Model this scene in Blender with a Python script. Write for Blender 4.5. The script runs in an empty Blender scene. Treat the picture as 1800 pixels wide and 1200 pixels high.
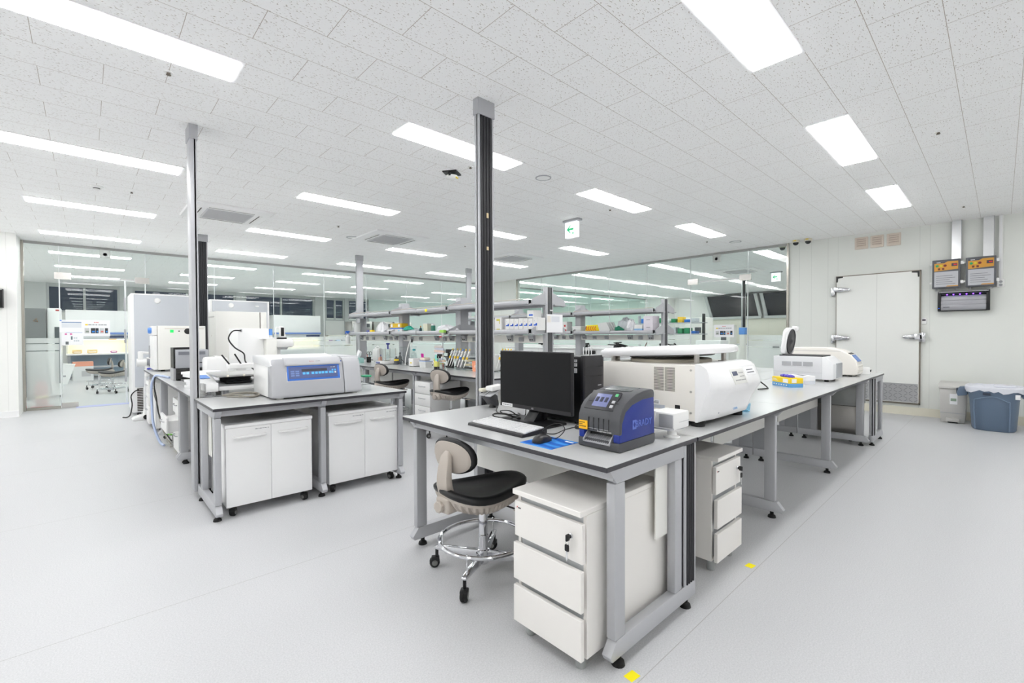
import bpy, bmesh, math, random
from mathutils import Matrix, Vector, Euler
random.seed(7)
PI = math.pi
SC = bpy.context.scene
COL = SC.collection
CZ, CEIL = 1.293, 2.965

# ------------------------------------------------------------------ materials
def lin(c):
    c /= 255.0
    return c / 12.92 if c <= 0.04045 else ((c + 0.055) / 1.055) ** 2.4
def rgb(t):
    return (lin(t[0]), lin(t[1]), lin(t[2]), 1)
MATS = {}
def mat(name, col=(200, 200, 200), rough=0.5, metal=0.0, noise=0.0, nscale=30.0, bump=0.0, emit=0.0, spec=None, ecol=None):
    if name in MATS:
        return MATS[name]
    m = bpy.data.materials.new(name)
    m.use_nodes = True
    nt = m.node_tree
    b = nt.nodes['Principled BSDF']
    b.inputs['Base Color'].default_value = rgb(col)
    b.inputs['Roughness'].default_value = rough
    b.inputs['Metallic'].default_value = metal
    if spec is not None:
        b.inputs['Specular IOR Level'].default_value = spec
    if emit:
        b.inputs['Emission Color'].default_value = rgb(ecol or col)
        b.inputs['Emission Strength'].default_value = emit
    if noise or bump:
        tc = nt.nodes.new('ShaderNodeTexCoord')
        nz = nt.nodes.new('ShaderNodeTexNoise')
        nz.inputs['Scale'].default_value = nscale
        nz.inputs['Detail'].default_value = 3
        nt.links.new(tc.outputs['Object'], nz.inputs['Vector'])
        if noise:
            mx = nt.nodes.new('ShaderNodeMix'); mx.data_type = 'RGBA'
            lo = tuple(max(0, c - 255 * noise) for c in col); hi = tuple(min(255, c + 255 * noise) for c in col)
            mx.inputs[6].default_value = rgb(lo); mx.inputs[7].default_value = rgb(hi)
            nt.links.new(nz.outputs['Fac'], mx.inputs[0])
            nt.links.new(mx.outputs[2], b.inputs['Base Color'])
        if bump:
            bp = nt.nodes.new('ShaderNodeBump'); bp.inputs['Strength'].default_value = bump; bp.inputs['Distance'].default_value = 0.002
            nt.links.new(nz.outputs['Fac'], bp.inputs['Height']); nt.links.new(bp.outputs['Normal'], b.inputs['Normal'])
    MATS[name] = m
    return m

def node_mat(name):
    m = bpy.data.materials.new(name); m.use_nodes = True
    nt = m.node_tree; nt.nodes.clear()
    out = nt.nodes.new('ShaderNodeOutputMaterial')
    MATS[name] = m
    return m, nt, out
def NN(nt, typ, **kw):
    n = nt.nodes.new(typ)
    for k, v in kw.items():
        if k.startswith('i_'):
            key = k[2:].replace('_', ' ')
            n.inputs[key].default_value = v
        else:
            setattr(n, k, v)
    return n

def glass_mat(name, tint, refl=1.0):
    m, nt, out = node_mat(name)
    tr = NN(nt, 'ShaderNodeBsdfTransparent', i_Color=tint)
    gl = NN(nt, 'ShaderNodeBsdfGlossy', i_Roughness=0.0, i_Color=(refl, refl, refl, 1))
    fr = NN(nt, 'ShaderNodeFresnel', i_IOR=1.45)
    mx = NN(nt, 'ShaderNodeMixShader')
    ge = NN(nt, 'ShaderNodeNewGeometry'); sb = NN(nt, 'ShaderNodeMath', operation='SUBTRACT'); sb.inputs[0].default_value = 1.0; ml = NN(nt, 'ShaderNodeMath', operation='MULTIPLY')
    nt.links.new(ge.outputs['Backfacing'], sb.inputs[1]); nt.links.new(sb.outputs[0], ml.inputs[0]); nt.links.new(fr.outputs[0], ml.inputs[1])
    nt.links.new(ml.outputs[0], mx.inputs[0]); nt.links.new(tr.outputs[0], mx.inputs[1]); nt.links.new(gl.outputs[0], mx.inputs[2])
    nt.links.new(mx.outputs[0], out.inputs[0])
    return m
GLASS = glass_mat('clear_partition_glass', (0.955, 0.985, 0.972, 1))
ACRYL = glass_mat('clear_acrylic', (0.93, 0.95, 0.95, 1))
TURQ = glass_mat('teal_acrylic', (0.78, 0.93, 0.9, 1))
def frost_mat():
    m, nt, out = node_mat('frosted_film')
    rf = NN(nt, 'ShaderNodeBsdfTransparent', i_Color=(0.95, 0.97, 0.96, 1))
    df = NN(nt, 'ShaderNodeBsdfDiffuse', i_Color=(0.88, 0.9, 0.89, 1))
    tl = NN(nt, 'ShaderNodeBsdfTranslucent', i_Color=(0.93, 0.95, 0.94, 1))
    m1 = NN(nt, 'ShaderNodeMixShader', i_Fac=0.55); m2 = NN(nt, 'ShaderNodeMixShader', i_Fac=0.46)
    nt.links.new(df.outputs[0], m1.inputs[1]); nt.links.new(tl.outputs[0], m1.inputs[2])
    nt.links.new(rf.outputs[0], m2.inputs[1]); nt.links.new(m1.outputs[0], m2.inputs[2])
    nt.links.new(m2.outputs[0], out.inputs[0])
    return m
FROST = frost_mat()

# ------------------------------------------------------------------ mesh builder
class MB:
    def __init__(s):
        s.v = []; s.f = []; s.M = None
    def add(s, vs, fs):
        n = len(s.v)
        if s.M is not None:
            vs = [tuple(s.M @ Vector(p)) for p in vs]
        s.v += [tuple(p) for p in vs]
        s.f += [tuple(i + n for i in f) for f in fs]
        return s
    def box(s, x0, y0, z0, x1, y1, z1):
        if x0 > x1: x0, x1 = x1, x0
        if y0 > y1: y0, y1 = y1, y0
        if z0 > z1: z0, z1 = z1, z0
        v = [(x0, y0, z0), (x1, y0, z0), (x1, y1, z0), (x0, y1, z0), (x0, y0, z1), (x1, y0, z1), (x1, y1, z1), (x0, y1, z1)]
        return s.add(v, [(0, 3, 2, 1), (4, 5, 6, 7), (0, 1, 5, 4), (1, 2, 6, 5), (2, 3, 7, 6), (3, 0, 4, 7)])
    def rbox(s, x0, y0, z0, x1, y1, z1, r=0.01, seg=2):
        bm = bmesh.new()
        bmesh.ops.create_cube(bm, size=1)
        for v in bm.verts:
            v.co = Vector(((x0 + x1) / 2 + v.co.x * abs(x1 - x0), (y0 + y1) / 2 + v.co.y * abs(y1 - y0), (z0 + z1) / 2 + v.co.z * abs(z1 - z0)))
        r = min(r, 0.49 * min(abs(x1 - x0), abs(y1 - y0), abs(z1 - z0)))
        bmesh.ops.bevel(bm, geom=bm.edges[:], offset=r, segments=seg, profile=0.5, affect='EDGES')
        bm.verts.index_update()
        s.add([v.co[:] for v in bm.verts], [[v.index for v in f.verts] for f in bm.faces])
        bm.free()
        return s
    def ring(s, c, axis_u, axis_v, r, n, ph=0):
        return [(c[0] + r * (math.cos(2 * PI * i / n + ph) * axis_u[0] + math.sin(2 * PI * i / n + ph) * axis_v[0]),
                 c[1] + r * (math.cos(2 * PI * i / n + ph) * axis_u[1] + math.sin(2 * PI * i / n + ph) * axis_v[1]),
                 c[2] + r * (math.cos(2 * PI * i / n + ph) * axis_u[2] + math.sin(2 * PI * i / n + ph) * axis_v[2])) for i in range(n)]
    def loft(s, rings, cap=True, closed=False):
        n = len(rings[0]); vs = [p for r in rings for p in r]; fs = []
        m = len(rings)
        for k in range(m if closed else m - 1):
            a = k * n; b = ((k + 1) % m) * n
            for i in range(n):
                j = (i + 1) % n
                fs.append((a + i, a + j, b + j, b + i))
        if cap and not closed:
            fs.append(tuple(reversed(range(n)))); fs.append(tuple(range((m - 1) * n, m * n)))
        return s.add(vs, fs)
    def cyl(s, p0, p1, r, r2=None, n=16):
        p0 = Vector(p0); p1 = Vector(p1); d = (p1 - p0).normalized()
        u = d.orthogonal().normalized(); w = d.cross(u)
        return s.loft([s.ring(p0, u, w, r, n), s.ring(p1, u, w, r if r2 is None else r2, n)])
    def tube(s, pts, r, n=8, closed=False):
        pts = [Vector(p) for p in pts]; rings = []; m = len(pts); u = None
        for k, p in enumerate(pts):
            if closed: d = pts[(k + 1) % m] - pts[k - 1]
            else: d = pts[min(k + 1, m - 1)] - pts[max(k - 1, 0)]
            d.normalize()
            if u is None: u = d.orthogonal().normalized()
            else:
                u = u - d * u.dot(d)
                if u.length < 1e-6: u = d.orthogonal()
                u.normalize()
            w = d.cross(u)
            rr = r[k] if isinstance(r, (list, tuple)) else r
            rings.append(s.ring(p, u, w, rr, n))
        return s.loft(rings, closed=closed)
    def lathe(s, prof, c=(0, 0, 0), n=20, axis='z'):
        rings = []
        for r, h in prof:
            r = max(r, 1e-4)
            if axis == 'z': rings.append(s.ring((c[0], c[1], c[2] + h), (1, 0, 0), (0, 1, 0), r, n))
            elif axis == 'x': rings.append(s.ring((c[0] + h, c[1], c[2]), (0, 1, 0), (0, 0, 1), r, n))
            else: rings.append(s.ring((c[0], c[1] + h, c[2]), (0, 0, 1), (1, 0, 0), r, n))
        return s.loft(rings)
    def prism(s, poly, axis, a0, a1):
        def P(p, a):
            if axis == 'x': return (a, p[0], p[1])
            if axis == 'y': return (p[0], a, p[1])
            return (p[0], p[1], a)
        n = len(poly)
        vs = [P(p, a0) for p in poly] + [P(p, a1) for p in poly]
        fs = [tuple(reversed(range(n))), tuple(range(n, 2 * n))] + [(i, (i + 1) % n, n + (i + 1) % n, n + i) for i in range(n)]
        return s.add(vs, fs)
    def ball(s, c, r, sc=(1, 1, 1), n=14, m=8):
        rings = []
        for k in range(m + 1):
            t = PI * k / m; rr = max(math.sin(t), 0.02) * r
            rings.append([(c[0] + sc[0] * rr * math.cos(2 * PI * i / n), c[1] + sc[1] * rr * math.sin(2 * PI * i / n), c[2] - sc[2] * r * math.cos(t)) for i in range(n)])
        return s.loft(rings)
    def build(s, name, m, parent=None, bev=0.0, seg=2, ang=35, flat=False):
        me = bpy.data.meshes.new(name)
        me.from_pydata(s.v, [], s.f)
        bm = bmesh.new(); bm.from_mesh(me)
        bmesh.ops.recalc_face_normals(bm, faces=bm.faces[:])
        if bev:
            es = [e for e in bm.edges if len(e.link_faces) == 2 and e.calc_face_angle(0) > math.radians(30)]
            bmesh.ops.bevel(bm, geom=es, offset=bev, segments=seg, profile=0.5, affect='EDGES', clamp_overlap=True)
        bm.to_mesh(me); bm.free()
        if not flat:
            me.polygons.foreach_set('use_smooth', [True] * len(me.polygons))
            me.set_sharp_from_angle(angle=math.radians(ang))
        me.materials.append(m)
        o = bpy.data.objects.new(name, me); COL.objects.link(o)
        if parent is not None: o.parent = parent
        return o

def B(*a, r=0.0, seg=2):
    m = MB()
    return m.rbox(*a, r=r, seg=seg) if r else m.box(*a)
def tag(o, label, cat, group=None, kind=None):
    if label: o['label'] = label
    if cat: o['category'] = cat
    if group: o['group'] = group
    if kind: o['kind'] = kind
    return o
def thing(name, label, cat, loc=(0, 0, 0), rz=0.0, group=None):
    o = bpy.data.objects.new(name, None); COL.objects.link(o)
    o.empty_display_size = 0.05
    o.location = loc; o.rotation_euler = (0, 0, rz)
    return tag(o, label, cat, group)
def struct(o, label=None, cat=None):
    o['kind'] = 'structure'
    if label: o['label'] = label
    if cat: o['category'] = cat
    return o
def kids(o):
    return [c for c in COL.objects if c.parent == o]
def dup(o, loc=None, rz=None, label=None, group=None, parent=None):
    kid = {}
    for c in COL.objects:
        if c.parent: kid.setdefault(c.parent, []).append(c)
    def cp(s, par):
        n = s.copy(); COL.objects.link(n)
        if par is not None: n.parent = par
        for c in kid.get(s, []): cp(c, n)
        return n
    n = cp(o, parent)
    if loc is not None: n.location = loc
    if rz is not None: n.rotation_euler = (0, 0, rz)
    if label: n['label'] = label
    if group: n['group'] = group
    return n
def text(name, s, size, m, parent, mtx, depth=0.0004, align='CENTER'):
    cu = bpy.data.curves.new(name, 'FONT'); cu.body = s; cu.size = size; cu.extrude = depth
    cu.align_x = align; cu.align_y = 'CENTER'; cu.resolution_u = 2
    t = bpy.data.objects.new(name, cu); COL.objects.link(t)
    dg = bpy.context.evaluated_depsgraph_get()
    me = bpy.data.meshes.new_from_object(t.evaluated_get(dg))
    bpy.data.objects.remove(t); bpy.data.curves.remove(cu)
    me.transform(mtx); me.materials.clear(); me.materials.append(m)
    o = bpy.data.objects.new(name, me); COL.objects.link(o)
    if parent is not None: o.parent = parent
    return o
def face_mx(c, facing, tilt=0.0):
    # matrix putting XY text on a plane; facing '-x','+x','-y','+y','up'
    if facing == '-y': R = Matrix.Rotation(PI / 2, 4, 'X')
    elif facing == '+y': R = Matrix.Rotation(PI, 4, 'Z') @ Matrix.Rotation(PI / 2, 4, 'X')
    elif facing == '-x': R = Matrix.Rotation(-PI / 2, 4, 'Z') @ Matrix.Rotation(PI / 2, 4, 'X')
    elif facing == '+x': R = Matrix.Rotation(PI / 2, 4, 'Z') @ Matrix.Rotation(PI / 2, 4, 'X')
    else: R = Matrix.Identity(4)
    return Matrix.Translation(Vector(c)) @ R @ Matrix.Rotation(tilt, 4, 'X')
def spline(pts, k=8):
    # Catmull-Rom through the points
    P = [Vector(p) for p in pts]; P = [P[0]] + P + [P[-1]]; o = []
    for i in range(1, len(P) - 2):
        for j in range(k):
            t = j / k
            o.append(0.5 * ((2 * P[i]) + (-P[i - 1] + P[i + 1]) * t + (2 * P[i - 1] - 5 * P[i] + 4 * P[i + 1] - P[i + 2]) * t * t + (-P[i - 1] + 3 * P[i] - 3 * P[i + 1] + P[i + 2]) * t ** 3))
    o.append(P[-2]); return o

# common materials
SILVER = mat('silver_powder_coat', (188, 189, 193), 0.42, 0.25, bump=0.03, nscale=400)
SILVER_D = mat('darker_silver', (168, 170, 174), 0.4, 0.3)
WTOP = mat('grey_laminate', (198, 199, 199), 0.22, noise=0.008, nscale=180)
EDGE = mat('dark_edge', (56, 55, 60), 0.35)
WHITE = mat('white_paint', (246, 246, 246), 0.3)
WHITE_M = mat('white_plastic', (243, 243, 242), 0.38)
CREAM = mat('cream_paint', (240, 239, 234), 0.35)
WARMW = mat('warm_white_melamine', (240, 237, 233), 0.4)
BLACK = mat('black_plastic', (18, 18, 20), 0.4)
BLACK_G = mat('black_satin', (20, 20, 22), 0.25)
RUBBER = mat('black_rubber', (16, 16, 17), 0.7)
CHROME = mat('chrome', (225, 226, 230), 0.08, 1.0)
STEEL = mat('brushed_steel', (190, 187, 183), 0.32, 0.9)
ALU = mat('polished_aluminium', (228, 229, 231), 0.25, 0.9)
COLBLK = mat('black_column_cover', (34, 34, 39), 0.38)
GREYP = mat('grey_plastic', (174, 175, 179), 0.4)
TAUPE = mat('taupe_plastic', (186, 177, 168), 0.5)
BLUE = mat('blue_plastic', (45, 70, 165), 0.35)
YELLOW = mat('yellow_tape', (255, 238, 0), 0.5)
PAPER = mat('white_paper', (245, 245, 247), 0.7)
INK = mat('grey_ink', (120, 122, 128), 0.7)
CABLE = mat('black_cable', (22, 22, 22), 0.5)
CABLE_G = mat('grey_cable', (150, 145, 135), 0.5)
# ------------------------------------------------------------------ camera
cam = bpy.data.cameras.new('camera'); camo = bpy.data.objects.new('camera', cam); COL.objects.link(camo)
YAW, PIT, ROL, FPX = math.radians(47.0111), math.radians(-0.8288), math.radians(-0.2301), 801.6
Fv = Vector((math.cos(YAW), math.sin(YAW), 0)); Rv = Vector((math.sin(YAW), -math.cos(YAW), 0)); Uv = Vector((0, 0, 1))
F2 = math.cos(PIT) * Fv + math.sin(PIT) * Uv; U2 = math.cos(PIT) * Uv - math.sin(PIT) * Fv
R3 = math.cos(ROL) * Rv + math.sin(ROL) * U2; U3 = math.cos(ROL) * U2 - math.sin(ROL) * Rv
mw = Matrix(((R3.x, U3.x, -F2.x, 0), (R3.y, U3.y, -F2.y, 0), (R3.z, U3.z, -F2.z, CZ), (0, 0, 0, 1)))
camo.matrix_world = mw
cam.sensor_width = 36; cam.lens = FPX / 1800 * 36; cam.clip_start = 0.05; cam.clip_end = 100
SC.camera = camo
vs = SC.view_settings
vs.view_transform = 'Standard'; vs.look = 'None'; vs.gamma = 1.0; vs.use_curve_mapping = False; vs.exposure = 1.16
cy = SC.cycles
cy.use_denoising = True; cy.max_bounces = 14; cy.diffuse_bounces = 7; cy.glossy_bounces = 5; cy.transmission_bounces = 8; cy.transparent_max_bounces = 40
cy.sample_clamp_indirect = 8; cy.caustics_reflective = False; cy.caustics_refractive = False
w = bpy.data.worlds.new('night'); SC.world = w; w.use_nodes = True
w.node_tree.nodes['Background'].inputs[0].default_value = (0.012, 0.016, 0.026, 1); w.node_tree.nodes['Background'].inputs[1].default_value = 1

# ------------------------------------------------------------------ shell materials
def ceiling_mat():
    m, nt, out = node_mat('fissured_ceiling_tiles')
    b = NN(nt, 'ShaderNodeBsdfPrincipled', i_Roughness=0.8)
    b.inputs['Sheen Weight'].default_value = 0.7; b.inputs['Sheen Roughness'].default_value = 0.45
    tc = NN(nt, 'ShaderNodeTexCoord')
    mp = NN(nt, 'ShaderNodeMapping'); mp.inputs['Location'].default_value = (-0.4, -0.808, 0)
    br = NN(nt, 'ShaderNodeTexBrick', i_Scale=1.0, i_Mortar_Size=0.0016, i_Mortar_Smooth=0.0, i_Bias=0.0, i_Brick_Width=0.605, i_Row_Height=0.2965)
    br.offset = 0.5; br.offset_frequency = 2
    br.inputs['Color1'].default_value = rgb((250, 250, 250)); br.inputs['Color2'].default_value = rgb((251, 251, 251)); br.inputs['Mortar'].default_value = rgb((172, 160, 151))
    nt.links.new(tc.outputs['Object'], mp.inputs[0]); nt.links.new(mp.outputs[0], br.inputs[0])
    m2 = NN(nt, 'ShaderNodeMapping'); m2.inputs['Scale'].default_value = (0.42, 1.0, 1.0); m2.inputs['Rotation'].default_value = (0, 0, 0.25)
    nz = NN(nt, 'ShaderNodeTexNoise', i_Scale=150.0, i_Detail=1.5, i_Roughness=0.5)
    cr = NN(nt, 'ShaderNodeValToRGB'); cr.color_ramp.elements[0].position = 0.645; cr.color_ramp.elements[0].color = (0, 0, 0, 1); cr.color_ramp.elements[1].position = 0.685; cr.color_ramp.elements[1].color = (1, 1, 1, 1)
    nt.links.new(tc.outputs['Object'], m2.inputs[0]); nt.links.new(m2.outputs[0], nz.inputs['Vector']); nt.links.new(nz.outputs['Fac'], cr.inputs[0])
    mx = NN(nt, 'ShaderNodeMix', data_type='RGBA'); mx.inputs[7].default_value = rgb((178, 169, 161))
    nt.links.new(cr.outputs[0], mx.inputs[0]); nt.links.new(br.outputs['Color'], mx.inputs[6])
    nt.links.new(mx.outputs[2], b.inputs['Base Color']); nt.links.new(b.outputs[0], out.inputs[0])
    return m
def floor_mat():
    m, nt, out = node_mat('speckled_vinyl_floor')
    b = NN(nt, 'ShaderNodeBsdfPrincipled', i_Roughness=0.42)
    b.inputs['Specular IOR Level'].default_value = 0.3
    tc = NN(nt, 'ShaderNodeTexCoord')
    nz = NN(nt, 'ShaderNodeTexNoise', i_Scale=160.0, i_Detail=4.0, i_Roughness=0.7)
    cr = NN(nt, 'ShaderNodeValToRGB'); e = cr.color_ramp.elements
    e[0].position = 0.36; e[0].color = rgb((192, 193, 195)); e[1].position = 0.66; e[1].color = rgb((211, 211, 213))
    nt.links.new(tc.outputs['Object'], nz.inputs['Vector']); nt.links.new(nz.outputs['Fac'], cr.inputs[0])
    mp = NN(nt, 'ShaderNodeMapping'); mp.inputs['Location'].default_value = (40.0, -0.91, 0)
    br = NN(nt, 'ShaderNodeTexBrick', i_Scale=1.0, i_Mortar_Size=0.0018, i_Mortar_Smooth=0.0, i_Brick_Width=90.0, i_Row_Height=1.8)
    br.inputs['Color1'].default_value = (1, 1, 1, 1); br.inputs['Color2'].default_value = (1, 1, 1, 1); br.inputs['Mortar'].default_value = (0.72, 0.71, 0.69, 1)
    nt.links.new(tc.outputs['Object'], mp.inputs[0]); nt.links.new(mp.outputs[0], br.inputs[0])
    mx = NN(nt, 'ShaderNodeMix', data_type='RGBA', blend_type='MULTIPLY'); mx.inputs[0].default_value = 1
    nt.links.new(cr.outputs[0], mx.inputs[6]); nt.links.new(br.outputs['Color'], mx.inputs[7])
    nt.links.new(mx.outputs[2], b.inputs['Base Color']); nt.links.new(b.outputs[0], out.inputs[0])
    return m
def panel_mat(name, col, axis, joints, rough=0.35):
    m, nt, out = node_mat(name)
    b = NN(nt, 'ShaderNodeBsdfPrincipled', i_Roughness=rough)
    tc = NN(nt, 'ShaderNodeTexCoord'); sx = NN(nt, 'ShaderNodeSeparateXYZ')
    nt.links.new(tc.outputs['Object'], sx.inputs[0])
    acc = None
    for j in joints:
        s1 = NN(nt, 'ShaderNodeMath', operation='SUBTRACT'); s1.inputs[1].default_value = j
        s2 = NN(nt, 'ShaderNodeMath', operation='ABSOLUTE'); s3 = NN(nt, 'ShaderNodeMath', operation='LESS_THAN'); s3.inputs[1].default_value = 0.003
        nt.links.new(sx.outputs[axis], s1.inputs[0]); nt.links.new(s1.outputs[0], s2.inputs[0]); nt.links.new(s2.outputs[0], s3.inputs[0])
        if acc is None: acc = s3.outputs[0]
        else:
            a = NN(nt, 'ShaderNodeMath', operation='MAXIMUM'); nt.links.new(acc, a.inputs[0]); nt.links.new(s3.outputs[0], a.inputs[1]); acc = a.outputs[0]
    mx = NN(nt, 'ShaderNodeMix', data_type='RGBA'); mx.inputs[6].default_value = rgb(col); mx.inputs[7].default_value = rgb(tuple(c - 14 for c in col))
    nt.links.new(acc, mx.inputs[0]); nt.links.new(mx.outputs[2], b.inputs['Base Color']); nt.links.new(b.outputs[0], out.inputs[0])
    return m
CEILM = ceiling_mat(); FLOORM = floor_mat()
WALLR = panel_mat('pale_green_grey_panel', (234, 236, 231), 1, [-1.1, -0.22, 0.755, 0.875, 1.935, 2.08, 2.33, 2.52, 10.7], 0.45)
WALLL = panel_mat('white_wall_panel', (243, 243, 240), 0, [-2.7, -1.8, -0.93, 1.2, 3.2, 5.2, 7.2, 9.2], 0.4)
FRAMEM = mat('stainless_frame', (176, 172, 164), 0.25, 0.85)

XR, YL = 9.526, 11.56     # the two partition planes
# ------------------------------------------------------------------ shell
struct(B(-3, -3, -0.1, 20.2, 20.2, 0).build('floor', FLOORM))
struct(B(-3, -3, CEIL, 20.2, 20.2, CEIL + 0.1).build('ceiling', CEILM))
struct(B(XR, -3, 0, XR + 0.12, 2.70, CEIL).build('wall_right', WALLR))
struct(B(XR, 9.985, 0, XR + 0.12, YL, CEIL).build('wall_right_end', WALLR))
struct(B(-3, 10.85, 0, -0.82, YL + 0.04, CEIL).build('wall_left', WALLL))
struct(B(-3.1, -3, 0, -3, 20.2, CEIL).build('wall_side', WALLL))
struct(B(-3, -3.1, 0, 20.2, -3, CEIL).build('wall_behind', WALLL))
struct(B(-3, 20.1, 0, 20.2, 20.2, 2.06).build('wall_back', WALLL))
struct(B(9.6, 20.0, 0, 20.2, 20.09, CEIL).build('wall_back_side', mat('mint_wall', (226, 238, 234), 0.4)))
struct(B(20.1, -3, 0, 20.2, 20.2, CEIL).build('wall_far_right', WALLL))
struct(B(9.505, 2.72, 0, 9.527, -3, 0.125).build('baseboard_right', mat('cream_cove', (226, 222, 206), 0.5)))
struct(B(-3, 10.838, 0, -0.82, 10.851, 0.1).build('baseboard_left', WHITE))

# ------------------------------------------------------------------ ceiling lights
LT_E = 7.0
DIFF = mat('led_diffuser', (255, 255, 255), 0.5, emit=LT_E)
LFR = mat('led_frame', (246, 246, 247), 0.5)
def make_light():
    t = thing('ceiling_light', '', 'ceiling light', (0, 0, CEIL))
    f = MB(); L, W, b = 1.234 / 2, 0.262 / 2, 0.022
    f.box(-L - b, -W - b, -0.007, L + b, -W, 0.0); f.box(-L - b, W, -0.007, L + b, W + b, 0.0)
    f.box(-L - b, -W, -0.007, -L, W, 0.0); f.box(L, -W, -0.007, L + b, W, 0.0)
    f.build('frame', LFR, t)
    B(-L, -W, -0.012, L, W, -0.001).build('diffuser', DIFF, t)  # dropped below the frame so its glowing sides add light on the ceiling
    return t
lt = make_light(); first = True
ROWN = ['first', 'second', 'third', 'fourth', 'fifth', 'sixth', 'seventh', 'eighth', 'ninth']
def lab_main(i, j):
    if j == 0: return {1: 'huge bright panel light cut by the top edge right of the tall post', 2: 'broad panel light on the right, before the smallest one by the cold room wall', 3: 'panel light closest to the cold room wall'}.get(i)
    if j == 1: return {0: 'long panel light cut by the top left corner of the photo', 1: 'panel light passing behind the black and silver post', 2: 'panel light just right of the green arrow sign', 3: 'panel light close to the glass partition between sign and cold room'}.get(i)
    if j == 2: return {0: 'long panel light running to the left post, second from the camera', 1: 'panel light midway between the two posts', 2: 'panel light behind the black post, above the nearest of the far air vents', 3: 'panel light just below the green arrow sign'}.get(i)
    if j == 3: return {0: 'narrow panel light below the round smoke detector', 1: 'panel light right of the left cassette vent', 2: 'panel light below the middle cassette vent', 3: 'panel light right of the black post near the last cassette vent'}.get(i)
    if j == 4: return {0: 'thin panel light nearest the glass on the far left', 1: 'thin panel light just right of the black capped column near the glass', 2: 'thin panel light behind the silver column over the shelf bench', 3: 'thin panel light left of the second silver column near the far glass'}.get(i)
for j in range(-1, 8):
    for i in range(-1, 9):
        x = -0.528 + 2.42 * i + 0.6225; y = 0.831 + 2.382 * j + 0.132
        if y < -2.5 or x > 19.3: continue
        if j == -1 and i > 3: continue
        if i >= 4: x += 0.85
        if i >= 4 and j < 1: continue
        if j < 0 and i < 0: continue
        lab = lab_main(i, j); grp = None
        if lab is None:
            if y > YL: lab = 'panel light seen through the left glass partition, in the room behind'; grp = 'lights of the room behind the left glass'
            elif x > XR: lab = 'panel light seen through the right glass partition, in the side room'; grp = 'lights of the room behind the right glass'
            else: lab = 'panel light outside the picture'; grp = 'lights beside the camera'
        if first:
            x *= .991; y *= .991; o = lt; o.location = (x, y, CEIL); o['label'] = lab; first = False
        else: x *= .991; y *= .991; o = dup(lt, (x, y, CEIL), 0, lab)
        o['group'] = grp or 'panel lights in the lab ceiling'
# ------------------------------------------------------------------ benches
ZT = 0.80
def slant_bar(y0, y1, z0, z1, cut, top):
    # side profile (y,z) of a horizontal bar whose front end is cut at a slant
    if top: return [(y0, z1), (y0 + 0.004, z1 - 0.008), (y0 + cut, z0), (y1, z0), (y1, z1)]
    return [(y0 + cut, z1), (y0, z0 + 0.022), (y0 + 0.012, z0), (y1, z0), (y1, z1)]
def bench(name, label, loc, rz, L, D, frames, cat='lab bench', group=None, panel=(0.02, None), rear=False, y_leg=0.06, holes=(), rail=True, x_frames_outer=(), zt=ZT):
    t = thing(name, label, cat, loc, rz, group)
    B(0, 0, zt - 0.021, L, D, zt - 0.0015, r=0.0015, seg=1).build('dark_edge_core', EDGE, t)
    B(0.001, 0.001, zt - 0.002, L - 0.001, D - 0.001, zt).build('worktop', WTOP, t)
    for fx in frames:
        f = MB()
        w = 0.042
        tb = MB(); tb.prism(slant_bar(0.028, D - 0.012, 0.722, zt - 0.021, 0.045, True), 'x', fx, fx + w)
        tb.build('top_bar', SILVER, t, bev=0.003)
        f.prism(slant_bar(0.030, D - 0.005, 0.045, 0.118, 0.042, False), 'x', fx, fx + w)
        fo = f.build('foot_bar', SILVER, t, bev=0.003)
        B(fx + 0.001, y_leg, 0.118, fx + w - 0.001, y_leg + 0.07, 0.722, r=0.004).build('leg', SILVER, t)
        B(fx + 0.001, D - 0.205, 0.118, fx + w - 0.001, D - 0.14, 0.722, r=0.004).build('leg', SILVER, t)
        if rear:
            B(fx + 0.008, D - 0.14, 0.119, fx + w - 0.008, D - 0.004, 0.721).build('column_panel', SILVER_D, t)
        for yy in (0.11, D - 0.07):
            m = MB(); m.lathe([(0.012, 0.047), (0.012, 0.022), (0.016, 0.02), (0.024, 0.014), (0.027, 0.0)], (fx + w / 2, yy, 0.0), 14)
            m.build('levelling_foot', RUBBER, fo)
    if rail:
        B(frames[0] + 0.006, 0.055, 0.735, frames[-1] + 0.036, 0.085, zt - 0.021).build('front_rail', SILVER, t)
    if panel:
        a, b = panel; b = L - 0.02 if b is None else b
        B(a, D - 0.215, 0.41, b, D - 0.207, zt - 0.03).build('modesty_panel', CREAM, t)
    for hx, sgn in holes:   # white end flange with three cable holes, seen from the bench end
        e = B(hx, D - 0.31, 0.385, hx + sgn * 0.006, D - 0.207, 0.721).build('end_flange', CREAM, t)
        h = MB()
        for z in (0.655, 0.55, 0.445):
            h.lathe([(0.0001, 0.0), (0.0105, 0.0), (0.0105, 0.002), (0.0001, 0.002)], (hx + (0 if sgn > 0 else 0.0) - sgn * 0.0015, D - 0.245, z), 14, 'x')
        h.build('cable_hole', BLACK, e)
    return t
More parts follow.
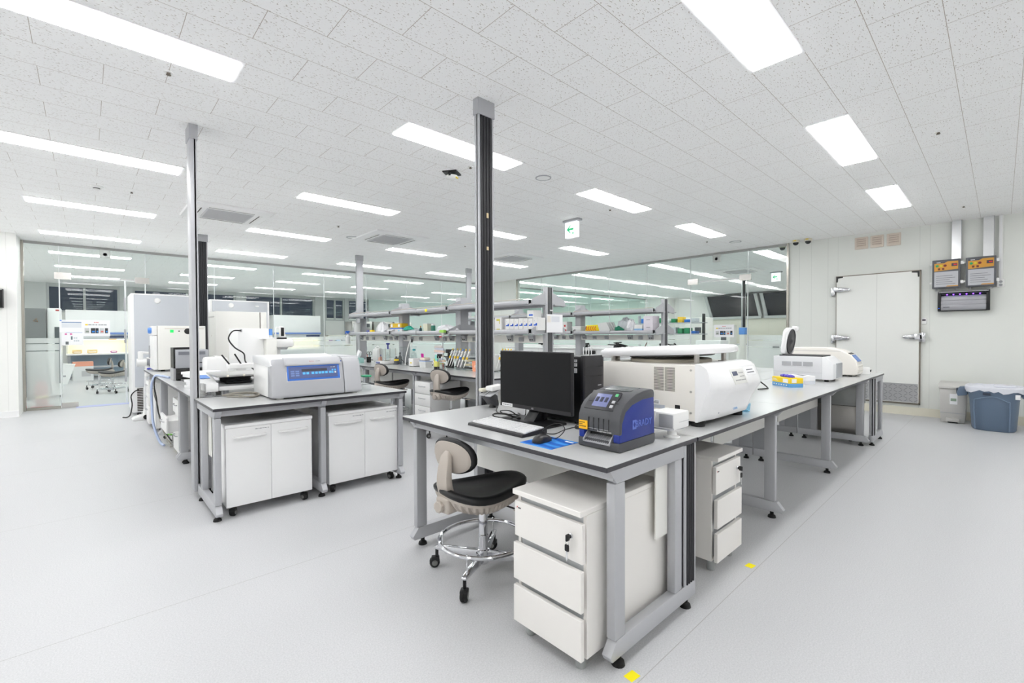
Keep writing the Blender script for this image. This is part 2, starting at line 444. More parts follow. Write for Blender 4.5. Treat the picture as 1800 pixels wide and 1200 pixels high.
def column(name, label, cat, loc, rz, W, z0, z1, black=True, cap=True, T=0.042, group=None, cut=None):
    # service column: local X is its wide side, ribbed face towards -Y
    t = thing(name, label, cat, loc, rz, group)
    m = MB(); m.box(0, 0.006, z0, W, T, z1); m.box(0, 0, z0, 0.02 if black else W, 0.02, z1)
    if black: m.box(W - 0.012, 0, z0, W, 0.02, z1)
    m.build('profile', SILVER, t, bev=0.002)
    if black:
        r = MB(); a, b = 0.02, W - 0.012; n = 4; s = (b - a) / n
        pts = [(a, 0.006)]
        for k in range(n):
            x = a + k * s
            pts += [(x + s * 0.12, -0.002), (x + s * 0.42, -0.004), (x + s * 0.72, -0.002), (x + s * 0.86, 0.004), (x + s * 0.98, 0.004)]
        pts += [(b, 0.006)]
        r.prism(pts, 'z', z0 + 0.001, z1 - 0.001)
        r.build('ribbed_cover', COLBLK, t)
    if cap:
        B(-0.006, -0.008, z1 - 0.115, W + 0.006, T + 0.006, z1 - 0.001).build('ceiling_cap', GREYP, t)
    return t

HP = PI / 2
d1 = bench('lab_desk', 'grey topped steel desk in front with computer monitor, keyboard and blue label printer', (1.40, 2.483, 0), -HP, 1.493, 0.735, [0.022, 1.446], panel=(0.07, 1.44), cat='desk', holes=[(1.4445, 1)])
column('service_column', 'short black ribbed cable column under the right corner of the front desk', 'column', (2.012, 0.992, 0), 0, 0.112, 0.12, 0.777, cap=False)
column('service_column', 'tall black and silver service post from front desk to ceiling, in the middle', 'column', (2.03, 2.52, 0), 0, 0.142, 0.05, CEIL)
GR = 'work benches joined end to end behind the front desk'
XS = [2.137, 3.556, 5.056, 6.552]
RL = ['steel bench carrying the big white centrifuge, right of the label printer', 'steel bench holding the yellow and blue glove box, on the aisle side', 'steel bench under the grey centrifuge with open lid, on the aisle side']
RB = ['steel bench behind the big white centrifuge bench, on its far side', 'steel bench behind the glove box bench, carrying a small flask shaker', 'steel bench on the far side under the cream centrifuge']
for k in range(3):
    L = XS[k + 1] - XS[k] - 0.003
    bench('lab_bench', RL[k], (XS[k], 0.985, 0), 0, L, 0.748, [L - 0.052], group=GR, rear=True, panel=(0.0, L - 0.05), y_leg=0.085, rail=False)
    bench('lab_bench', RB[k], (XS[k] + L, 2.484, 0), PI, L, 0.748, [0.010], group=GR, rear=True, panel=(0.05, L), y_leg=0.085, rail=False)
d2 = bench('lab_desk', 'grey topped end desk at the cold room end of the bench row', (7.22, 0.985, 0), HP, 1.498, 0.665, [0.004, 1.45], cat='desk', panel=None)
column('service_column', 'short dark cable column under the far end of the aisle benches', 'column', (6.566, 0.986, 0), 0, 0.09, 0.12, 0.775, cap=False)
# left group
bench('lab_desk', 'grey topped steel desk on the left carrying the grey benchtop centrifuge', (0.615, 3.62, 0), 0, 1.47, 0.735, [0.016, 0.735, 1.424], cat='desk', panel=(0.06, 1.42), holes=[(0.0635, -1)])
column('service_column', 'slim plain silver service post at the left desk, floor to ceiling', 'column', (0.655, 4.36, 0), HP, 0.15, 0.055, CEIL, black=False, T=0.045)
YS = [4.40, 5.67, 7.25, 8.66]
GL = 'work benches on the left running to the glass'
LL = ['steel bench behind the left silver post, with small drawer units', 'steel bench with a fan heater and white machines, on the left', 'steel bench end with the white incubator, by the tall freezer']
for k in range(3):
    L = YS[k + 1] - YS[k] - 0.003
    bench('lab_bench', LL[k], (0.612, YS[k + 1], 0), -HP, L, 0.748, [0.010, L - 0.052], group=GL, rear=True)
    if k < 2: bench('lab_bench', ['steel bench beyond the left desk, on its aisle side', 'steel bench beyond the left desk, second from it on the aisle side'][k], (2.112, YS[k], 0), HP, L, 0.748, [0.010, L - 0.052], group=GL, rear=True)
column('service_column', 'black capped service column at the far end of the left benches', 'column', (1.335, 8.98, 0), 0, 0.145, 0.82, CEIL)
# shelf benches in the middle and on the right
def island(xc, lab, n0, n1):
    ys = [3.90, 5.62, 7.22, 9.0]
    for k in range(3):
        L = ys[k + 1] - ys[k] - 0.003
        bench('lab_bench', lab[k], (xc - 0.885, ys[k + 1], 0), -HP, L, 0.80, [0.010, L - 0.052], group='shelf benches in the middle of the lab', rear=True)
        bench('lab_bench', lab[3 + k], (xc + 0.885, ys[k], 0), HP, L, 0.80, [0.010, L - 0.052], group='shelf benches in the middle of the lab', rear=True)
island(4.185, ['steel bench with pipette stands, over the right of the two far stools', 'steel bench over the white drawer unit in the middle of the lab', 'steel bench with water jug and balance, farthest on the middle row',
              'steel bench behind the middle shelf rack, nearest end', 'steel bench behind the middle shelf rack, halfway', 'steel bench behind the middle shelf rack, far end'], 0, 0)
island(7.05, ['steel bench under the right shelf rack with pipette carousel', 'steel bench under the right shelf rack, second from its black post', 'steel bench under the right shelf rack, farthest from its black post',
             'steel bench behind the right shelf rack, nearest end', 'steel bench behind the right shelf rack, halfway', 'steel bench behind the right shelf rack, far end'], 0, 0)

# reagent shelf racks
YU = [3.81, 5.54, 7.27, 9.0]
def rack(xc, label):
    t = thing('reagent_shelf', label, 'shelf', (xc, 0, ZT), 0, 'reagent shelf racks over the benches')
    for k, y in enumerate(YU):
        top = 1.88 - ZT if k == 0 else (1.86 - ZT if k < 3 else 1.64 - ZT)
        m = MB(); m.box(-0.072, y, 0 if k else -0.1, 0.072, y + 0.13 if k else y + 0.045, top)
        u = m.build('upright', SILVER, t, bev=0.003)
        if k == 0:
            r = MB(); n = 4; a, b = -0.03, 0.055; s = (b - a) / n; pts = [(a, y + 0.006)]
            for q in range(n):
                x = a + q * s; pts += [(x + s * .12, y - .002), (x + s * .42, y - .004), (x + s * .72, y - .002), (x + s * .86, y + .002), (x + s * .98, y + .002)]
            pts.append((b, y + 0.006)); r.prism(pts, 'z', 0.0, top - 0.002); r.build('ribbed_cover', COLBLK, u)
        sl = MB()
        z = 0.1
        while z < top - 0.05:
            sl.box(-0.0735, y + 0.012, z, -0.072, y + 0.02, z + 0.022); z += 0.05
        sl.build('slot_row', GREYP, u)
        for zz in (1.30 - ZT, 1.655 - ZT):
            if k == 3 and zz > 0.6: pass
            for sx in (-1, 1):
                b = MB()
                poly = [(sx * 0.07, zz + 0.15), (sx * 0.10, zz + 0.15), (sx * 0.285, zz + 0.075), (sx * 0.305, zz + 0.05), (sx * 0.305, zz + 0.0), (sx * 0.27, zz - 0.015), (sx * 0.07, zz + 0.02)]
                if sx < 0: poly = poly[::-1]
                b.prism(poly, 'y', y + 0.004, y + 0.014)
                b.box(sx * 0.07, y - 0.03, zz + 0.0, sx * 0.305, y + 0.05, zz + 0.012)
                b.build('bracket', SILVER, t)
    for zz in (1.30 - ZT, 1.655 - ZT):
        for k in range(3):
            y0, y1 = YU[k] + 0.06, YU[k + 1] - 0.006
            m = MB()
            m.box(-0.27, y0, zz + 0.03, 0.27, y1, zz + 0.045)
            for sx in (-1, 1):
                m.prism([(sx * 0.25, zz + 0.006), (sx * 0.285, zz), (sx * 0.302, zz + 0.014), (sx * 0.305, zz + 0.04), (sx * 0.295, zz + 0.06), (sx * 0.272, zz + 0.062), (sx * 0.25, zz + 0.045)], 'y', y0, y1)
            s = m.build('shelf_board', SILVER, t, bev=0.003)
            m = MB(); ym = (y0 + y1) / 2
            for yy in (y0, ym, y1 - 0.014):
                m.box(-0.3065, yy, zz + 0.002, -0.24, yy + 0.014, zz + 0.063)
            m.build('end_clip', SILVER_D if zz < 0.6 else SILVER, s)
            if zz > 0.6:
                g = MB(); g.tube([(-0.29, y0, zz + 0.075), (-0.29, y1, zz + 0.075)], 0.004, 6); g.build('guard_rail', mat('beige_rail', (214, 204, 190), 0.4), s)
    for k in range(3):
        y0, y1 = YU[k] + 0.05, YU[k + 1] - 0.004
        d = B(-0.06, y0, 1.19 - ZT, 0.06, y1, 1.285 - ZT).build('service_duct', CREAM, t)
        for f in (0.08, 0.2, 0.32, 0.62, 0.78, 0.92):
            yy = y0 + (y1 - y0) * f
            wedge = f in (0.08, 0.32, 0.92)
            m = MB()
            if wedge:
                m.prism([(-0.062, 1.205 - ZT), (-0.082, 1.21 - ZT), (-0.115, 1.285 - ZT), (-0.06, 1.285 - ZT)], 'y', yy, yy + 0.085)
            else:
                m.rbox(-0.082, yy, 1.205 - ZT, -0.06, yy + 0.085, 1.262 - ZT, r=0.006)
            o = m.build('socket_box', GREYP, d, bev=0.002)
            h = MB()
            for dy in (0.025, 0.06): h.lathe([(0.0001, 0), (0.011, 0), (0.011, 0.004), (0.0001, 0.004)], (-0.086 if not wedge else -0.094, yy + dy, 1.232 - ZT), 10, 'x')
            h.build('outlet', BLACK if wedge else SILVER_D, d)
    return t
rack(4.185, 'two-tier silver reagent shelf over the middle bench, black post with paper sheet in front')
rack(7.05, 'two-tier silver reagent shelf on the right bench, holding grey and white boxes')
for x, l in ((4.11, 'plain silver service column rising from the far end of the middle shelf to the ceiling'), (6.978, 'silver service column left of the tall black post, from the right shelf to the ceiling')):
    column('service_column', l, 'column', (x, 9.06 + 0.075, 0), 0, 0.145, 0.05, CEIL, black=False)

# drawer pedestals, floor cabinets
def drawer_front(parent, x0, x1, y, z0, z1, m, th=0.02):
    return B(x0, y, z0, x1, y + th, z1, r=0.0015, seg=1).build('drawer', m, parent)
def keyset(parent, x, y, z):
    m = MB(); m.lathe([(0.0001, 0), (0.009, 0), (0.010, -0.004), (0.007, -0.007), (0.0001, -0.007)], (x, y, z), 14, 'y')
    m.build('lock', CHROME, parent)
    k = MB(); k.box(x - 0.002, y - 0.03, z - 0.008, x + 0.002, y - 0.006, z + 0.006); k.rbox(x - 0.004, y - 0.032, z - 0.014, x + 0.004, y - 0.012, z + 0.012, r=0.003)
    k.rbox(x - 0.01, y - 0.03, z - 0.052, x + 0.01, y - 0.022, z - 0.026, r=0.004)
    ko = k.build('key', BLACK, parent)
    b = MB(); b.prism([(x - 0.004, z - 0.052), (x + 0.004, z - 0.052), (x + 0.004, z - 0.08), (x, z - 0.092), (x - 0.004, z - 0.082)], 'y', y - 0.0275, y - 0.0255)
    b.tube([(x + 0.008 * math.cos(a), y - 0.024, z - 0.02 + 0.008 * math.sin(a)) for a in [i * PI / 5 for i in range(10)]], 0.0012, 5, True)
    b.build('key_blade', ALU, ko)
def pedestal(label, loc, rz, W, D, H, z0, group=None, m=WARMW, key=True):
    t = thing('drawer_pedestal', label, 'drawer unit', loc, rz, group)
    c = MB(); c.box(0, 0.045, z0, 0.016, D, H - 0.022); c.box(W - 0.016, 0.045, z0, W, D, H - 0.022); c.box(0.016, D - 0.016, z0, W - 0.016, D, H - 0.022); c.box(0.016, 0.045, z0, W - 0.016, D - 0.016, z0 + 0.016)
    c.build('carcass', m, t)
    B(0.016, 0.05, z0 + 0.016, W - 0.016, 0.06, H - 0.022).build('finger_channel', mat('grey_channel', (205, 208, 211), 0.4, 0.1), t)
    B(0, 0.008, H - 0.022, W, D, H, r=0.002, seg=1).build('top_board', m, t)
    h = (H - 0.022 - z0)
    zs = [(z0 + 0.0, z0 + h * 0.285), (z0 + h * 0.335, z0 + h * 0.62), (z0 + h * 0.67, z0 + h * 0.945)]
    for i, (a, b) in enumerate(zs):
        d = drawer_front(t, 0.002, W - 0.002, 0.02 if i == 2 else 0.012, a, b, m)
        if i == 2:
            if key: keyset(d, W - 0.055, 0.02, b - 0.055)
            g = MB(); g.prism([(0.016, b - 0.022), (0.022, b - 0.022), (0.016, b - 0.032)], 'y', 0.0192, 0.02); g.build('red_mark', mat('red_print', (190, 40, 45), 0.5), d)
            g = MB(); g.box(0.024, 0.0192, b - 0.03, 0.04, 0.02, b - 0.025); g.build('maker_mark', mat('dark_print', (70, 70, 75), 0.5), d)
    for x in (0.05, W - 0.05):
        for y in (0.07, D - 0.06):
            f = MB(); f.lathe([(0.022, z0), (0.022, 0.004), (0.02, 0)], (x, y, 0), 16); f.build('foot', mat('grey_foot', (165, 168, 168), 0.5), t)
    return t
pedestal('white three-drawer pedestal with keys in its lock, largest, under the front desk corner', (1.325, 1.432, 0), -HP, 0.372, 0.72, 0.632, 0.062)
pedestal('grey-white three-drawer pedestal with dangling keys on the aisle side, behind the desk leg', (2.447, 1.012, 0), 0, 0.335, 0.6, 0.632, 0.066)

def bow_handle(parent, x0, x1, y, z, m, out=0.028, r=0.0065):
    k = MB(); k.tube(spline([(x0, y, z - 0.004), (x0 + 0.006, y - out * 0.7, z - 0.002), (x0 + 0.04, y - out, z), ((x0 + x1) / 2, y - out * 1.05, z), (x1 - 0.04, y - out, z), (x1 - 0.006, y - out * 0.7, z - 0.002), (x1, y, z - 0.004)], 5), r, 8)
    return k.build('handle', m, parent)
def caster(parent, x, y, H, rz=0.3, r=0.03, name='caster'):
    c, s = math.cos(rz), math.sin(rz)
    m = MB(); m.M = Matrix.Translation((x, y, 0)) @ Matrix.Rotation(rz, 4, 'Z')
    m.lathe([(r * .75, -0.018), (r * .95, -0.013), (r, -0.008), (r, -0.003), (r * .9, -0.002), (r * .9, 0.002), (r, 0.003), (r, 0.008), (r * .95, 0.013), (r * .75, 0.018)], (0.012, 0, r), 18, 'y')
    o = m.build(name, RUBBER, parent)
    h = MB(); h.M = m.M; h.rbox(-0.014, -0.02, r * 1.1, 0.03, 0.02, r * 2.05, r=0.006); h.cyl((0, 0, r * 2), (0, 0, H), 0.009, n=10)
    h.build('fork', BLACK, o)
    g = MB(); g.M = m.M
    for sy in (-1, 1): g.lathe([(0.0001, 0.0), (r * .55, 0.0), (r * .55, 0.002 * sy), (0.0001, 0.002 * sy)], (0.012, sy * 0.018, r), 14, 'y')
    g.build('hub_cap', mat('grey_hub', (120, 120, 118), 0.4), o)
    return o
def rolling_cabinet(label, loc, W, D, H, z0, text_both):
    t = thing('rolling_cabinet', label, 'cabinet', loc, 0, 'white two-door cabinets under the left desk')
    c = MB(); c.box(0, 0.022, z0, W, D, H - 0.024); c.build('body', WHITE, t, bev=0.004)
    B(-0.006, -0.002, H - 0.024, W + 0.006, D, H, r=0.004).build('top_board', WHITE, t)
    wd = W / 2 - 0.001
    for k in range(2):
        x = 0.0 if k == 0 else W / 2 + 0.001
        d = B(x, 0, z0, x + wd, 0.022, H - 0.026, r=0.003).build('door', WHITE, t)
        bow_handle(d, x + 0.055, x + wd - 0.04, 0, H - 0.085, WHITE_M, .036, .0095)
        if text_both or k == 0:
            p = MB(); xx = x + wd - 0.105; q = [0.02, 0.008, 0.014, 0.01, 0.02, 0.012]
            for a in q:
                p.box(xx, -0.0006, H - 0.049, xx + a * 0.8, 0.0, H - 0.045); xx += a + 0.002
            p.build('door_lettering', INK, d)
    for x, y, a in ((0.045, 0.05, 0.9), (W - 0.05, 0.055, -1.2), (0.05, D - 0.05, 0.4), (W - 0.05, D - 0.05, 2.0)):
        caster(t, x, y, z0, a, 0.028)
    return t
rolling_cabinet('white two-door cabinet on casters, left one under the left desk', (0.702, 3.70, 0), 0.585, 0.52, 0.664, 0.08, False)
rolling_cabinet('white two-door cabinet on casters, right one under the left desk, printed on both doors', (1.425, 3.71, 0), 0.613, 0.52, 0.664, 0.08, True)
def settle(t, loc):
    # the thing was built in world coordinates: move its base to loc without moving its shapes
    T = Matrix.Translation(-Vector(loc)); seen = set()
    def rec(o):
        for c in COL.objects:
            if c.parent == o:
                if c.type == 'MESH' and c.data.name not in seen:
                    seen.add(c.data.name); c.data.transform(T)
                rec(c)
    if t.type == 'MESH': t.data.transform(T)
    rec(t); t.location = loc
    return t
# ------------------------------------------------------------------ saddle stools
def make_stool(label, loc, rz, R0):
    t = thing('saddle_stool', label, 'stool', loc, rz)
    # seat: closed shell, +X is the front
    def outline(a):
        c, s = math.cos(a), math.sin(a)
        hl = 0.262; hw = 0.225 - 0.075 * (0.5 + 0.5 * c)
        p = 2.5
        r = (abs(c / hl) ** p + abs(s / hw) ** p) ** (-1 / p)
        return r * c, r * s
    def zt(x, y):
        return 0.480 + (0.22 if x > 0 else 0.4) * x * x - 0.45 * y * y
    N = 48
    def ring(f, dz, drop=0):
        o = []
        for i in range(N):
            x, y = outline(2 * PI * i / N); o.append((x * f, y * f, zt(x * f, y * f) + dz))
        return o
    cush = MB()
    cush.loft([ring(0.02, -0.012), ring(0.3, -0.012), ring(0.55, -0.008), ring(0.75, 0.0), ring(0.88, 0.012), ring(0.96, 0.010), ring(1.0, 0.0), ring(1.0, -0.010), ring(0.98, -0.022), ring(0.94, -0.028)])
    cush.build('seat', mat('black_vinyl', (17, 17, 19), 0.42), t, ang=80)
    sh = MB()
    def sring(f, z):
        o = []
        for i in range(126):
            x, y = outline(2 * PI * i / 126)
            rib = 0.006 * (1 if i % 3 else -1.2) if 0.5 < f < 0.92 else 0
            ff = f + rib / 0.2
            o.append((x * ff, y * ff, z - 0.02 + (zt(x, y) - 0.48) * (0.9 if f > 0.85 else 0.5 if f > 0.6 else 0.1)))
        return o
    sh.loft([sring(0.05, 0.455), sring(0.6, 0.455), sring(0.9, 0.462), sring(0.97, 0.478), sring(0.955, 0.462), sring(0.89, 0.438), sring(0.78, 0.415), sring(0.62, 0.398), sring(0.4, 0.388), sring(0.05, 0.385)])
    sh.build('seat_shell', TAUPE, t, ang=25)
    # backrest, leaning slightly back
    b = MB(); M = Matrix.Translation((-0.19, -0.005, 0.662)) @ Matrix.Rotation(0.26, 4, 'Z') @ Matrix.Rotation(-0.16, 4, 'Y'); b.M = M
    def oval(fx, xo, curve=0.03):
        o = []
        for i in range(36):
            a = 2 * PI * i / 36; p = 2.3
            c, s = math.cos(a), math.sin(a)
            hw, hh = 0.148, 0.102
            if s < 0: hh = 0.085
            r = (abs(c / hw) ** p + abs(s / hh) ** p) ** (-1 / p)
            y, z = r * c * fx, r * s * fx
            o.append((xo + curve * (y / 0.16) ** 2, y, z))
        return o
    b.loft([oval(0.05, 0.022), oval(0.6, 0.024), oval(0.88, 0.022), oval(0.98, 0.012), oval(1.0, 0.0), oval(0.97, -0.012), oval(0.9, -0.018)])
    b.build('backrest', mat('black_vinyl'), t, ang=70)
    k = MB(); k.M = M
    k.loft([oval(0.9, -0.016), oval(0.885, -0.023), oval(0.8, -0.026), oval(0.05, -0.028)])
    k.build('backrest_shell', TAUPE, t, ang=50)
    a = MB(); a.M = Matrix.Translation((-0.19, -0.005, 0)) @ Matrix.Rotation(0.26, 4, 'Z') @ Matrix.Translation((0.19, 0, 0))
    path = [(-0.225, 0.465), (-0.245, 0.53), (-0.247, 0.575), (-0.241, 0.625), (-0.232, 0.675), (-0.222, 0.70)]
    rings = []
    for (x, z), (w, th) in zip(path, [(0.04, 0.022), (0.038, 0.022), (0.036, 0.02), (0.034, 0.018), (0.028, 0.014), (0.016, 0.006)]):
        rings.append([(x - th, -w, z), (x - th, -w * .6, z + .004), (x - th, w * .6, z + .004), (x - th, w, z), (x + th, w, z), (x + th, -w, z)])
    a.loft(rings)
    a.rbox(-0.265, -0.048, 0.39, -0.12, 0.048, 0.472, r=0.012)
    a.build('back_support', TAUPE, t, bev=0.004)
    kn = MB(); kn.M = a.M; n = 24; rr = [(0.028 + (0.0025 if i % 3 else -0.001)) for i in range(n)]
    kn.loft([[(-0.266, 0.012 + rr[i] * f * math.cos(2 * PI * i / n), 0.425 + rr[i] * f * math.sin(2 * PI * i / n)) if dx == 0 else (-0.266 - dx, 0.012 + rr[i] * f * math.cos(2 * PI * i / n), 0.425 + rr[i] * f * math.sin(2 * PI * i / n)) for i in range(n)] for dx, f in ((0, 1), (0.014, 1), (0.018, 0.85), (0.019, 0.05))])
    kn.build('adjusting_knob', TAUPE, t)
    c = MB(); c.lathe([(0.014, 0.385), (0.014, 0.20), (0.0001, 0.20)], n=20); c.build('gas_spring', ALU, t)
    c = MB(); c.lathe([(0.0155, 0.368), (0.023, 0.366), (0.0235, 0.358), (0.0155, 0.352)], n=20); c.build('collar', BLACK, t)
    c = MB(); c.lathe([(0.024, 0.354), (0.024, 0.215), (0.0265, 0.212), (0.0265, 0.205), (0.025, 0.2), (0.025, 0.132), (0.031, 0.13), (0.031, 0.06), (0.027, 0.055)], n=24); c.build('column', CHROME, t)
    lv = MB(); lv.tube(spline([(0.02, -0.05, 0.405), (0.06, -0.12, 0.39), (0.1, -0.17, 0.375)], 5), 0.005, 8); lo = lv.build('lever', BLACK, t)
    lv = MB(); lv.M = Matrix.Translation((0.115, -0.185, 0.372)) @ Matrix.Rotation(-0.9, 4, 'Z'); lv.rbox(-0.035, -0.014, -0.006, 0.035, 0.014, 0.006, r=0.005); lv.build('lever_paddle', TAUPE, lo)
    rg = MB(); rg.tube([(0.237 * math.cos(2 * PI * i / 56), 0.237 * math.sin(2 * PI * i / 56), 0.192) for i in range(56)], 0.0105, 10, True); rgo = rg.build('foot_ring', CHROME, t)
    for i, an in enumerate((36.7, 123, 211, 303)):
        an = math.radians(an) + R0; M = Matrix.Rotation(an, 4, 'Z')
        l = MB(); l.M = M
        l.prism([(0.026, 0.126), (0.2, 0.125), (0.285, 0.117), (0.288, 0.105), (0.24, 0.095), (0.026, 0.068)], 'y', -0.013, 0.013)
        lg = l.build('leg', CHROME, t, bev=0.004)
        st = MB(); st.M = M; st.cyl((0.237, 0, 0.12), (0.237, 0, 0.19), 0.004, n=8); st.ball((0.237, 0, 0.203), 0.006, n=8, m=5); st.build('ring_strut', ALU, rgo)
        p = Vector((0.272 * math.cos(an), 0.272 * math.sin(an)))
        cs = MB(); w = 0.9 * i + 0.4 - an * 0
        caster(lg, p.x, p.y, 0.10, [2.2, 2.7, -2.3, 0.6][i], 0.029)
    return t
st = make_stool('black and taupe saddle stool at the front desk, nearest the camera', (1.565, 1.915, 0), -0.12, 0.12)
st['group'] = 'saddle stools'
def raised(o, dz):
    for c in COL.objects:
        if c.parent == o and c.name.split('.')[0] in ('seat', 'seat_shell', 'backrest', 'backrest_shell', 'back_support', 'adjusting_knob', 'gas_spring', 'lever'): c.location.z += dz
raised(dup(st, (3.33, 4.70, 0), 0.1, 'saddle stool right of the white drawer unit at the middle bench'), .12)
raised(dup(st, (3.33, 6.20, 0), -0.05, 'saddle stool left of the white drawer unit, partly hidden by the left desk'), .12)

# ------------------------------------------------------------------ monitor, tower, keyboard, mouse
t = thing('computer_monitor', 'black flat computer monitor facing the saddle stool on the front desk', 'monitor', (0, 0, 0))
DARK = mat('monitor_black', (20, 20, 23), 0.45)
m = MB(); m.rbox(1.835, 1.517, 0.866, 1.858, 2.075, 1.199, r=0.004); m.rbox(1.855, 1.60, 0.93, 1.885, 1.99, 1.13, r=0.012)
m.build('housing', DARK, t)
B(1.8335, 1.524, 0.888, 1.8352, 2.068, 1.193).build('screen', mat('screen_glass', (8, 9, 12), 0.35, spec=0.25), t)
B(1.833, 1.521, 0.867, 1.836, 2.071, 0.888).build('bezel', mat('bezel_grey', (40, 39, 43), 0.4), t)
lb = B(1.8322, 1.965, 0.868, 1.8332, 2.055, 0.887).build('label_strip', PAPER, t)
q = MB()
for a, b in ((2.045, 2.035), (2.03, 2.015), (2.01, 1.998), (1.99, 1.984), (1.98, 1.973)): q.box(1.8317, a, 0.875, 1.8323, b, 0.88)
q.build('lettering', INK, lb)
text('maker_logo', 'LG', 0.013, mat('light_print', (215, 215, 215), 0.5), t, face_mx((1.8325, 1.80, 0.877), '-x'))
m = MB(); m.rbox(1.875, 1.745, 0.81, 1.9, 1.855, 1.0, r=0.005); m.prism([(1.80, 0.81), (1.885, 0.81), (1.9, 0.9), (1.885, 0.9)], 'y', 1.76, 1.84); m.build('neck', DARK, t, bev=0.003)
m = MB(); m.prism([(1.69, 1.62), (1.70, 1.61), (1.905, 1.61), (1.915, 1.62), (1.915, 1.985), (1.905, 1.995), (1.76, 1.995), (1.74, 1.99)], 'z', ZT, ZT + 0.012); m.build('stand_base', DARK, t, bev=0.003)
settle(t, (1.83, 1.80, ZT))
t = thing('computer_tower', 'black upright computer tower behind the monitor and printer', 'computer', (0, 0, 0))
m = MB(); m.box(1.965, 1.56, ZT + 0.012, 2.145, 1.96, 1.172); m.build('case', mat('case_black', (12, 12, 14), 0.45), t, bev=0.004)
m = MB(); m.prism([(1.965, 1.545), (1.975, 1.538), (2.13, 1.538), (2.14, 1.545), (2.14, 1.562), (1.965, 1.562)], 'z', ZT + 0.012, 1.178); fr = m.build('front_bezel', mat('bezel_satin', (34, 33, 37), 0.3), t, bev=0.003)
for z in (1.115, 1.063): B(1.967, 1.5372, z, 2.138, 1.5386, z + 0.0025).build('bay_seam', BLACK, fr)
for x, z in ((2.095, 1.118), (2.095, 1.066), (2.09, 1.012)): B(x, 1.5365, z - 0.004, x + 0.03, 1.5385, z + 0.001).build('button', SILVER if z < 1.03 else BLACK, fr)
m = MB(); m.prism([(2.14, 1.56), (2.175, 1.56), (2.175, 1.96), (2.14, 1.96)], 'z', ZT + 0.012, 1.166); m.build('side_panel', mat('side_satin', (46, 45, 50), 0.35), t, bev=0.003)
for z, h, w in ((1.142, 0.014, 0.07), (1.118, 0.018, 0.05), (1.082, 0.026, 0.066)):
    s = B(1.9643, 1.585, z, 1.9652, 1.585 + w, z + h).build('sticker', PAPER, t)
    g = MB()
    for k in range(4): g.box(1.9638, 1.59, z + 0.003 + k * h / 5, 1.9644, 1.59 + w * (0.8 - 0.15 * (k % 2)), z + 0.0045 + k * h / 5)
    g.build('lettering', INK, s)
f = MB()
for x in (1.985, 2.14):
    for y in (1.6, 1.92): f.lathe([(0.014, 0), (0.014, 0.0125)], (x, y, ZT), 10)
f = [MB().lathe([(0.014, 0), (0.014, 0.0125)], (x, y, ZT), 10).build('foot', RUBBER, t) for x in (1.985, 2.14) for y in (1.6, 1.92)]
settle(t, (2.06, 1.75, ZT))
# keyboard
t = thing('keyboard', 'white-keyed black computer keyboard lying before the monitor', 'keyboard', (1.52, 1.99, ZT), math.radians(-91))
# local X runs along the keyboard (towards the mouse), local Y away from the user
m = MB(); m.prism([(0.0, 0.0), (0.004, 0.014), (0.03, 0.016), (0.16, 0.026), (0.172, 0.022), (0.174, 0.0)], 'x', 0, 0.435); m.build('case', mat('kb_black', (32, 31, 35), 0.4), t, bev=0.002)
KEY = mat('key_white', (226, 226, 228), 0.45)
rows = [(0.024, 14), (0.046, 15), (0.068, 15), (0.09, 15), (0.112, 16), (0.138, 16)]
for y, n in rows:
    g = MB(); x = 0.012; w = 0.0172; z = 0.016 + (y - 0.02) * 0.077
    k = 0
    while x < 0.42:
        ww = w * (4.5 if (n == 14 and k == 3) else 1.4 if k == 0 else 1)
        if not (0.30 < x < 0.305): g.prism([(y, z - 0.001), (y + 0.019, z + 0.0005), (y + 0.0175, z + 0.0062), (y + 0.002, z + 0.005)], 'x', x, x + ww)
        x += ww + 0.0022; k += 1
        if k == n: x += 0.004
    g.build('key_row', KEY, t)
# mouse pad and mouse
def pad_mat():
    mm, nt, out = node_mat('blue_mouse_pad')
    b = NN(nt, 'ShaderNodeBsdfPrincipled', i_Roughness=0.5); tc = NN(nt, 'ShaderNodeTexCoord')
    wv = NN(nt, 'ShaderNodeTexWave', i_Scale=5.0, i_Distortion=4.0, i_Detail=2.0); cr = NN(nt, 'ShaderNodeValToRGB')
    cr.color_ramp.elements[0].color = rgb((8, 92, 190)); cr.color_ramp.elements[1].color = rgb((60, 150, 228)); cr.color_ramp.elements[0].position = 0.3
    nt.links.new(tc.outputs['Object'], wv.inputs[0]); nt.links.new(wv.outputs[0], cr.inputs[0]); nt.links.new(cr.outputs[0], b.inputs['Base Color']); nt.links.new(b.outputs[0], out.inputs[0]); return mm
t = thing('mouse_pad', 'blue mouse pad with a wavy print under the black mouse', 'mouse pad', (0, 0, 0))
m = MB(); m.prism([(1.447, 1.312), (1.632, 1.312), (1.632, 1.502), (1.447, 1.502)], 'z', ZT, ZT + 0.002); m.build('pad', pad_mat(), t)
B(1.6, 1.318, ZT + 0.002, 1.612, 1.365, ZT + 0.0024).build('printed_name', PAPER, t)
settle(t, (1.54, 1.41, ZT))
t = thing('computer_mouse', 'black computer mouse lying on the blue pad', 'mouse', (1.525, 1.437, ZT + 0.002), math.radians(8))
m = MB(); L = []
for x, w, h in ((-0.052, 0.012, 0.012), (-0.046, 0.024, 0.024), (-0.03, 0.029, 0.034), (-0.005, 0.031, 0.038), (0.02, 0.031, 0.033), (0.04, 0.029, 0.024), (0.05, 0.022, 0.015), (0.053, 0.012, 0.009)):
    L.append([(x, w * math.cos(PI * k / 10) * (1 if 0 < k < 10 else 0.92), max(0.001, h * math.sin(PI * k / 10) ** 0.7)) for k in range(11)])
m.loft(L); m.build('shell', mat('mouse_black', (40, 38, 40), 0.28), t, ang=60)
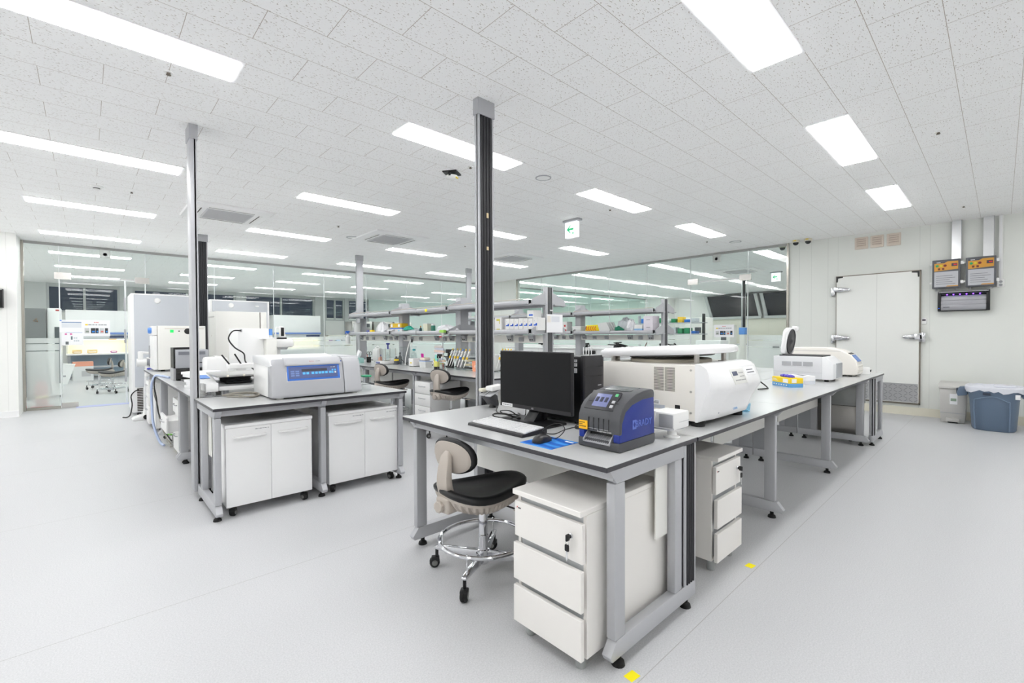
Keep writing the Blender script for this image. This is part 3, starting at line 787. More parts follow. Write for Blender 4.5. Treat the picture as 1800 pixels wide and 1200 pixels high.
m = MB(); m.lathe([(0.006, -0.003), (0.008, -0.001), (0.008, 0.001), (0.006, 0.003)], (0.026, 0, 0.029), 12, 'y'); m.build('wheel', RUBBER, t)
def cable(name, label, pts, r=0.0022, m=CABLE, k=8, cat='cable'):
    b = MB(); b.tube(spline(pts, k), r, 6); return tag(b.build(name, m), label, cat)
cable('mouse_cable', 'thin black mouse cord looping from the mouse to the tower', [(1.578, 1.443, ZT + .014), (1.61, 1.42, ZT + .008), (1.66, 1.415, ZT + .04), (1.68, 1.46, ZT + .06), (1.67, 1.52, ZT + .045), (1.64, 1.54, ZT + .014), (1.68, 1.50, ZT + .004), (1.80, 1.53, ZT + .004), (1.93, 1.535, ZT + .004)])
cable('keyboard_cable', 'black keyboard cord bunched in loops left of the monitor stand', [(1.70, 1.78, ZT + .018), (1.73, 1.74, ZT + .003), (1.742, 1.84, ZT + .014), (1.745, 1.93, ZT + .004), (1.72, 2.0, ZT + .022), (1.70, 1.97, ZT + .045), (1.72, 1.90, ZT + .05), (1.76, 1.88, ZT + .03), (1.79, 1.95, ZT + .008), (1.76, 2.03, ZT + .01), (1.73, 2.02, ZT + .03), (1.74, 1.93, ZT + .04), (1.78, 1.87, ZT + .02), (1.83, 1.90, ZT + .016), (1.80, 1.99, ZT + .024), (1.76, 1.99, ZT + .05), (1.76, 1.91, ZT + .06), (1.81, 1.9, ZT + .03), (1.9, 1.97, ZT + .017), (1.96, 2.05, ZT + .006)], 0.0034)
cable('monitor_cable', 'black monitor cord running flat along the desk behind the stand', [(1.90, 1.92, ZT + .05), (1.92, 1.95, ZT + .008), (1.93, 2.02, ZT + .004), (1.88, 2.12, ZT + .004), (1.93, 2.22, ZT + .004), (1.99, 2.27, ZT + .03), (2.02, 2.31, ZT + .055)], 0.0032)
cable('power_cable', 'black power cord heaped beside the printer at the foot of the tower', [(1.87, 1.52, ZT + .004), (1.9, 1.46, ZT + .01), (1.84, 1.40, ZT + .022), (1.80, 1.46, ZT + .02), (1.86, 1.49, ZT + .03), (1.93, 1.44, ZT + .026), (1.90, 1.37, ZT + .012), (1.82, 1.39, ZT + .006), (1.8, 1.43, ZT + .035), (1.9, 1.40, ZT + .034), (1.95, 1.48, ZT + .008)], 0.0034)
# handheld scanner cradle by the post
t = thing('barcode_scanner', 'white handheld scanner in a tilted dark cradle at the foot of the tall post', 'scanner', (0, 0, 0))
m = MB(); m.prism([(1.945, 0.885), (1.985, 0.845), (2.01, 0.815), (2.03, 0.815), (2.02, 0.885), (1.985, 0.905)], 'y', 2.31, 2.41); m.build('cradle', mat('cradle_grey', (62, 62, 66), 0.45), t, bev=0.004)
for y0, y1 in ((2.295, 2.352), (2.362, 2.41)):
    m = MB(); m.prism([(1.938, 0.888), (1.944, 0.882), (2.03, 0.918), (2.028, 0.926)], 'y', y0, y1); m.build('tray', SILVER, t, bev=0.002)
m = MB(); m.M = Matrix.Translation((2.0, 2.335, 0.936)) @ Matrix.Rotation(-0.08, 4, 'Y'); m.rbox(-0.045, -0.045, -0.014, 0.07, 0.028, 0.018, r=0.008); m.build('scanner_head', WHITE_M, t)
m = MB(); m.M = Matrix.Translation((1.985, 2.40, 0.922)) @ Matrix.Rotation(-0.05, 4, 'Y'); m.rbox(-0.045, -0.02, -0.012, 0.05, 0.02, 0.01, r=0.007); m.build('handle', mat('ivory_plastic', (226, 222, 205), 0.45), t)
m = MB(); m.cyl((2.02, 2.36, ZT), (2.015, 2.36, 0.83), 0.03, 0.018, 16); m.build('stand', BLACK, t)
settle(t, (2.0, 2.36, ZT))
# ------------------------------------------------------------------ label printer
t = thing('label_printer', 'grey and blue label printer on the corner of the front desk', 'printer', (0, 0, 0))
PG = mat('printer_grey', (74, 75, 79), 0.42); PB = mat('printer_blue', (26, 48, 138), 0.38)
x0, x1, y0, y1 = 1.60, 1.885, 1.07, 1.285
def curve_top(off=0.0):
    pts = [(1.603, 0.873), (1.600, 0.91), (1.604, 0.945), (1.618, 0.975), (1.642, 1.0), (1.68, 1.02), (1.73, 1.036), (1.79, 1.046), (1.85, 1.048), (1.872, 1.043), (1.879, 1.028), (1.878, 1.008)]
    return [(x, z + off) for x, z in pts]
m = MB(); m.prism([(x0, ZT + 0.004), (x0 + 0.0, ZT + 0.04), (x1, ZT + 0.045), (x1, ZT + 0.01), (x1 - 0.012, ZT + 0.002), (x0 + 0.01, ZT + 0.001)], 'y', y0, y1); m.build('base', PG, t, bev=0.004)
side = [(x0 + 0.003, ZT + 0.04), (x0 + 0.002, 0.873), (1.612, 0.88), (1.622, 0.93), (1.645, 0.968), (1.69, 0.995), (1.76, 1.012), (1.83, 1.016), (1.878, 1.012), (x1 - 0.001, ZT + 0.045)]
for (a, b) in ((y0 + 0.002, y0 + 0.032), (y1 - 0.032, y1 - 0.002)):
    m = MB(); m.prism(side, 'y', a, b); sp = m.build('side_panel', PB, t, bev=0.004)
    if a < 1.1:
        M = face_mx((1.79, a - 0.0004, 0.905), '-y')
        text('lettering', 'BRADY', 0.042, mat('lit_emboss_blue', (100, 122, 204), 0.3), sp, M, 0.0012)  # paler blue than the panel: light on the embossed edges put into the colour
        g = MB(); g.box(1.702, a - 0.0012, 0.886, 1.73, a + 0.001, 0.925); g.build('emblem', mat('lit_emboss_blue'), sp)
        g = MB(); g.prism([(1.708, 0.9055), (1.716, 0.918), (1.724, 0.9055), (1.716, 0.893)], 'y', a - 0.002, a); g.build('emblem_mark', PB, sp)
m = MB(); ct = curve_top(); inner = [(x, z) for x, z in ((1.62, 0.873), (1.625, 0.92), (1.65, 0.965), (1.7, 0.99), (1.78, 1.006), (1.86, 1.008))]
m.prism(ct + inner[::-1], 'y', y0, y1); m.build('hood', PG, t, bev=0.005)
B(1.64, y0 + 0.03, ZT + 0.045, 1.878, y1 - 0.03, 1.0).build('interior', BLACK, t)
def on_hood(u, off):   # point on the sloping front of the hood
    a, b = Vector((1.604, 0.945)), Vector((1.68, 1.02))
    n = Vector((b.y - a.y, -(b.x - a.x))).normalized() * -1
    p = a + (b - a) * u
    return p + n * off
def hood_slab(name, y_a, y_b, u0, u1, off0, off1, m_, par):
    k = MB(); p = [on_hood(u0, off0), on_hood(u1, off0), on_hood(u1, off1), on_hood(u0, off1)]
    k.prism([(q.x, q.y) for q in p], 'y', y_a, y_b); return k.build(name, m_, par, bev=0.0015)
cp = hood_slab('control_panel', y0 + 0.042, y1 - 0.022, 0.22, 1.18, 0.004, 0.013, mat('panel_dark', (58, 58, 62), 0.35), t)
hood_slab('screen', y0 + 0.082, y1 - 0.056, 0.36, 1.02, 0.0125, 0.0138, mat('lcd_blue', (112, 118, 158), 0.25, emit=0.12), cp)
for k, u in enumerate((0.35, 0.58, 0.93)): hood_slab('button', y0 + 0.05, y0 + 0.066, u, u + 0.14, 0.0125, 0.015, mat('green_key', (96, 190, 128), 0.4) if k == 2 else SILVER, cp)
for k in range(3): hood_slab('screen_icon', y0 + 0.09 + k * 0.024, y0 + 0.106 + k * 0.024, 0.6, 0.85, 0.0135, 0.0142, mat('icon_dark', (52, 55, 78), 0.4), cp)
for k in range(5): B(1.5985, y0 + 0.052 + k * 0.026, 0.882, 1.6025, y0 + 0.0535 + k * 0.026, 0.935).build('groove', BLACK, t)
B(1.5995, y0 + 0.05, 0.8865, 1.6022, y1 - 0.03, 0.888).build('trim_line', SILVER, t)
st_ = B(1.5975, y1 - 0.052, 0.878, 1.6012, y1 - 0.006, 0.916).build('yellow_sticker', mat('sticker_yellow', (250, 190, 20), 0.5), t)
g = MB()
for r, n in ((0.905, 5), (0.897, 3), (0.888, 6)):
    for k in range(n): g.box(1.597, y1 - 0.013 - k * 0.0062, r, 1.598, y1 - 0.009 - k * 0.0062, r + 0.0045)
g.build('lettering', BLACK, st_)
text('model_lettering', 'BradyPrinter i3300', 0.0095, mat('light_print'), t, face_mx((1.5995, y0 + 0.075, 0.8795), '-x'))
text('lettering', 'BRADY', 0.017, mat('light_print'), t, Matrix.Translation((1.715, 1.18, 1.0325)) @ Matrix.Rotation(-PI / 2, 4, 'Z') @ Matrix.Rotation(0.35, 4, 'X'))
m = MB(); m.prism([(1.698, 1.0265), (1.704, 1.029), (1.7035, 1.0305), (1.6975, 1.028)], 'y', 1.13, 1.235); m.build('label_strip', mat('cream_label', (240, 232, 190), 0.5), t)
m = MB(); m.prism([(1.745, 1.039), (1.835, 1.0478), (1.835, 1.05), (1.745, 1.0412)], 'y', 1.115, 1.25); m.build('window', mat('smoked_window', (62, 70, 72), 0.15), t)
m = MB(); m.prism([(1.592, 0.828), (1.597, 0.824), (1.66, 0.858), (1.66, 0.864)], 'y', y0 + 0.045, y1 - 0.035); tr = m.build('output_tray', GREYP, t)
for k in range(13): 
    y = y0 + 0.05 + k * 0.0106; g = MB(); g.prism([(1.594, 0.829), (1.66, 0.8645), (1.66, 0.866), (1.594, 0.8305)], 'y', y, y + 0.004); g.build('rib', SILVER, tr)
m = MB()
for a in (y0 + 0.042, y1 - 0.038): m.prism([(1.592, 0.826), (1.66, 0.858), (1.66, 0.875), (1.62, 0.868), (1.59, 0.836)], 'y', a, a + 0.005)
m.build('tray_guide', GREYP, t)
settle(t, (1.74, 1.18, ZT))
t = thing('tape_roll', 'blue tape roll lying behind the label printer', 'tape', (1.93, 1.36, ZT)); MB().lathe([(0.036, 0), (0.052, 0), (0.052, 0.26 * 0.16), (0.036, 0.26 * 0.16)], n=28).build('tape', mat('bright_blue', (40, 130, 230), 0.4), t)
MB().lathe([(0.03, 0.001), (0.036, 0.001), (0.036, 0.041), (0.03, 0.041)], n=24).build('core', PAPER, t)
# white countertop reader on a stand
t = thing('card_reader', 'white block-shaped reader on a round foot, right of the label printer', 'reader', (0, 0, 0))
m = MB(); m.lathe([(0.038, 0), (0.038, 0.004), (0.03, 0.008), (0.022, 0.012), (0.02, 0.05)], (2.05, 1.075, ZT), 24); m.build('stand', WHITE_M, t)
m = MB(); m.prism([(1.965, 0.846), (2.1, 0.838), (2.1, 0.846), (1.965, 0.854)], 'y', 1.04, 1.17); m.build('bottom_plate', GREYP, t)
m = MB(); m.rbox(2.0, 1.038, 0.842, 2.15, 1.16, 0.922, r=0.006); m.build('housing', WHITE_M, t)
B(1.998, 1.044, 0.85, 2.002, 1.115, 0.914, r=0.002).build('front_panel', GREYP, t)
m = MB(); m.prism([(1.16, 0.925), (1.128, 0.925), (1.142, 0.86), (1.16, 0.86), (1.215, 0.88), (1.215, 0.915)], 'x', 1.995, 2.06); m.build('side_arm', WHITE_M, t, bev=0.003)
B(2.05, 1.0372, 0.875, 2.15, 1.0385, 0.8765).build('seam', GREYP, t)
settle(t, (2.05, 1.075, ZT))
# ------------------------------------------------------------------ big white floor-model centrifuge on the front bench
CW = mat('cream_enamel', (242, 238, 231), 0.35); GW = mat('glossy_white', (247, 247, 248), 0.22)
t = thing('benchtop_centrifuge', 'big white centrifuge with raised lid, right of the label printer', 'centrifuge', (0, 0, 0))
x0, x1, y0, y1 = 2.35, 2.985, 1.10, 1.70
m = MB(); m.box(x0, y0, 0.828, x1, y1, 1.128); bd = m.build('body', CW, t, bev=0.006)
pf = [(y0 + 0.002, 0.826), (1.075, 0.826), (1.05, 0.836), (1.035, 0.87), (1.012, 0.93), (0.985, 0.975), (0.969, 1.0), (0.963, 1.02), (0.976, 1.05), (0.99, 1.082), (1.003, 1.112), (1.03, 1.13), (1.06, 1.136), (y0 + 0.002, 1.138)]
pe = [(y0 + 0.002, 0.826), (1.09, 0.826), (1.082, 0.836), (1.07, 0.87), (1.055, 0.93), (1.04, 0.975), (1.026, 1.0), (1.02, 1.02), (1.024, 1.05), (1.03, 1.082), (1.04, 1.108), (1.056, 1.124), (1.075, 1.132), (y0 + 0.002, 1.134)]
def fring(x, f): return [(x, a[0] * (1 - f) + b[0] * f, a[1] * (1 - f) + b[1] * f) for a, b in zip(pf, pe)]
m = MB(); m.loft([fring(x0 - 0.002, 1.0), fring(x0 + 0.012, 0.82), fring(x0 + 0.05, 0.62), fring(x0 + 0.09, 0.5), fring(x0 + 0.125, 0.12), fring(x0 + 0.16, 0.0), fring(x1 - 0.1, 0.0), fring(x1 - 0.06, 0.12), fring(x1 - 0.02, 0.5), fring(x1 + 0.002, 1.0)])
fr = m.build('front_cover', GW, t, ang=50)
def on_front(x, u, off):   # sloping control area, u 0..1 upward
    a, b = Vector((0.963, 1.02)), Vector((1.003, 1.112)); n = Vector((-(b.y - a.y), b.x - a.x)).normalized()
    p = a + (b - a) * u + n * off; return (p.x, p.y)
def fslab(name, xa, xb, u0, u1, o0, o1, mt, par):
    k = MB(); k.prism([on_front(0, u0, o0), on_front(0, u1, o0), on_front(0, u1, o1), on_front(0, u0, o1)], 'x', xa, xb); return k.build(name, mt, par, bev=0.001)
pn = fslab('control_panel', 2.525, 2.70, 0.03, 0.88, -0.002, 0.003, mat('panel_offwhite', (228, 228, 224), 0.4), fr)
fslab('lcd', 2.54, 2.605, 0.5, 0.74, 0.0025, 0.0042, mat('lcd_dark', (92, 98, 122), 0.25), pn)
for k in range(5): fslab('key', 2.55 + k * 0.014, 2.556 + k * 0.014, 0.2, 0.27, 0.0025, 0.0042, mat('key_grey', (120, 122, 126), 0.5), pn)
for r in range(3):
    for k in range(4): fslab('key', 2.625 + k * 0.016, 2.632 + k * 0.016, 0.2 + r * 0.2, 0.25 + r * 0.2, 0.0025, 0.0042, mat('key_grey'), pn)
ns = fslab('notice', 2.735, 2.875, 0.42, 0.92, -0.001, 0.0012, PAPER, fr)
for r in range(2): fslab('lettering', 2.75, 2.855 - 0.012 * r, 0.55 + r * 0.16, 0.61 + r * 0.16, 0.001, 0.0018, INK, ns)
text('model_lettering', '1580R', 0.026, mat('pale_blue_print', (120, 175, 225), 0.4), fr, face_mx((2.70, 1.0318, 0.872), '-y', -0.33))
g = MB(); g.ball((2.495, 1.041, 0.868), 0.005, n=10, m=6); g.ball((2.503, 1.041, 0.874), 0.004, n=8, m=5); g.prism([(2.496, 0.88), (2.503, 0.88), (2.4995, 0.892)], 'y', 1.037, 1.043); g.build('emblem', mat('emblem_dark', (40, 70, 110), 0.4), fr)
gr = MB()
for c in range(2):
    for k in range(21): gr.box(x0 - 0.0006, 1.215 + c * 0.066, 0.98 + k * 0.0063, x0 + 0.001, 1.275 + c * 0.066, 0.983 + k * 0.0063)
gr.build('vent_slots', mat('slot_dark', (70, 64, 60), 0.6), bd)
for z in (0.872, 0.985, 1.1):
    MB().lathe([(0.0001, -0.003), (0.006, -0.003), (0.006, 0.002), (0.0001, 0.002)], (x0, 1.125, z), 10, 'x').build('screw', STEEL, bd)
MB().lathe([(0.0001, -0.003), (0.005, -0.003), (0.005, 0.002), (0.0001, 0.002)], (x0, 1.145, 0.843), 10, 'x').build('screw', STEEL, bd)
lb = B(x0 - 0.0008, 1.305, 0.90, x0 + 0.001, 1.355, 0.925).build('rating_label', PAPER, bd); B(x0 - 0.0008, 1.275, 0.878, x0 + 0.001, 1.355, 0.898).build('rating_label', mat('label_blue_grey', (190, 196, 206), 0.5), bd)
g = MB()
for k in range(3): g.box(x0 - 0.0012, 1.312, 0.904 + k * 0.006, x0 - 0.0006, 1.348 - 0.006 * k, 0.907 + k * 0.006)
g.build('lettering', INK, lb)
B(x0 - 0.002, 1.186, 0.883, x0 + 0.002, 1.215, 0.907, r=0.002).build('power_inlet', BLACK, bd)
for x in (x0 + 0.05, x1 - 0.07):
    for y in (1.11, y1 - 0.06): MB().lathe([(0.036, 0), (0.036, 0.026), (0.034, 0.03)], (x, y, ZT), 20).build('foot', RUBBER, t)
B(x0 + 0.05, 1.1, 0.815, x1 - 0.05, y1 - 0.02, 0.829).build('underside', BLACK, t)
MB().lathe([(0.24, 1.126), (0.24, 1.144), (0.228, 1.15), (0.215, 1.144), (0.215, 1.126)], (2.665, 1.41, 0), 40).build('bowl_rim', mat('rim_beige', (196, 190, 176), 0.4), t)
# lid: shallow rounded slab tilted on rear hinges
m = MB(); Ml = Matrix.Translation((2.66, 1.70, 1.156)) @ Matrix.Rotation(-0.045, 4, 'X'); m.M = Ml
def lring(f, z):
    o = []; pts = [(-0.315, 0.0), (-0.315, -0.46), (-0.27, -0.60), (-0.1, -0.64), (0.1, -0.64), (0.27, -0.60), (0.315, -0.46), (0.315, 0.0), (0.28, 0.03), (-0.28, 0.03)]
    return [(x * f, -0.3 + (y + 0.3) * f, z) for x, y in pts]
m.loft([lring(0.93, 0.0), lring(0.985, 0.004), lring(1.0, 0.012), lring(1.0, 0.03), lring(0.985, 0.04), lring(0.93, 0.047), lring(0.8, 0.052), lring(0.05, 0.054)]); ld = m.build('lid', GW, t, bev=0.0, ang=60)
k = MB(); k.M = Ml; k.lathe([(0.235, -0.012), (0.25, -0.008), (0.25, 0.002), (0.2, 0.004), (0.2, -0.008)], (0.0, -0.30, 0), 40); k.build('gasket', mat('gasket_grey', (88, 88, 90), 0.6), ld)
for x in (2.425, 2.78):
    k = MB(); k.rbox(x, 1.125, 1.13, x + 0.028, 1.145, 1.19, r=0.003); k.box(x - 0.006, 1.11, 1.128, x + 0.034, 1.16, 1.136); k.build('latch_post', STEEL, t)
for x in (2.45, 2.83): B(x, 1.665, 1.12, x + 0.05, 1.70, 1.17, r=0.004).build('hinge', STEEL, t)
settle(t, (2.66, 1.4, ZT))
# ------------------------------------------------------------------ grey benchtop centrifuge, left desk
t = thing('benchtop_centrifuge', 'grey centrifuge with a blue control panel on the left desk', 'centrifuge', (0, 0, 0))
TG = mat('centrifuge_grey', (184, 185, 189), 0.38); TL = mat('centrifuge_light', (235, 236, 238), 0.3)
a, b, y0, y1, z0 = 1.03, 1.745, 3.76, 4.335, 0.812
m = MB(); m.prism([(y0 + 0.10, z0), (y1, z0), (y1, 1.075), (y0 + 0.08, 1.06)], 'x', a + 0.004, b - 0.01); m.build('body', WHITE, t, bev=0.004)
m = MB(); m.prism([(y0 + 0.10, 1.112), (y0 + 0.06, 1.06), (y0 + 0.10, 1.046), (y1 + 0.004, 1.07), (y1 + 0.004, 1.128), (y0 + 0.3, 1.138)], 'x', a - 0.004, b - 0.2); lid = m.build('lid', TL, t, bev=0.008)
fp = [(y0 + 0.01, z0), (y0 + 0.0, 0.83), (y0 + 0.012, 0.92), (y0 + 0.03, 1.0), (y0 + 0.045, 1.07), (y0 + 0.075, 1.105), (y0 + 0.115, 1.113), (y0 + 0.125, 1.0), (y0 + 0.125, z0)]
m = MB(); m.loft([[(a + 0.0, y * 1.0 + 0.025, z) for y, z in fp], [(a + 0.03, y + 0.006, z) for y, z in fp], [(a + 0.08, y, z) for y, z in fp], [(b - 0.165, y, z) for y, z in fp]]); fr = m.build('front_panel', TG, t, bev=0.006)
m = MB(); m.loft([[(b - 0.16, y, z) for y, z in fp], [(b - 0.04, y, z) for y, z in fp], [(b - 0.012, y + 0.012, z) for y, z in fp], [(b, y + 0.035, z) for y, z in fp]])
m.prism([(y0 + 0.10, z0), (y1, z0), (y1, 1.118), (y0 + 0.10, 1.118)], 'x', b - 0.16, b - 0.002); m.build('drive_housing', mat('centrifuge_grey2', (194, 195, 199), 0.38), t, bev=0.008)
def ft(x, z): # point on slanted front at height z
    y = y0 + 0.012 + (z - 0.92) * 0.235; return y
def pslab(name, xa, xb, za, zb, o0, o1, mt, par, r=0.0):
    k = MB(); k.prism([(ft(0, za) + 0.003 - o0, za), (ft(0, za) - o1, za), (ft(0, zb) - o1, zb), (ft(0, zb) + 0.003 - o0, zb)], 'x', xa, xb); return k.build(name, mt, par, bev=r)
pslab('panel_surround', a + 0.10, b - 0.19, 0.934, 1.07, 0.0, 0.001, mat('surround_light', (205, 204, 204), 0.35), fr, 0.0)
pb = pslab('panel_frame', a + 0.106, b - 0.196, 0.94, 1.07, 0.0, 0.003, mat('panel_blue', (70, 125, 220), 0.3), fr, 0.002)
pc = pslab('control_panel', a + 0.118, b - 0.215, 0.955, 1.045, 0.002, 0.0045, mat('panel_slate', (88, 102, 152), 0.3), pb)
pslab('display', a + 0.215, b - 0.30, 1.008, 1.028, 0.004, 0.0055, mat('display_dark', (70, 70, 82), 0.2), pc)
SK = mat('sky_key', (90, 180, 240), 0.35, emit=0.15)
for x in (0.222, 0.25, 0.29, 0.318, 0.345, 0.37, 0.398, 0.43): pslab('key', a + x, a + x + 0.02, 0.985, 1.002, 0.004, 0.0056, SK, pc)
for r in range(3):
    for c in range(2): pslab('soft_key', a + 0.132 + c * 0.036, a + 0.160 + c * 0.036, 0.974 + r * 0.016, 0.984 + r * 0.016, 0.004, 0.0054, mat('steel_blue_key', (125, 150, 205), 0.4), pc)
for r in range(2):
    for c in range(2): pslab('round_key', b - 0.262 + c * 0.022, b - 0.249 + c * 0.022, 0.985 + r * 0.019, 0.998 + r * 0.019, 0.004, 0.0056, PAPER if (r, c) == (0, 1) else SK, pc)
text('series_lettering', 'SL 40R', 0.014, mat('light_print'), pc, face_mx((b - 0.25, ft(0, 1.034) - 0.0052, 1.034), '-y', -0.23))
m = MB(); m.prism([(ft(0, 1.055) - 0.012, 1.055), (ft(0, 1.06) - 0.016, 1.065), (ft(0, 1.08) - 0.012, 1.085), (y0 + 0.068, 1.112), (y0 + 0.11, 1.122), (y0 + 0.12, 1.08), (y0 + 0.07, 1.055)], 'x', a + 0.095, b - 0.185); lg = m.build('lid_grip', mat('grip_grey', (196, 197, 201), 0.35), lid, bev=0.005)
text('maker_lettering', 'thermo', 0.013, mat('red_print'), lg, face_mx((a + 0.295, ft(0, 1.09) - 0.0125, 1.088), '-y', -0.45))
text('maker_lettering', 'scientific', 0.011, INK, lg, face_mx((a + 0.345, ft(0, 1.09) - 0.0125, 1.088), '-y', -0.45))
m = MB(); m.lathe([(0.0001, -0.002), (0.009, -0.002), (0.009, 0.003), (0.0001, 0.003)], (b - 0.178, y0 + 0.052, 1.075), 16, 'y'); m.build('badge', mat('badge_blue', (60, 90, 170), 0.4), fr)
for x in (a + 0.06, b - 0.06):
    for y in (y0 + 0.05, y1 - 0.06): MB().lathe([(0.026, 0), (0.026, 0.014)], (x, y, ZT), 16).build('foot', mat('pale_foot', (200, 200, 196), 0.5), t)
settle(t, (1.39, 4.05, ZT))
# ------------------------------------------------------------------ open-lid grey centrifuge, aisle bench
t = thing('benchtop_centrifuge', 'light grey centrifuge with its round lid standing open, far end of the aisle bench', 'centrifuge', (0, 0, 0))
LG = mat('light_grey_enamel', (222, 223, 226), 0.4)
x0, x1, y0, y1 = 5.50, 5.88, 1.15, 1.70
m = MB(); m.box(x0, y0 + 0.10, 0.822, x1, y1, 1.055); bd = m.build('body', LG, t, bev=0.006)
m = MB(); m.prism([(y0 + 0.1, 0.822), (y0 + 0.012, 0.822), (y0, 0.84), (y0 + 0.0, 0.98), (y0 + 0.07, 1.052), (y0 + 0.1, 1.055)], 'x', x0 - 0.006, x1 + 0.006); fr = m.build('front_cover', mat('pale_enamel', (236, 237, 239), 0.35), t, bev=0.006)
B(x0 + 0.12, y0 - 0.004, 0.835, x1 - 0.02, y0 + 0.004, 0.985).build('front_panel', mat('pewter', (168, 171, 176), 0.35), fr)
B(x0 - 0.0055, y0 + 0.18, 0.955, x0 + 0.001, y0 + 0.265, 0.998).build('vent', GREYP, bd)
for k in (1, 2): B(x0 - 0.0055, y0 + 0.18 + k * 0.1, 0.955, x0 + 0.001, y0 + 0.265 + k * 0.1, 0.998).build('vent', GREYP, bd)
B(x0 - 0.002, y0 + 0.1, 0.888, x0 + 0.001, y1, 0.8895).build('seam', GREYP, bd)
B(x0 + 0.03, y0 + 0.1, 1.054, x1 - 0.03, y0 + 0.5, 1.066).build('chamber_seal', mat('seal_dark', (60, 60, 64), 0.5), t)
for x in (x0 + 0.05, x1 - 0.06):
    for y in (y0 + 0.07, y1 - 0.06): MB().lathe([(0.02, 0), (0.02, 0.024)], (x, y, ZT), 14).build('foot', RUBBER, t)
Ml = Matrix.Translation((5.68, 1.60, 1.06)) @ Matrix.Rotation(0.12, 4, 'X')
def lidring(f, y):
    o = []; n = 40
    for i in range(n):
        an = 2 * PI * i / n; c, s = math.cos(an), math.sin(an); p = 5
        r = (abs(c / 0.17) ** p + abs(s / 0.15) ** p) ** (-1 / p); o.append((r * c * f, y, 0.15 + r * s * f))
    return o
m = MB(); m.M = Ml; m.loft([lidring(0.95, 0.0), lidring(1.0, 0.008), lidring(1.0, 0.03), lidring(0.93, 0.045), lidring(0.05, 0.05)]); ld = m.build('lid', GW, t, ang=60)
m = MB(); m.M = Ml; m.lathe([(0.0001, -0.006), (0.02, -0.012), (0.03, -0.006), (0.12, -0.003), (0.13, -0.010), (0.138, -0.004), (0.138, 0.004), (0.0001, 0.004)], (0, 0, 0.15), 40, 'y'); m.build('lid_seal', mat('seal_dark'), ld)
m = MB(); m.M = Ml; m.rbox(0.06, -0.03, 0.26, 0.12, 0.03, 0.32, r=0.015); m.cyl((0.09, -0.02, 0.29), (0.09, 0.03, 0.29), 0.018); m.build('lid_catch', GW, ld)
settle(t, (5.69, 1.42, ZT))
# cream rounded centrifuge beyond
t = thing('benchtop_centrifuge', 'cream round-nosed centrifuge with small blue display, at the end of the bench row', 'centrifuge', (0, 0, 0))
x0, x1, y0, y1 = 6.36, 6.66, 1.10, 1.78
m = MB(); P1 = [(y1, 0.815), (y0 + 0.03, 0.815), (y0 + 0.005, 0.83), (y0 + 0.0, 0.90), (y0 + 0.015, 0.98), (y0 + 0.07, 1.05), (y0 + 0.17, 1.105), (y0 + 0.30, 1.13), (y1 - 0.05, 1.128), (y1, 1.10)]
m.loft([[(x0 + 0.0, 1.44 + (y - 1.44) * 0.99, 0.97 + (z - 0.97) * 0.965) for y, z in P1], [(x0 + 0.02, y, z) for y, z in P1], [(x1 - 0.02, y, z) for y, z in P1], [(x1, 1.44 + (y - 1.44) * 0.97, 0.97 + (z - 0.97) * 0.93) for y, z in P1]]); bd = m.build('body', CW, t, bev=0.008, ang=45)
m = MB(); m.prism([(y0 + 0.012, 0.97), (y0 + 0.068, 1.042), (y0 + 0.06, 1.048), (y0 + 0.004, 0.976)], 'x', x0 + 0.05, x0 + 0.22); m.build('display', mat('display_blue', (88, 130, 200), 0.25), bd)
m = MB(); m.prism([(y0 + 0.075, 1.052), (y0 + 0.10, 1.066), (y0 + 0.098, 1.071), (y0 + 0.07, 1.056)], 'x', x0 + 0.05, x0 + 0.22); m.build('display_hood', BLACK, bd)
for k in range(4): B(x0 + 0.04, y0 - 0.006, 0.845 + k * 0.024, x1 - 0.03, y0 + 0.01, 0.857 + k * 0.024, r=0.004).build('vent_fin', CW, bd)
B(x0 - 0.002, y0 + 0.16, 1.088, x0 + 0.004, y1 - 0.02, 1.0905).build('lid_seam', GREYP, bd)
for x in (x0 + 0.05, x1 - 0.05):
    for y in (y0 + 0.08, y1 - 0.08): MB().lathe([(0.018, 0), (0.018, 0.018)], (x, y, ZT), 12).build('foot', RUBBER, t)
settle(t, (6.5, 1.42, ZT))
t = thing('label_dispenser', 'small white dispenser on the far corner of the end desk', 'dispenser', (6.88, 1.12, ZT), 0.4)
B(-0.04, -0.04, 0, 0.04, 0.05, 0.085, r=0.006).build('housing', WHITE_M, t); MB().lathe([(0.006, 0), (0.006, 0.02), (0.012, 0.022), (0.012, 0.026)], (0.0, -0.055, 0.03), 12).build('knob', BLACK, t)
m = MB(); m.prism([(0, 0), (0.16, 0.0), (0.16, 0.02), (0.0, 0.045)], 'y', 0, 0.25); tag(m.build('black_tray', BLACK, bev=0.003), 'flat black tray lying on the end desk by the aisle', 'tray').location = (6.86, 1.0 - 0.0 + 0.16, ZT); 
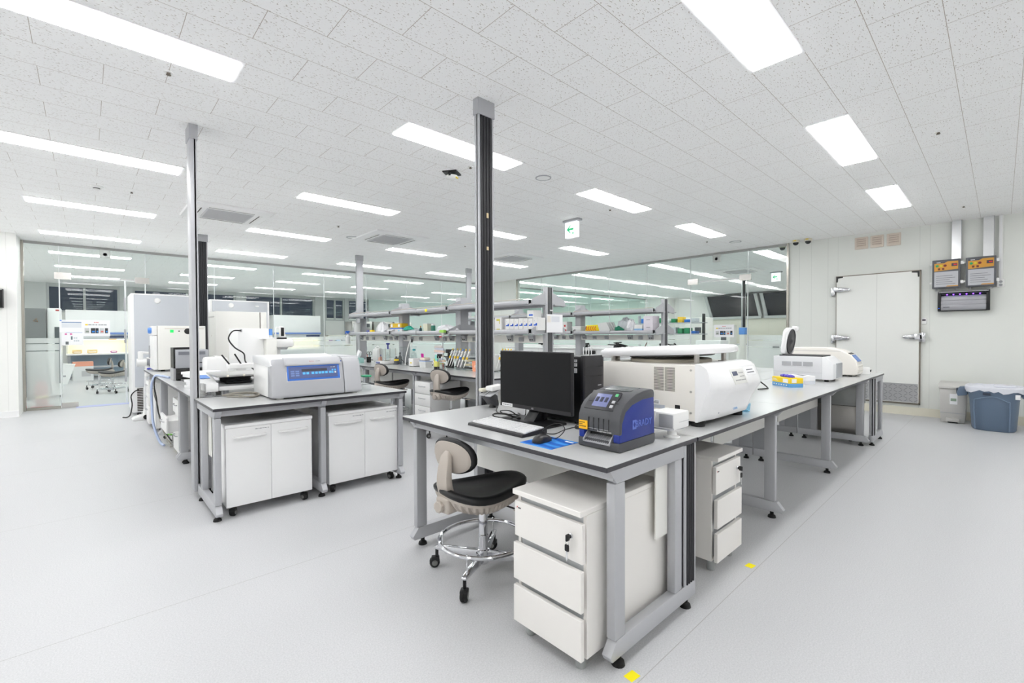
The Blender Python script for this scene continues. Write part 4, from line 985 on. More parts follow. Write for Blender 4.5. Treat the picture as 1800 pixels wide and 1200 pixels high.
# ------------------------------------------------------------------ glove boxes
def glove_box(label, loc, rz, L, W, H, ms, gl):
    t = thing('glove_box', label, 'box', loc, rz, None)
    k = MB(); k.box(0, 0, H * .42, L, W, H); up = k.build('carton', ms[0], t, bev=0.001)
    B(0.0005, 0.0005, 0, L - .0005, W - .0005, H * .42).build('lower_band', ms[1], t)
    for f in ((0.62, 0.9),): B(L * f[0], -0.0008, H * .48, L * f[1], 0.001, H * .88).build('label_panel', PAPER, up)
    B(L - 0.001, W * .15, H * .5, L + 0.0008, W * .5, H * .9).build('label_panel', PAPER, up)
    g = MB()
    for k in range(3): g.box(L * .06, -0.0009, H * (.58 + .1 * k), L * (.34 - .06 * k), 0.0, H * (.63 + .1 * k))
    for k in range(6): g.box(L * (.08 + .14 * k), -0.0006, H * .14, L * (.14 + .14 * k), 0.001, H * .26)
    g.build('lettering', INK if ms[0] is not YB else mat('white_print', (240, 240, 230), 0.5), up)
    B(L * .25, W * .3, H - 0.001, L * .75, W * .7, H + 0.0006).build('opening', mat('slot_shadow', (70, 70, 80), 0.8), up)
    if gl:
        random.seed(3)
        for k in range(3):
            m = MB(); c = (L * (.32 + .17 * k), W * .5, H)
            R = []
            for q, (r, h) in enumerate(((.03, 0), (.036, .008), (.03, .016), (.016, .021), (.003, .024))):
                R.append([(c[0] + r * (1 + .35 * math.sin(3 * i + k)) * math.cos(2 * PI * i / 16), c[1] + r * .7 * (1 + .3 * math.cos(2 * i + k)) * math.sin(2 * PI * i / 16), c[2] + h + .003 * math.sin(i * 2 + q)) for i in range(16)])
            m.loft(R); m.build('protruding_glove', mat('violet_nitrile', (96, 84, 205), 0.45), t, ang=70)
    return t
YB = mat('glove_yellow', (250, 214, 40), 0.5)
glove_box('yellow and blue glove box with purple gloves showing, on the aisle bench', (4.855, 1.51, ZT), math.radians(232), 0.245, 0.13, 0.085, (YB, mat('glove_blue', (100, 165, 220), 0.5)), True)
glove_box('white and grey glove box right behind the yellow one', (5.22, 1.50, ZT), math.radians(236), 0.24, 0.125, 0.08, (PAPER, mat('pale_grey_card', (215, 218, 226), 0.5)), False)
m = MB(); m.lathe([(0.0001, 0), (0.036, 0.0), (0.04, 0.004), (0.044, 0.05), (0.0455, 0.052), (0.0435, 0.052), (0.038, 0.006), (0.0001, 0.005)], n=24)
tag(m.build('plastic_cup', glass_mat('blue_tint_plastic', (0.72, 0.88, 0.96, 1))), 'pale blue clear cup standing right of the big white centrifuge', 'cup').location = (3.06, 1.12, ZT)
# ------------------------------------------------------------------ things behind the big centrifuge on the far-side benches
t = thing('flask_shaker', 'shaker with a flat grey platform of flask clamps, behind the big white centrifuge', 'shaker', (3.85, 2.18, ZT), 0)
B(-0.2, -0.22, 0.03, 0.2, 0.2, 0.15, r=0.012).build('base', WHITE_M, t); B(-0.26, -0.26, 0.25, 0.26, 0.24, 0.272, r=0.003).build('platform', GREYP, t)
m = MB(); m.cyl((0, 0, 0.15), (0, 0, 0.25), 0.09, n=20); m.build('drive', BLACK, t)
for i in range(4):
    m = MB(); m.ball((-0.19 + i * 0.125, -0.262, 0.262), 0.013, n=10, m=6); m.build('clamp_knob', PAPER, t)
for x in (-.16, .16):
    for y in (-.17, .15): MB().lathe([(.018, 0), (.018, .031)], (x, y, 0), 10).build('foot', RUBBER, t)
t = thing('plate_washer', 'rounded white instrument between the big centrifuge and a grey case', 'instrument', (4.28, 1.92, ZT), 0.2)
m = MB(); m.rbox(-0.13, -0.14, 0.012, 0.13, 0.14, 0.075, r=0.015); m.build('base', WHITE_M, t); m = MB(); m.prism([(-.14, .07), (.14, .07), (.14, .18), (.06, .2), (-.06, .17), (-.14, .10)], 'x', -.13, .13); m.build('hood', GW, t, bev=0.02)
B(-.02, -.146, .09, .05, -.13, .115, r=.003).build('window', mat('lcd_blue'), t)
for x in (-.1, .1):
    for y in (-.1, .1): MB().lathe([(.012, 0), (.012, .014)], (x, y, 0), 10).build('foot', RUBBER, t)
t = thing('vacuum_pump', 'small dark grey pump with an orange cap on the far side of the aisle bench', 'pump', (4.88, 1.86, ZT), -0.3)
m = MB(); m.prism([(-.11, .02), (.11, .02), (.11, .12), (.07, .155), (-.07, .155), (-.11, .12)], 'y', -.07, .07); m.build('casing', mat('pump_grey', (92, 95, 104), 0.45), t, bev=.008)
B(.11, -.06, .02, .15, .06, .16, r=.006).build('filter_block', mat('pump_blue', (70, 110, 140), 0.4), t); MB().lathe([(.02, 0), (.02, .02), (.017, .024), (.0001, .024)], (.05, 0, .155), 14).build('cap', mat('orange_cap', (240, 140, 40), 0.4), t)
m = MB(); m.tube(spline([(-.06, -.08, .05), (-.12, -.14, .1), (-.18, -.1, .13), (-.22, -.05, .08)], 6), .006, 8); m.build('hose', mat('green_hose', (60, 140, 120), 0.4), t)
for x in (-.08, .08): B(x - .02, -.06, 0, x + .02, .06, .021).build('foot', RUBBER, t)
t = thing('heat_block', 'small white block heater with a black lead, by the big centrifuge on the bench', 'heater', (4.18, 1.55, ZT), 0.1)
B(-.08, -.06, .004, .08, .06, .075, r=.008).build('housing', WHITE_M, t); B(.085, -.05, .01, .17, .05, .05, r=.01).build('transformer', BLACK, t); B(-.07, -.05, 0, .07, .05, .005).build('foot', RUBBER, t)
cable('lead', 'black lead curling right of the white block heater', [(4.36, 1.56, ZT + .03), (4.42, 1.52, ZT + .09), (4.5, 1.49, ZT + .05), (4.48, 1.43, ZT + .008), (4.40, 1.42, ZT + .008), (4.3, 1.45, ZT + .008)], .006)
# steel box and cabinet under the aisle bench
t = thing('steel_cabinet', 'brushed steel two-part cabinet standing under the far end desk of the aisle', 'cabinet', (6.62, 1.15, 0), 0)
m = MB(); m.box(0, 0, .09, .42, .60, .43); m.build('lower_box', STEEL, t, bev=.004); m = MB(); m.box(-.01, -.01, .435, .43, .61, .72); m.build('upper_box', mat('satin_steel', (160, 162, 160), .35, .7), t, bev=.004)
for x in (.06, .36):
    for y in (.07, .53): caster(t, x, y, .09, .5, .025)
# yellow floor markers
for lbl, c, r in (('yellow tape square on the floor at the bottom edge of the photo', (1.493, .943), .5), ('yellow tape square on the floor by the grey-white pedestal', (2.692, .945), .3)):
    m = MB(); s = .026; m.prism([(-s, -s * .75), (s, -s * .75), (s, s * .75), (-s, s * .75)], 'z', 0, .0006); o = tag(m.build('floor_marker', YELLOW), lbl, 'floor marker'); o.location = (c[0], c[1], .0003); o.rotation_euler = (0, 0, -.1)
# ------------------------------------------------------------------ left benches: equipment
t = thing('benchtop_oven', 'white oven with green switch and round dial, far end of the left bench', 'oven', (0, 0, 0))
m = MB(); m.box(0.72, 8.0, 0.825, 1.28, 8.50, 1.44); bd = m.build('body', CREAM, t, bev=.006); m = MB(); m.box(0.67, 8.01, 0.83, 0.716, 8.49, 1.30); dr = m.build('door', WHITE_M, t, bev=.006)
B(0.655, 8.42, 0.98, 0.672, 8.45, 1.16, r=.004).build('handle', GREYP, dr)
m = MB(); m.box(0.66, 8.02, 1.31, 0.716, 8.49, 1.435); cp = m.build('control_head', WHITE_M, t, bev=.006)
MB().lathe([(0.0001, -.04), (.035, -.04), (.04, -.01), (.04, 0), (.0001, 0)], (0.66, 8.10, 1.375), 18, 'x').build('knob', mat('knob_blue', (90, 145, 225), .35), cp)
B(0.656, 8.2, 1.33, 0.661, 8.46, 1.42).build('blue_panel', mat('knob_blue'), cp)
B(0.86, 7.996, 1.345, 0.90, 8.001, 1.385).build('green_switch', mat('green_glow', (30, 190, 90), .3, emit=.5), bd); B(0.955, 7.996, 1.358, 0.972, 8.001, 1.374).build('socket', BLACK, bd)
MB().lathe([(.0001, -.012), (.03, -.012), (.042, -.004), (.042, 0), (.0001, 0)], (1.065, 8.0, 1.365), 20, 'y').build('dial', BLACK, bd); B(1.13, 7.997, 1.36, 1.165, 8.001, 1.37).build('plate', GREYP, bd)
B(0.80, 7.997, 1.398, 1.26, 8.001, 1.405).build('trim', mat('beige_rail'), bd); MB().lathe([(.0001, -.003), (.045, -.003), (.045, 0), (.0001, 0)], (1.03, 8.0, 1.07), 20, 'y').build('port_cover', mat('beige_rail'), bd)
for x in (.78, 1.2):
    for y in (8.06, 8.42): MB().lathe([(.025, 0), (.02, .026)], (x, y, ZT), 10).build('foot', RUBBER, t)
settle(t, (1.0, 8.25, ZT))
t = thing('gel_imager', 'grey upright instrument with black lower drawer, left of the silver post', 'instrument', (0, 0, 0))
m = MB(); m.box(0.715, 6.22, 0.935, 1.02, 6.5, 1.14); m.build('upper_case', mat('instrument_grey', (172, 174, 180), .4, .2), t, bev=.006); B(0.70, 6.26, 0.93, 0.715, 6.5, 1.165).build('back_bracket', BLACK, t); B(.70, 6.47, 1.14, .95, 6.5, 1.165).build('top_bracket', BLACK, t)
m = MB(); m.box(0.715, 6.205, 0.815, 1.02, 6.5, 0.93); lo = m.build('lower_drawer', BLACK_G, t, bev=.004); B(0.695, 6.23, .80, .715, 6.5, .935).build('side_plate', GREYP, t)
s_ = B(0.79, 6.203, 0.848, 0.95, 6.206, 0.885).build('label', mat('label_white', (225, 225, 222), .5), lo); B(0.80, 6.2025, 0.858, 0.94, 6.2035, 0.866).build('lettering', INK, s_)
B(.74, 6.216, 1.085, .99, 6.221, 1.12).build('vent', mat('vent_grey', (120, 122, 130), .5), t); B(.9, 6.216, .99, .985, 6.221, .998).build('badge', BLACK, t)
for x in (.73, .98): B(x, 6.24, ZT, x + .03, 6.44, .816).build('foot', RUBBER, t)
settle(t, (.86, 6.36, ZT))
tag(B(.76, 6.02, ZT, .92, 6.16, .812, r=.004).build('control_pad', mat('pad_grey', (112, 113, 118), .5)), 'small flat grey pad lying in front of the grey upright instrument', 'pad')
for k, (x, y) in enumerate(((.665, 8.6), (.70, 8.56))):
    m = MB(); m.ball((0, 0, .014), .022 - .006 * k, (1.2, .9, .65), 10, 6); tag(m.build('bottle_stopper', mat('deep_blue_cap', (58, 60, 180), .4)), ['blue bottle cap at the far bench corner beside the white oven', 'smaller blue cap nearest the white oven on the bench edge'][k], 'cap').location = (x, y, ZT)
def drawers_side(label, x, y0, y1, H, D, z0, pull=None, group=None, casters=True, m=WHITE_M, handles=True, rz=-HP, n=3, hs=None):
    # drawer unit facing -X between y0 and y1
    W = y1 - y0
    t = thing('drawer_unit', label, 'drawer unit', (x, y1, 0), rz, group)
    c = MB(); c.box(0, .02, z0, W, D, H); c.build('carcass', m, t, bev=.003)
    h = (H - z0); hs = hs or [.42, .3, .28]; z = z0
    for k in range(len(hs)):
        a, b = z + .003, z + h * hs[k] - .003; z += h * hs[k]
        off = -(pull.get(k, 0) if pull else 0)
        d = MB(); d.rbox(.001, off, a, W - .001, off + .02, b, r=.003)
        if off: d.box(.02, off + .02, a + .01, W - .02, .02, b - .04)
        d = d.build('drawer', m, t)
        if handles: bow_handle(d, W * .3, W * .7, off, b - .055, SILVER, .022, .005)
    if casters:
        for xx in (.05, W - .05):
            for yy in (.06, D - .06): caster(t, xx, yy, z0, .5, .02)
    else:
        for xx in (.05, W - .05):
            for yy in (.06, D - .06): MB().lathe([(.02, z0), (.02, 0)], (xx, yy, 0), 10).build('foot', RUBBER, t)
    return t
drawers_side('white drawer unit with its middle drawer pulled open, left of the silver post', .69, 5.80, 6.28, .62, .55, .055, {1: .11})
drawers_side('narrow white drawer unit at the far end of the left bench, behind the stick vacuum', .625, 8.20, 8.53, .66, .55, .05)
t = thing('floor_cabinet', 'plain white cabinet under the left bench beside the blue hose', 'cabinet', (.66, 8.16, 0), -HP)
m = MB(); m.box(0, .02, .05, .42, .55, .66); m.build('body', WHITE_M, t, bev=.004); d = B(.002, 0, .05, .418, .02, .655, r=.003).build('door', WHITE_M, t); bow_handle(d, .12, .3, 0, .59, SILVER, .022, .005)
for xx in (.05, .37):
    for yy in (.06, .48): caster(t, xx, yy, .05, .5, .02)
t = thing('air_cleaner', 'white domed air cleaner with a green stripe on the floor under the left bench', 'air cleaner', (.88, 7.12, 0))
MB().lathe([(.15, .0), (.17, .02), (.175, .06)], n=28).build('base', WHITE_M, t); MB().lathe([(.176, .06), (.177, .085)], n=28).build('stripe', mat('green_stripe', (110, 200, 50), .4), t)
MB().lathe([(.175, .085), (.172, .18), (.155, .25), (.12, .29), (.06, .31), (.0001, .315)], n=28).build('shell', WHITE_M, t)
t = thing('wire_basket', 'small wire floor basket with hose fittings under the left bench', 'basket', (.80, 6.72, 0))
w_ = MB()
for z in (.012, .09, .17): w_.tube([(-.11, -.14, z), (.11, -.14, z), (.11, .14, z), (-.11, .14, z)], .004, 6, True)
w_.build('wire_ring', STEEL, t); bars = MB()
for x, y in ((-.11, -.14), (.11, -.14), (.11, .14), (-.11, .14), (0, -.14), (0, .14)): bars.cyl((x, y, .005), (x, y, .17), .004, n=6)
for x in (-.06, 0, .06): bars.tube([(x, -.14, .012), (x, .14, .012)], .003, 5)
bars.build('wire_bars', STEEL, t)
for i, (x, y, c) in enumerate(((-.04, -.08, (245, 215, 40)), (.04, -.03, (60, 62, 66)), (-.05, .04, (150, 150, 150)), (.05, .07, (40, 40, 44)))):
    m = MB(); m.lathe([(.028, 0), (.03, .03), (.02, .05), (.02, .09), (.012, .1)], n=12); tag(m.build('hose_fitting', mat('fitting_%d' % i, c, .5)), ['yellow hose fitting in the wire basket', 'dark grey hose fitting in the wire basket middle', 'pale grey hose fitting at the back of the wire basket', 'black hose fitting in the far corner of the wire basket'][i], 'fitting').location = (.80 + x, 6.72 + y, .016)
cable('blue_hose', 'pale blue hose hanging from the left bench edge to the floor', [(.70, 6.6, ZT + .012), (.66, 6.9, ZT + .014), (.60, 7.0, ZT + .01), (.565, 7.0, .70), (.56, 6.95, .5), (.565, 6.85, .25), (.61, 6.75, .06), (.645, 6.66, .02)], .014, mat('pale_blue_hose', (185, 200, 232), .35), 10, 'hose')
cable('power_cable', 'black cord dropping beside the pale blue hose to the drawer unit', [(.60, 7.0, ZT + .004), (.585, 6.95, .70), (.60, 6.9, .55), (.60, 6.75, .42), (.62, 6.6, .3), (.64, 6.42, .2), (.68, 6.33, .12)], .007)
cable('signal_cable', 'thin grey cord dropping behind the pale blue hose', [(.605, 7.06, ZT + .003), (.59, 7.04, .6), (.62, 7.0, .45), (.62, 6.8, .3), (.64, 6.5, .16), (.68, 6.36, .08)], .005, CABLE_G)
# stick vacuum leaning near the freezer
t = thing('stick_vacuum', 'white cordless stick vacuum standing at the end of the left bench', 'vacuum cleaner', (0, 0, 0))
y = 9.15
m = MB(); m.prism([(.50, .0), (.66, .0), (.68, .03), (.66, .075), (.60, .07), (.52, .045), (.49, .02)], 'y', y - .13, y + .1); hd = m.build('floor_head', WHITE_M, t, bev=.008)
MB().lathe([(.0001, -.012), (.035, -.012), (.035, .01), (.0001, .01)], (.655, y - .13, .045), 16, 'y').build('wheel', RUBBER, hd)
m = MB(); m.cyl((.645, y, .05), (.66, y, .16), .03, .025, 14); m.build('joint', WHITE_M, t); m = MB(); m.cyl((.655, y, .15), (.672, y, .72), .018, n=14); m.build('tube', mat('tube_white', (225, 226, 228), .3), t)
m = MB(); m.rbox(.655, y - .035, .66, .715, y + .035, .86, r=.018); m.build('neck', WHITE_M, t)
m = MB(); m.cyl((.56, y, .885), (.68, y, .885), .062, n=20); m.rbox(.575, y - .045, .90, .64, y + .045, 1.06, r=.012); m.build('motor', WHITE_M, t)
m = MB(); m.cyl((.68, y, .885), (.80, y, .865), .058, .05, 20); m.build('dust_bin', mat('smoky_bin', (150, 152, 158), .12), t)
m = MB(); m.tube(spline([(.63, y, 1.04), (.72, y, 1.03), (.79, y, 1.05), (.83, y, 1.04), (.825, y, .96), (.76, y, .945), (.68, y, .95)], 6), .02, 10); m.build('grip', WHITE_M, t)
settle(t, (.62, 9.15, 0))
# freezers
t = thing('upright_freezer', 'tall pale grey freezer at the glass, left of the black capped column', 'freezer', (0, 0, 0))
FB = mat('freezer_blue_grey', (204, 208, 214), .3)
m = MB(); m.box(.525, 9.54, .06, 1.32, 10.4, 1.99); m.build('cabinet', WHITE, t, bev=.006); B(.56, 9.522, .47, 1.29, 9.542, 1.97, r=.003).build('front_panel', FB, t)
MB().lathe([(.0001, -.012), (.035, -.012), (.045, 0), (.0001, 0)], (.86, 9.522, 1.88), 18, 'y').build('cap', WHITE_M, t); gr = MB()
for k in range(14): gr.box(.585, 9.536, .08 + k * .027, .66, 9.5395, .098 + k * .027)
gr.build('vent_grille', mat('slot_dark'), t)
for x in (.60, 1.24):
    for y in (9.62, 10.3): caster(t, x, y, .065, .4, .024)
settle(t, (.92, 9.97, 0))
cable('freezer_cable', 'black cord hanging from the base of the tall pale grey freezer to the floor', [(.60, 9.50, .43), (.55, 9.47, .41), (.505, 9.46, .34), (.515, 9.45, .2), (.49, 9.44, .05), (.45, 9.44, .012), (.40, 9.48, .012)], .009)
t = thing('upright_freezer', 'wide pale grey freezer standing behind the cream cabinet at the glass', 'freezer', (0, 0, 0))
m = MB(); m.box(1.66, 9.93, .06, 2.66, 10.75, 1.97); m.build('cabinet', WHITE, t, bev=.006); B(1.70, 9.914, 1.0, 2.62, 9.932, 1.95, r=.003).build('front_panel', FB, t)
MB().lathe([(.0001, -.012), (.035, -.012), (.045, 0), (.0001, 0)], (2.0, 9.914, 1.87), 18, 'y').build('cap', WHITE_M, t); B(2.40, 9.90, 1.86, 2.47, 9.916, 1.88, r=.004).build('badge', WHITE_M, t)
for x in (1.75, 2.55):
    for y in (10.0, 10.65): caster(t, x, y, .065, .4, .024)
settle(t, (2.16, 10.34, 0))
t = thing('tall_cabinet', 'cream tall cabinet with a dark door gap, right of the black capped column', 'cabinet', (0, 0, 0))
m = MB(); m.box(1.62, 9.22, .05, 2.42, 9.86, 1.725); m.build('cabinet', CREAM, t, bev=.005); B(1.62, 9.205, .06, 2.305, 9.222, 1.72, r=.003).build('door', CREAM, t); B(2.318, 9.205, .06, 2.42, 9.222, 1.72, r=.003).build('door', CREAM, t)
B(2.306, 9.212, .06, 2.317, 9.221, 1.72).build('door_gap', mat('gap_brown', (86, 74, 70), .6), t); B(1.612, 9.3, 1.62, 1.621, 9.8, 1.645, r=.003).build('side_grip', mat('pale_grip', (205, 203, 200), .4), t)
MB().lathe([(.0001, -.003), (.012, -.003), (.012, 0), (.0001, 0)], (1.62, 9.55, 1.3), 10, 'x').build('plug', mat('beige_rail'), t)
for x in (1.68, 2.34): B(x, 9.26, 0, x + .05, 9.8, .051).build('plinth', RUBBER, t)
settle(t, (2.02, 9.54, 0))
# white unit and dispenser on the left island
t = thing('incubator', 'white box incubator with a blue edge strip, behind the grey centrifuge', 'incubator', (0, 0, 0))
m = MB(); m.box(1.32, 6.22, .815, 1.66, 6.7, 1.385); m.build('body', WHITE, t, bev=.005); B(1.66, 6.23, .82, 1.705, 6.69, 1.38, r=.004).build('door', CREAM, t); B(1.662, 6.222, 1.30, 1.70, 6.232, 1.38).build('blue_strip', mat('strip_blue', (100, 155, 230), .4), t)
B(1.34, 6.214, 1.34, 1.365, 6.222, 1.375).build('socket', GREYP, t); B(1.55, 6.1, 1.255, 1.715, 6.22, 1.268, r=.003).build('shelf_plate', WHITE, t); B(1.60, 6.10, 0.82, 1.715, 6.215, 1.255, r=.003).build('side_box', CREAM, t)
for x in (1.36, 1.62):
    for y in (6.28, 6.62): MB().lathe([(.02, 0), (.02, .016)], (x, y, ZT), 10).build('foot', RUBBER, t)
settle(t, (1.5, 6.46, ZT))
cable('incubator_cable', 'dark cord snaking down from the white incubator to the shaker', [(1.35, 6.20, 1.357), (1.26, 6.18, 1.35), (1.21, 6.15, 1.26), (1.26, 6.1, 1.16), (1.33, 6.0, 1.09), (1.325, 5.9, 1.0), (1.36, 5.75, .93), (1.43, 5.6, .83), (1.5, 5.5, ZT + .008)], .008)
t = thing('pipetting_arm', 'white hanging pipetting unit with black handle, above the grey centrifuge', 'instrument', (0, 0, 0))
m = MB(); m.rbox(1.76, 6.30, 1.145, 1.985, 6.5, 1.25, r=.03); hd = m.build('head', WHITE_M, t); m = MB(); m.cyl((1.87, 6.4, 1.115), (1.87, 6.4, 1.15), .05, .07, 18); m.build('nozzle', GREYP, t)
m = MB(); m.prism([(1.83, 1.27), (1.90, 1.27), (1.88, 1.41), (1.83, 1.42)], 'y', 6.36, 6.42); g = m.build('handle', WHITE_M, t, bev=.008); B(1.838, 6.352, 1.29, 1.876, 6.362, 1.40, r=.004).build('grip_pad', BLACK, g); B(1.80, 6.36, 1.248, 1.91, 6.44, 1.272, r=.006).build('mount', BLACK, t)
m = MB(); m.tube(spline([(1.79, 6.4, 1.25), (1.79, 6.42, 1.38), (1.81, 6.44, 1.40), (1.84, 6.42, 1.395)], 5), .008, 8); m.build('hose', WHITE_M, t); m = MB(); m.rbox(1.74, 6.44, ZT, 1.86, 6.56, 1.2, r=.02); m.build('column', WHITE_M, t)
settle(t, (1.80, 6.5, ZT))
# shaker with bellows, router, papers on the first left bench
t = thing('orbital_shaker', 'shaker with black bellows under a grey platform, left of the grey centrifuge', 'shaker', (0, 0, 0))
m = MB(); m.box(.80, 4.44, .835, 1.30, 4.86, .872); m.build('base', WHITE_M, t, bev=.006); m = MB(); m.prism([(4.44, .872), (4.86, .872), (4.86, .892), (4.56, .888)], 'x', .80, 1.30); m.build('top_cover', mat('cover_light', (205, 206, 208), .4), t)
m = MB(); L = []
for k in range(15):
    o = 0.0 if k % 2 else .012; L.append([(.86 + o, 4.50 + o, .868 + k * .0058), (1.06 - o, 4.50 + o, .868 + k * .0058), (1.06 - o, 4.80 - o, .868 + k * .0058), (.86 + o, 4.80 - o, .868 + k * .0058)])
m.loft(L); m.build('bellows', mat('bellows_black', (60, 60, 64), .6), t, flat=True)
B(.78, 4.42, .949, 1.32, 4.88, .966, r=.003).build('platform', mat('platform_grey', (176, 176, 174), .4, .4), t)
for x in (.86, .98, 1.10, 1.22): m = MB(); m.ball((x, 4.418, .958), .010, n=8, m=5); m.build('clamp_knob', mat('ivory_plastic'), t)
for x in (.86, 1.24):
    for y in (4.5, 4.8): MB().lathe([(.022, 0), (.022, .036)], (x, y, ZT), 12).build('foot', GREYP, t)
m = MB(); m.tube(spline([(1.09, 4.5, .9), (1.15, 4.46, .925), (1.2, 4.5, .93), (1.24, 4.55, .9)], 5), .012, 8); m.build('corrugated_hose', mat('milky_hose', (225, 225, 226), .4), t)
settle(t, (1.05, 4.65, ZT))
t = thing('orbital_shaker', 'low white shaker control box with blue display, next to the slim silver post', 'instrument', (0, 0, 0))
m = MB(); m.box(.70, 4.40, .835, .79, 4.62, .905); m.build('front_block', WHITE_M, t, bev=.005); m = MB(); m.prism([(4.47, .905), (4.95, .905), (4.95, .965), (4.60, .94)], 'x', .67, .79); c = m.build('sloping_top', WHITE_M, t, bev=.004)
m = MB(); m.prism([(4.57, .9355), (4.60, .9418), (4.75, .9516), (4.75, .9536), (4.60, .9438), (4.57, .938)], 'x', .69, .76); m.build('display', mat('knob_blue'), c)
MB().lathe([(.03, 0), (.03, .004), (.014, .01), (.014, .036)], (.735, 4.47, ZT), 14).build('foot', SILVER, t); B(.67, 4.7, ZT, .79, 4.95, .906).build('rear_block', WHITE_M, t)
settle(t, (.735, 4.65, ZT))
t = thing('white_case', 'white rounded plastic case right of the slim silver post', 'case', (0, 0, 0)); m = MB(); m.rbox(.90, 5.60, ZT, 1.10, 5.86, 1.07, r=.03); m.build('case', WHITE_M, t); B(.99, 5.7, 1.069, 1.03, 5.78, 1.083, r=.004).build('catch', WHITE_M, t); settle(t, (1.0, 5.73, ZT))
random.seed(11)
for k in range(6):
    s_ = B(-.13, -.10, 0, .13, .10, .007).build('paper_sheet', PAPER); tag(s_, ['crumpled paper stack by the slim silver post, bottom bundle', 'second paper bundle from the bottom by the slim silver post', 'third paper bundle from the bottom by the slim silver post', 'fourth paper bundle from the bottom by the slim silver post', 'fifth paper bundle from the bottom by the slim silver post', 'topmost paper bundle by the slim silver post'][k], 'paper', 'papers heaped by the slim silver post')
    s_.location = (.83 + random.uniform(-.02, .03), 5.28 + random.uniform(-.03, .03), ZT + .0005 + k * .0255); s_.rotation_euler = (0, 0, random.uniform(-.4, .4))
    for v in s_.data.vertices: v.co.z *= 3.4
t = thing('network_router', 'white router with tilted antennas on the shaker bench', 'router', (1.13, 5.25, ZT), 0)
m = MB(); m.rbox(-.11, -.08, .17, .11, .08, .215, r=.008); m.build('housing', WHITE_M, t); B(-.05, -.05, 0, .05, .05, .171, r=.01).build('stand', WHITE_M, t)
for x, a in ((-.10, -.6), (.0, -.5), (.11, .7)):
    m = MB(); m.M = Matrix.Translation((x, -.05, .21)) @ Matrix.Rotation(a, 4, 'Y'); m.rbox(-.007, -.005, 0, .007, .005, .12, r=.003); m.build('antenna', BLACK if x < .1 else WHITE_M, t)
cable('cable_bundle', 'grey coiled cable lying on the left desk beside the grey centrifuge', [(.83, 4.28, ZT + .006), (.95, 4.22, ZT + .02), (1.02, 4.12, ZT + .012), (.95, 4.08, ZT + .006), (.86, 4.2, ZT + .024), (.80, 4.3, ZT + .01), (.88, 4.26, ZT + .03), (1.0, 4.16, ZT + .03), (1.0, 4.06, ZT + .02), (.9, 4.1, ZT + .01), (.82, 4.25, ZT + .006)], .006, CABLE_G)
t = thing('tube_rack', 'clear tube with a green cap on the right end of the left desk', 'tube rack', (1.84, 3.92, ZT), 0)
B(-.03, -.05, 0, .03, .05, .12, r=.003).build('box', ACRYL, t); B(-.033, -.053, .12, .033, .053, .135, r=.004).build('lid', mat('green_cap', (30, 160, 110), .4), t)
# ------------------------------------------------------------------ middle bench: small lab ware
SH = 1.346   # upper face of the lower reagent shelf
def simple(name, label, cat, loc, parts, rz=0.0, group=None):
    t = thing(name, label, cat, loc, rz, group)
    for pn, fn, mt in parts:
        m = MB(); fn(m); m.build(pn, mt, t)
    return t
CLEARP = glass_mat('milky_clear_plastic', (0.86, 0.88, 0.88, 1)); MILK = mat('milky_plastic', (228, 230, 228), .4); TEAL = mat('teal_plastic', (20, 150, 160), .4); GREENP = mat('leaf_green_plastic', (40, 170, 90), .45)
ORNG = mat('salmon_card', (240, 160, 130), .6); NAVY = mat('navy_plastic', (45, 55, 150), .4)
t = simple('pen_cup', 'black pen cup with scissors near the far end of the middle bench', 'pen holder', (3.80, 7.95, ZT), [('cup', lambda m: m.lathe([(.036, 0), (.04, .004), (.042, .1), (.038, .1), (.034, .01)], n=18), BLACK)])
for i, (dx, dy, c) in enumerate(((.01, .0, (60, 140, 220)), (-.012, .01, (220, 80, 70)), (0, -.014, (90, 90, 90)))):
    m = MB(); m.cyl((dx * .4, dy * .4, .01), (dx * 2.2, dy * 2.2, .15), .0045, n=7); tag(m.build('pen', mat('pen_%d' % i, c, .4)), ['blue pen in the black pen cup', 'red pen in the black pen cup', 'grey pen in the black pen cup'][i], 'pen').location = (3.80, 7.95, ZT)
t = thing('scissors', 'scissors with round handles sticking out of the black pen cup', 'scissors', (3.80, 7.95, ZT))
for s in (-1, 1):
    m = MB(); m.tube([(s * .022 + .026 * math.cos(a), -.02, .165 + .03 * math.sin(a)) for a in [i * PI / 7 for i in range(14)]], .005, 6, True); m.build('handle_loop', BLACK, t)
m = MB(); m.cyl((0, -.02, .02), (0, -.02, .14), .005, n=6); m.build('blade', STEEL, t)
simple('water_jug', 'white plastic water jug with a top handle, far end of the middle bench', 'jug', (3.98, 7.95, ZT), [('body', lambda m: m.rbox(-.07, -.1, 0, .07, .1, .25, r=.04), MILK), ('handle', lambda m: m.tube(spline([(0, -.05, .245), (0, -.04, .285), (0, .04, .285), (0, .05, .245)], 5), .012, 8), MILK), ('cap', lambda m: m.lathe([(.02, .24), (.02, .27), (.0001, .27)], (0, .075, 0), 12), WHITE_M)])
simple('tissue_pack', 'white tissue sticking up from a pack beside the black pen cup', 'tissue', (3.60, 7.95, ZT), [('pack', lambda m: m.rbox(-.06, -.1, 0, .06, .1, .09, r=.006), mat('pack_teal', (170, 215, 210), .5)), ('tissue', lambda m: m.loft([[(.01, -.03, .09), (.02, .03, .09), (-.01, .03, .09), (-.02, -.03, .09)], [(.03, -.05, .14), (.035, .06, .15), (-.01, .06, .15), (-.02, -.05, .14)], [(.02, -.09, .2), (.02, .02, .235), (.0, .02, .235), (-.01, -.09, .2)]]), PAPER)])
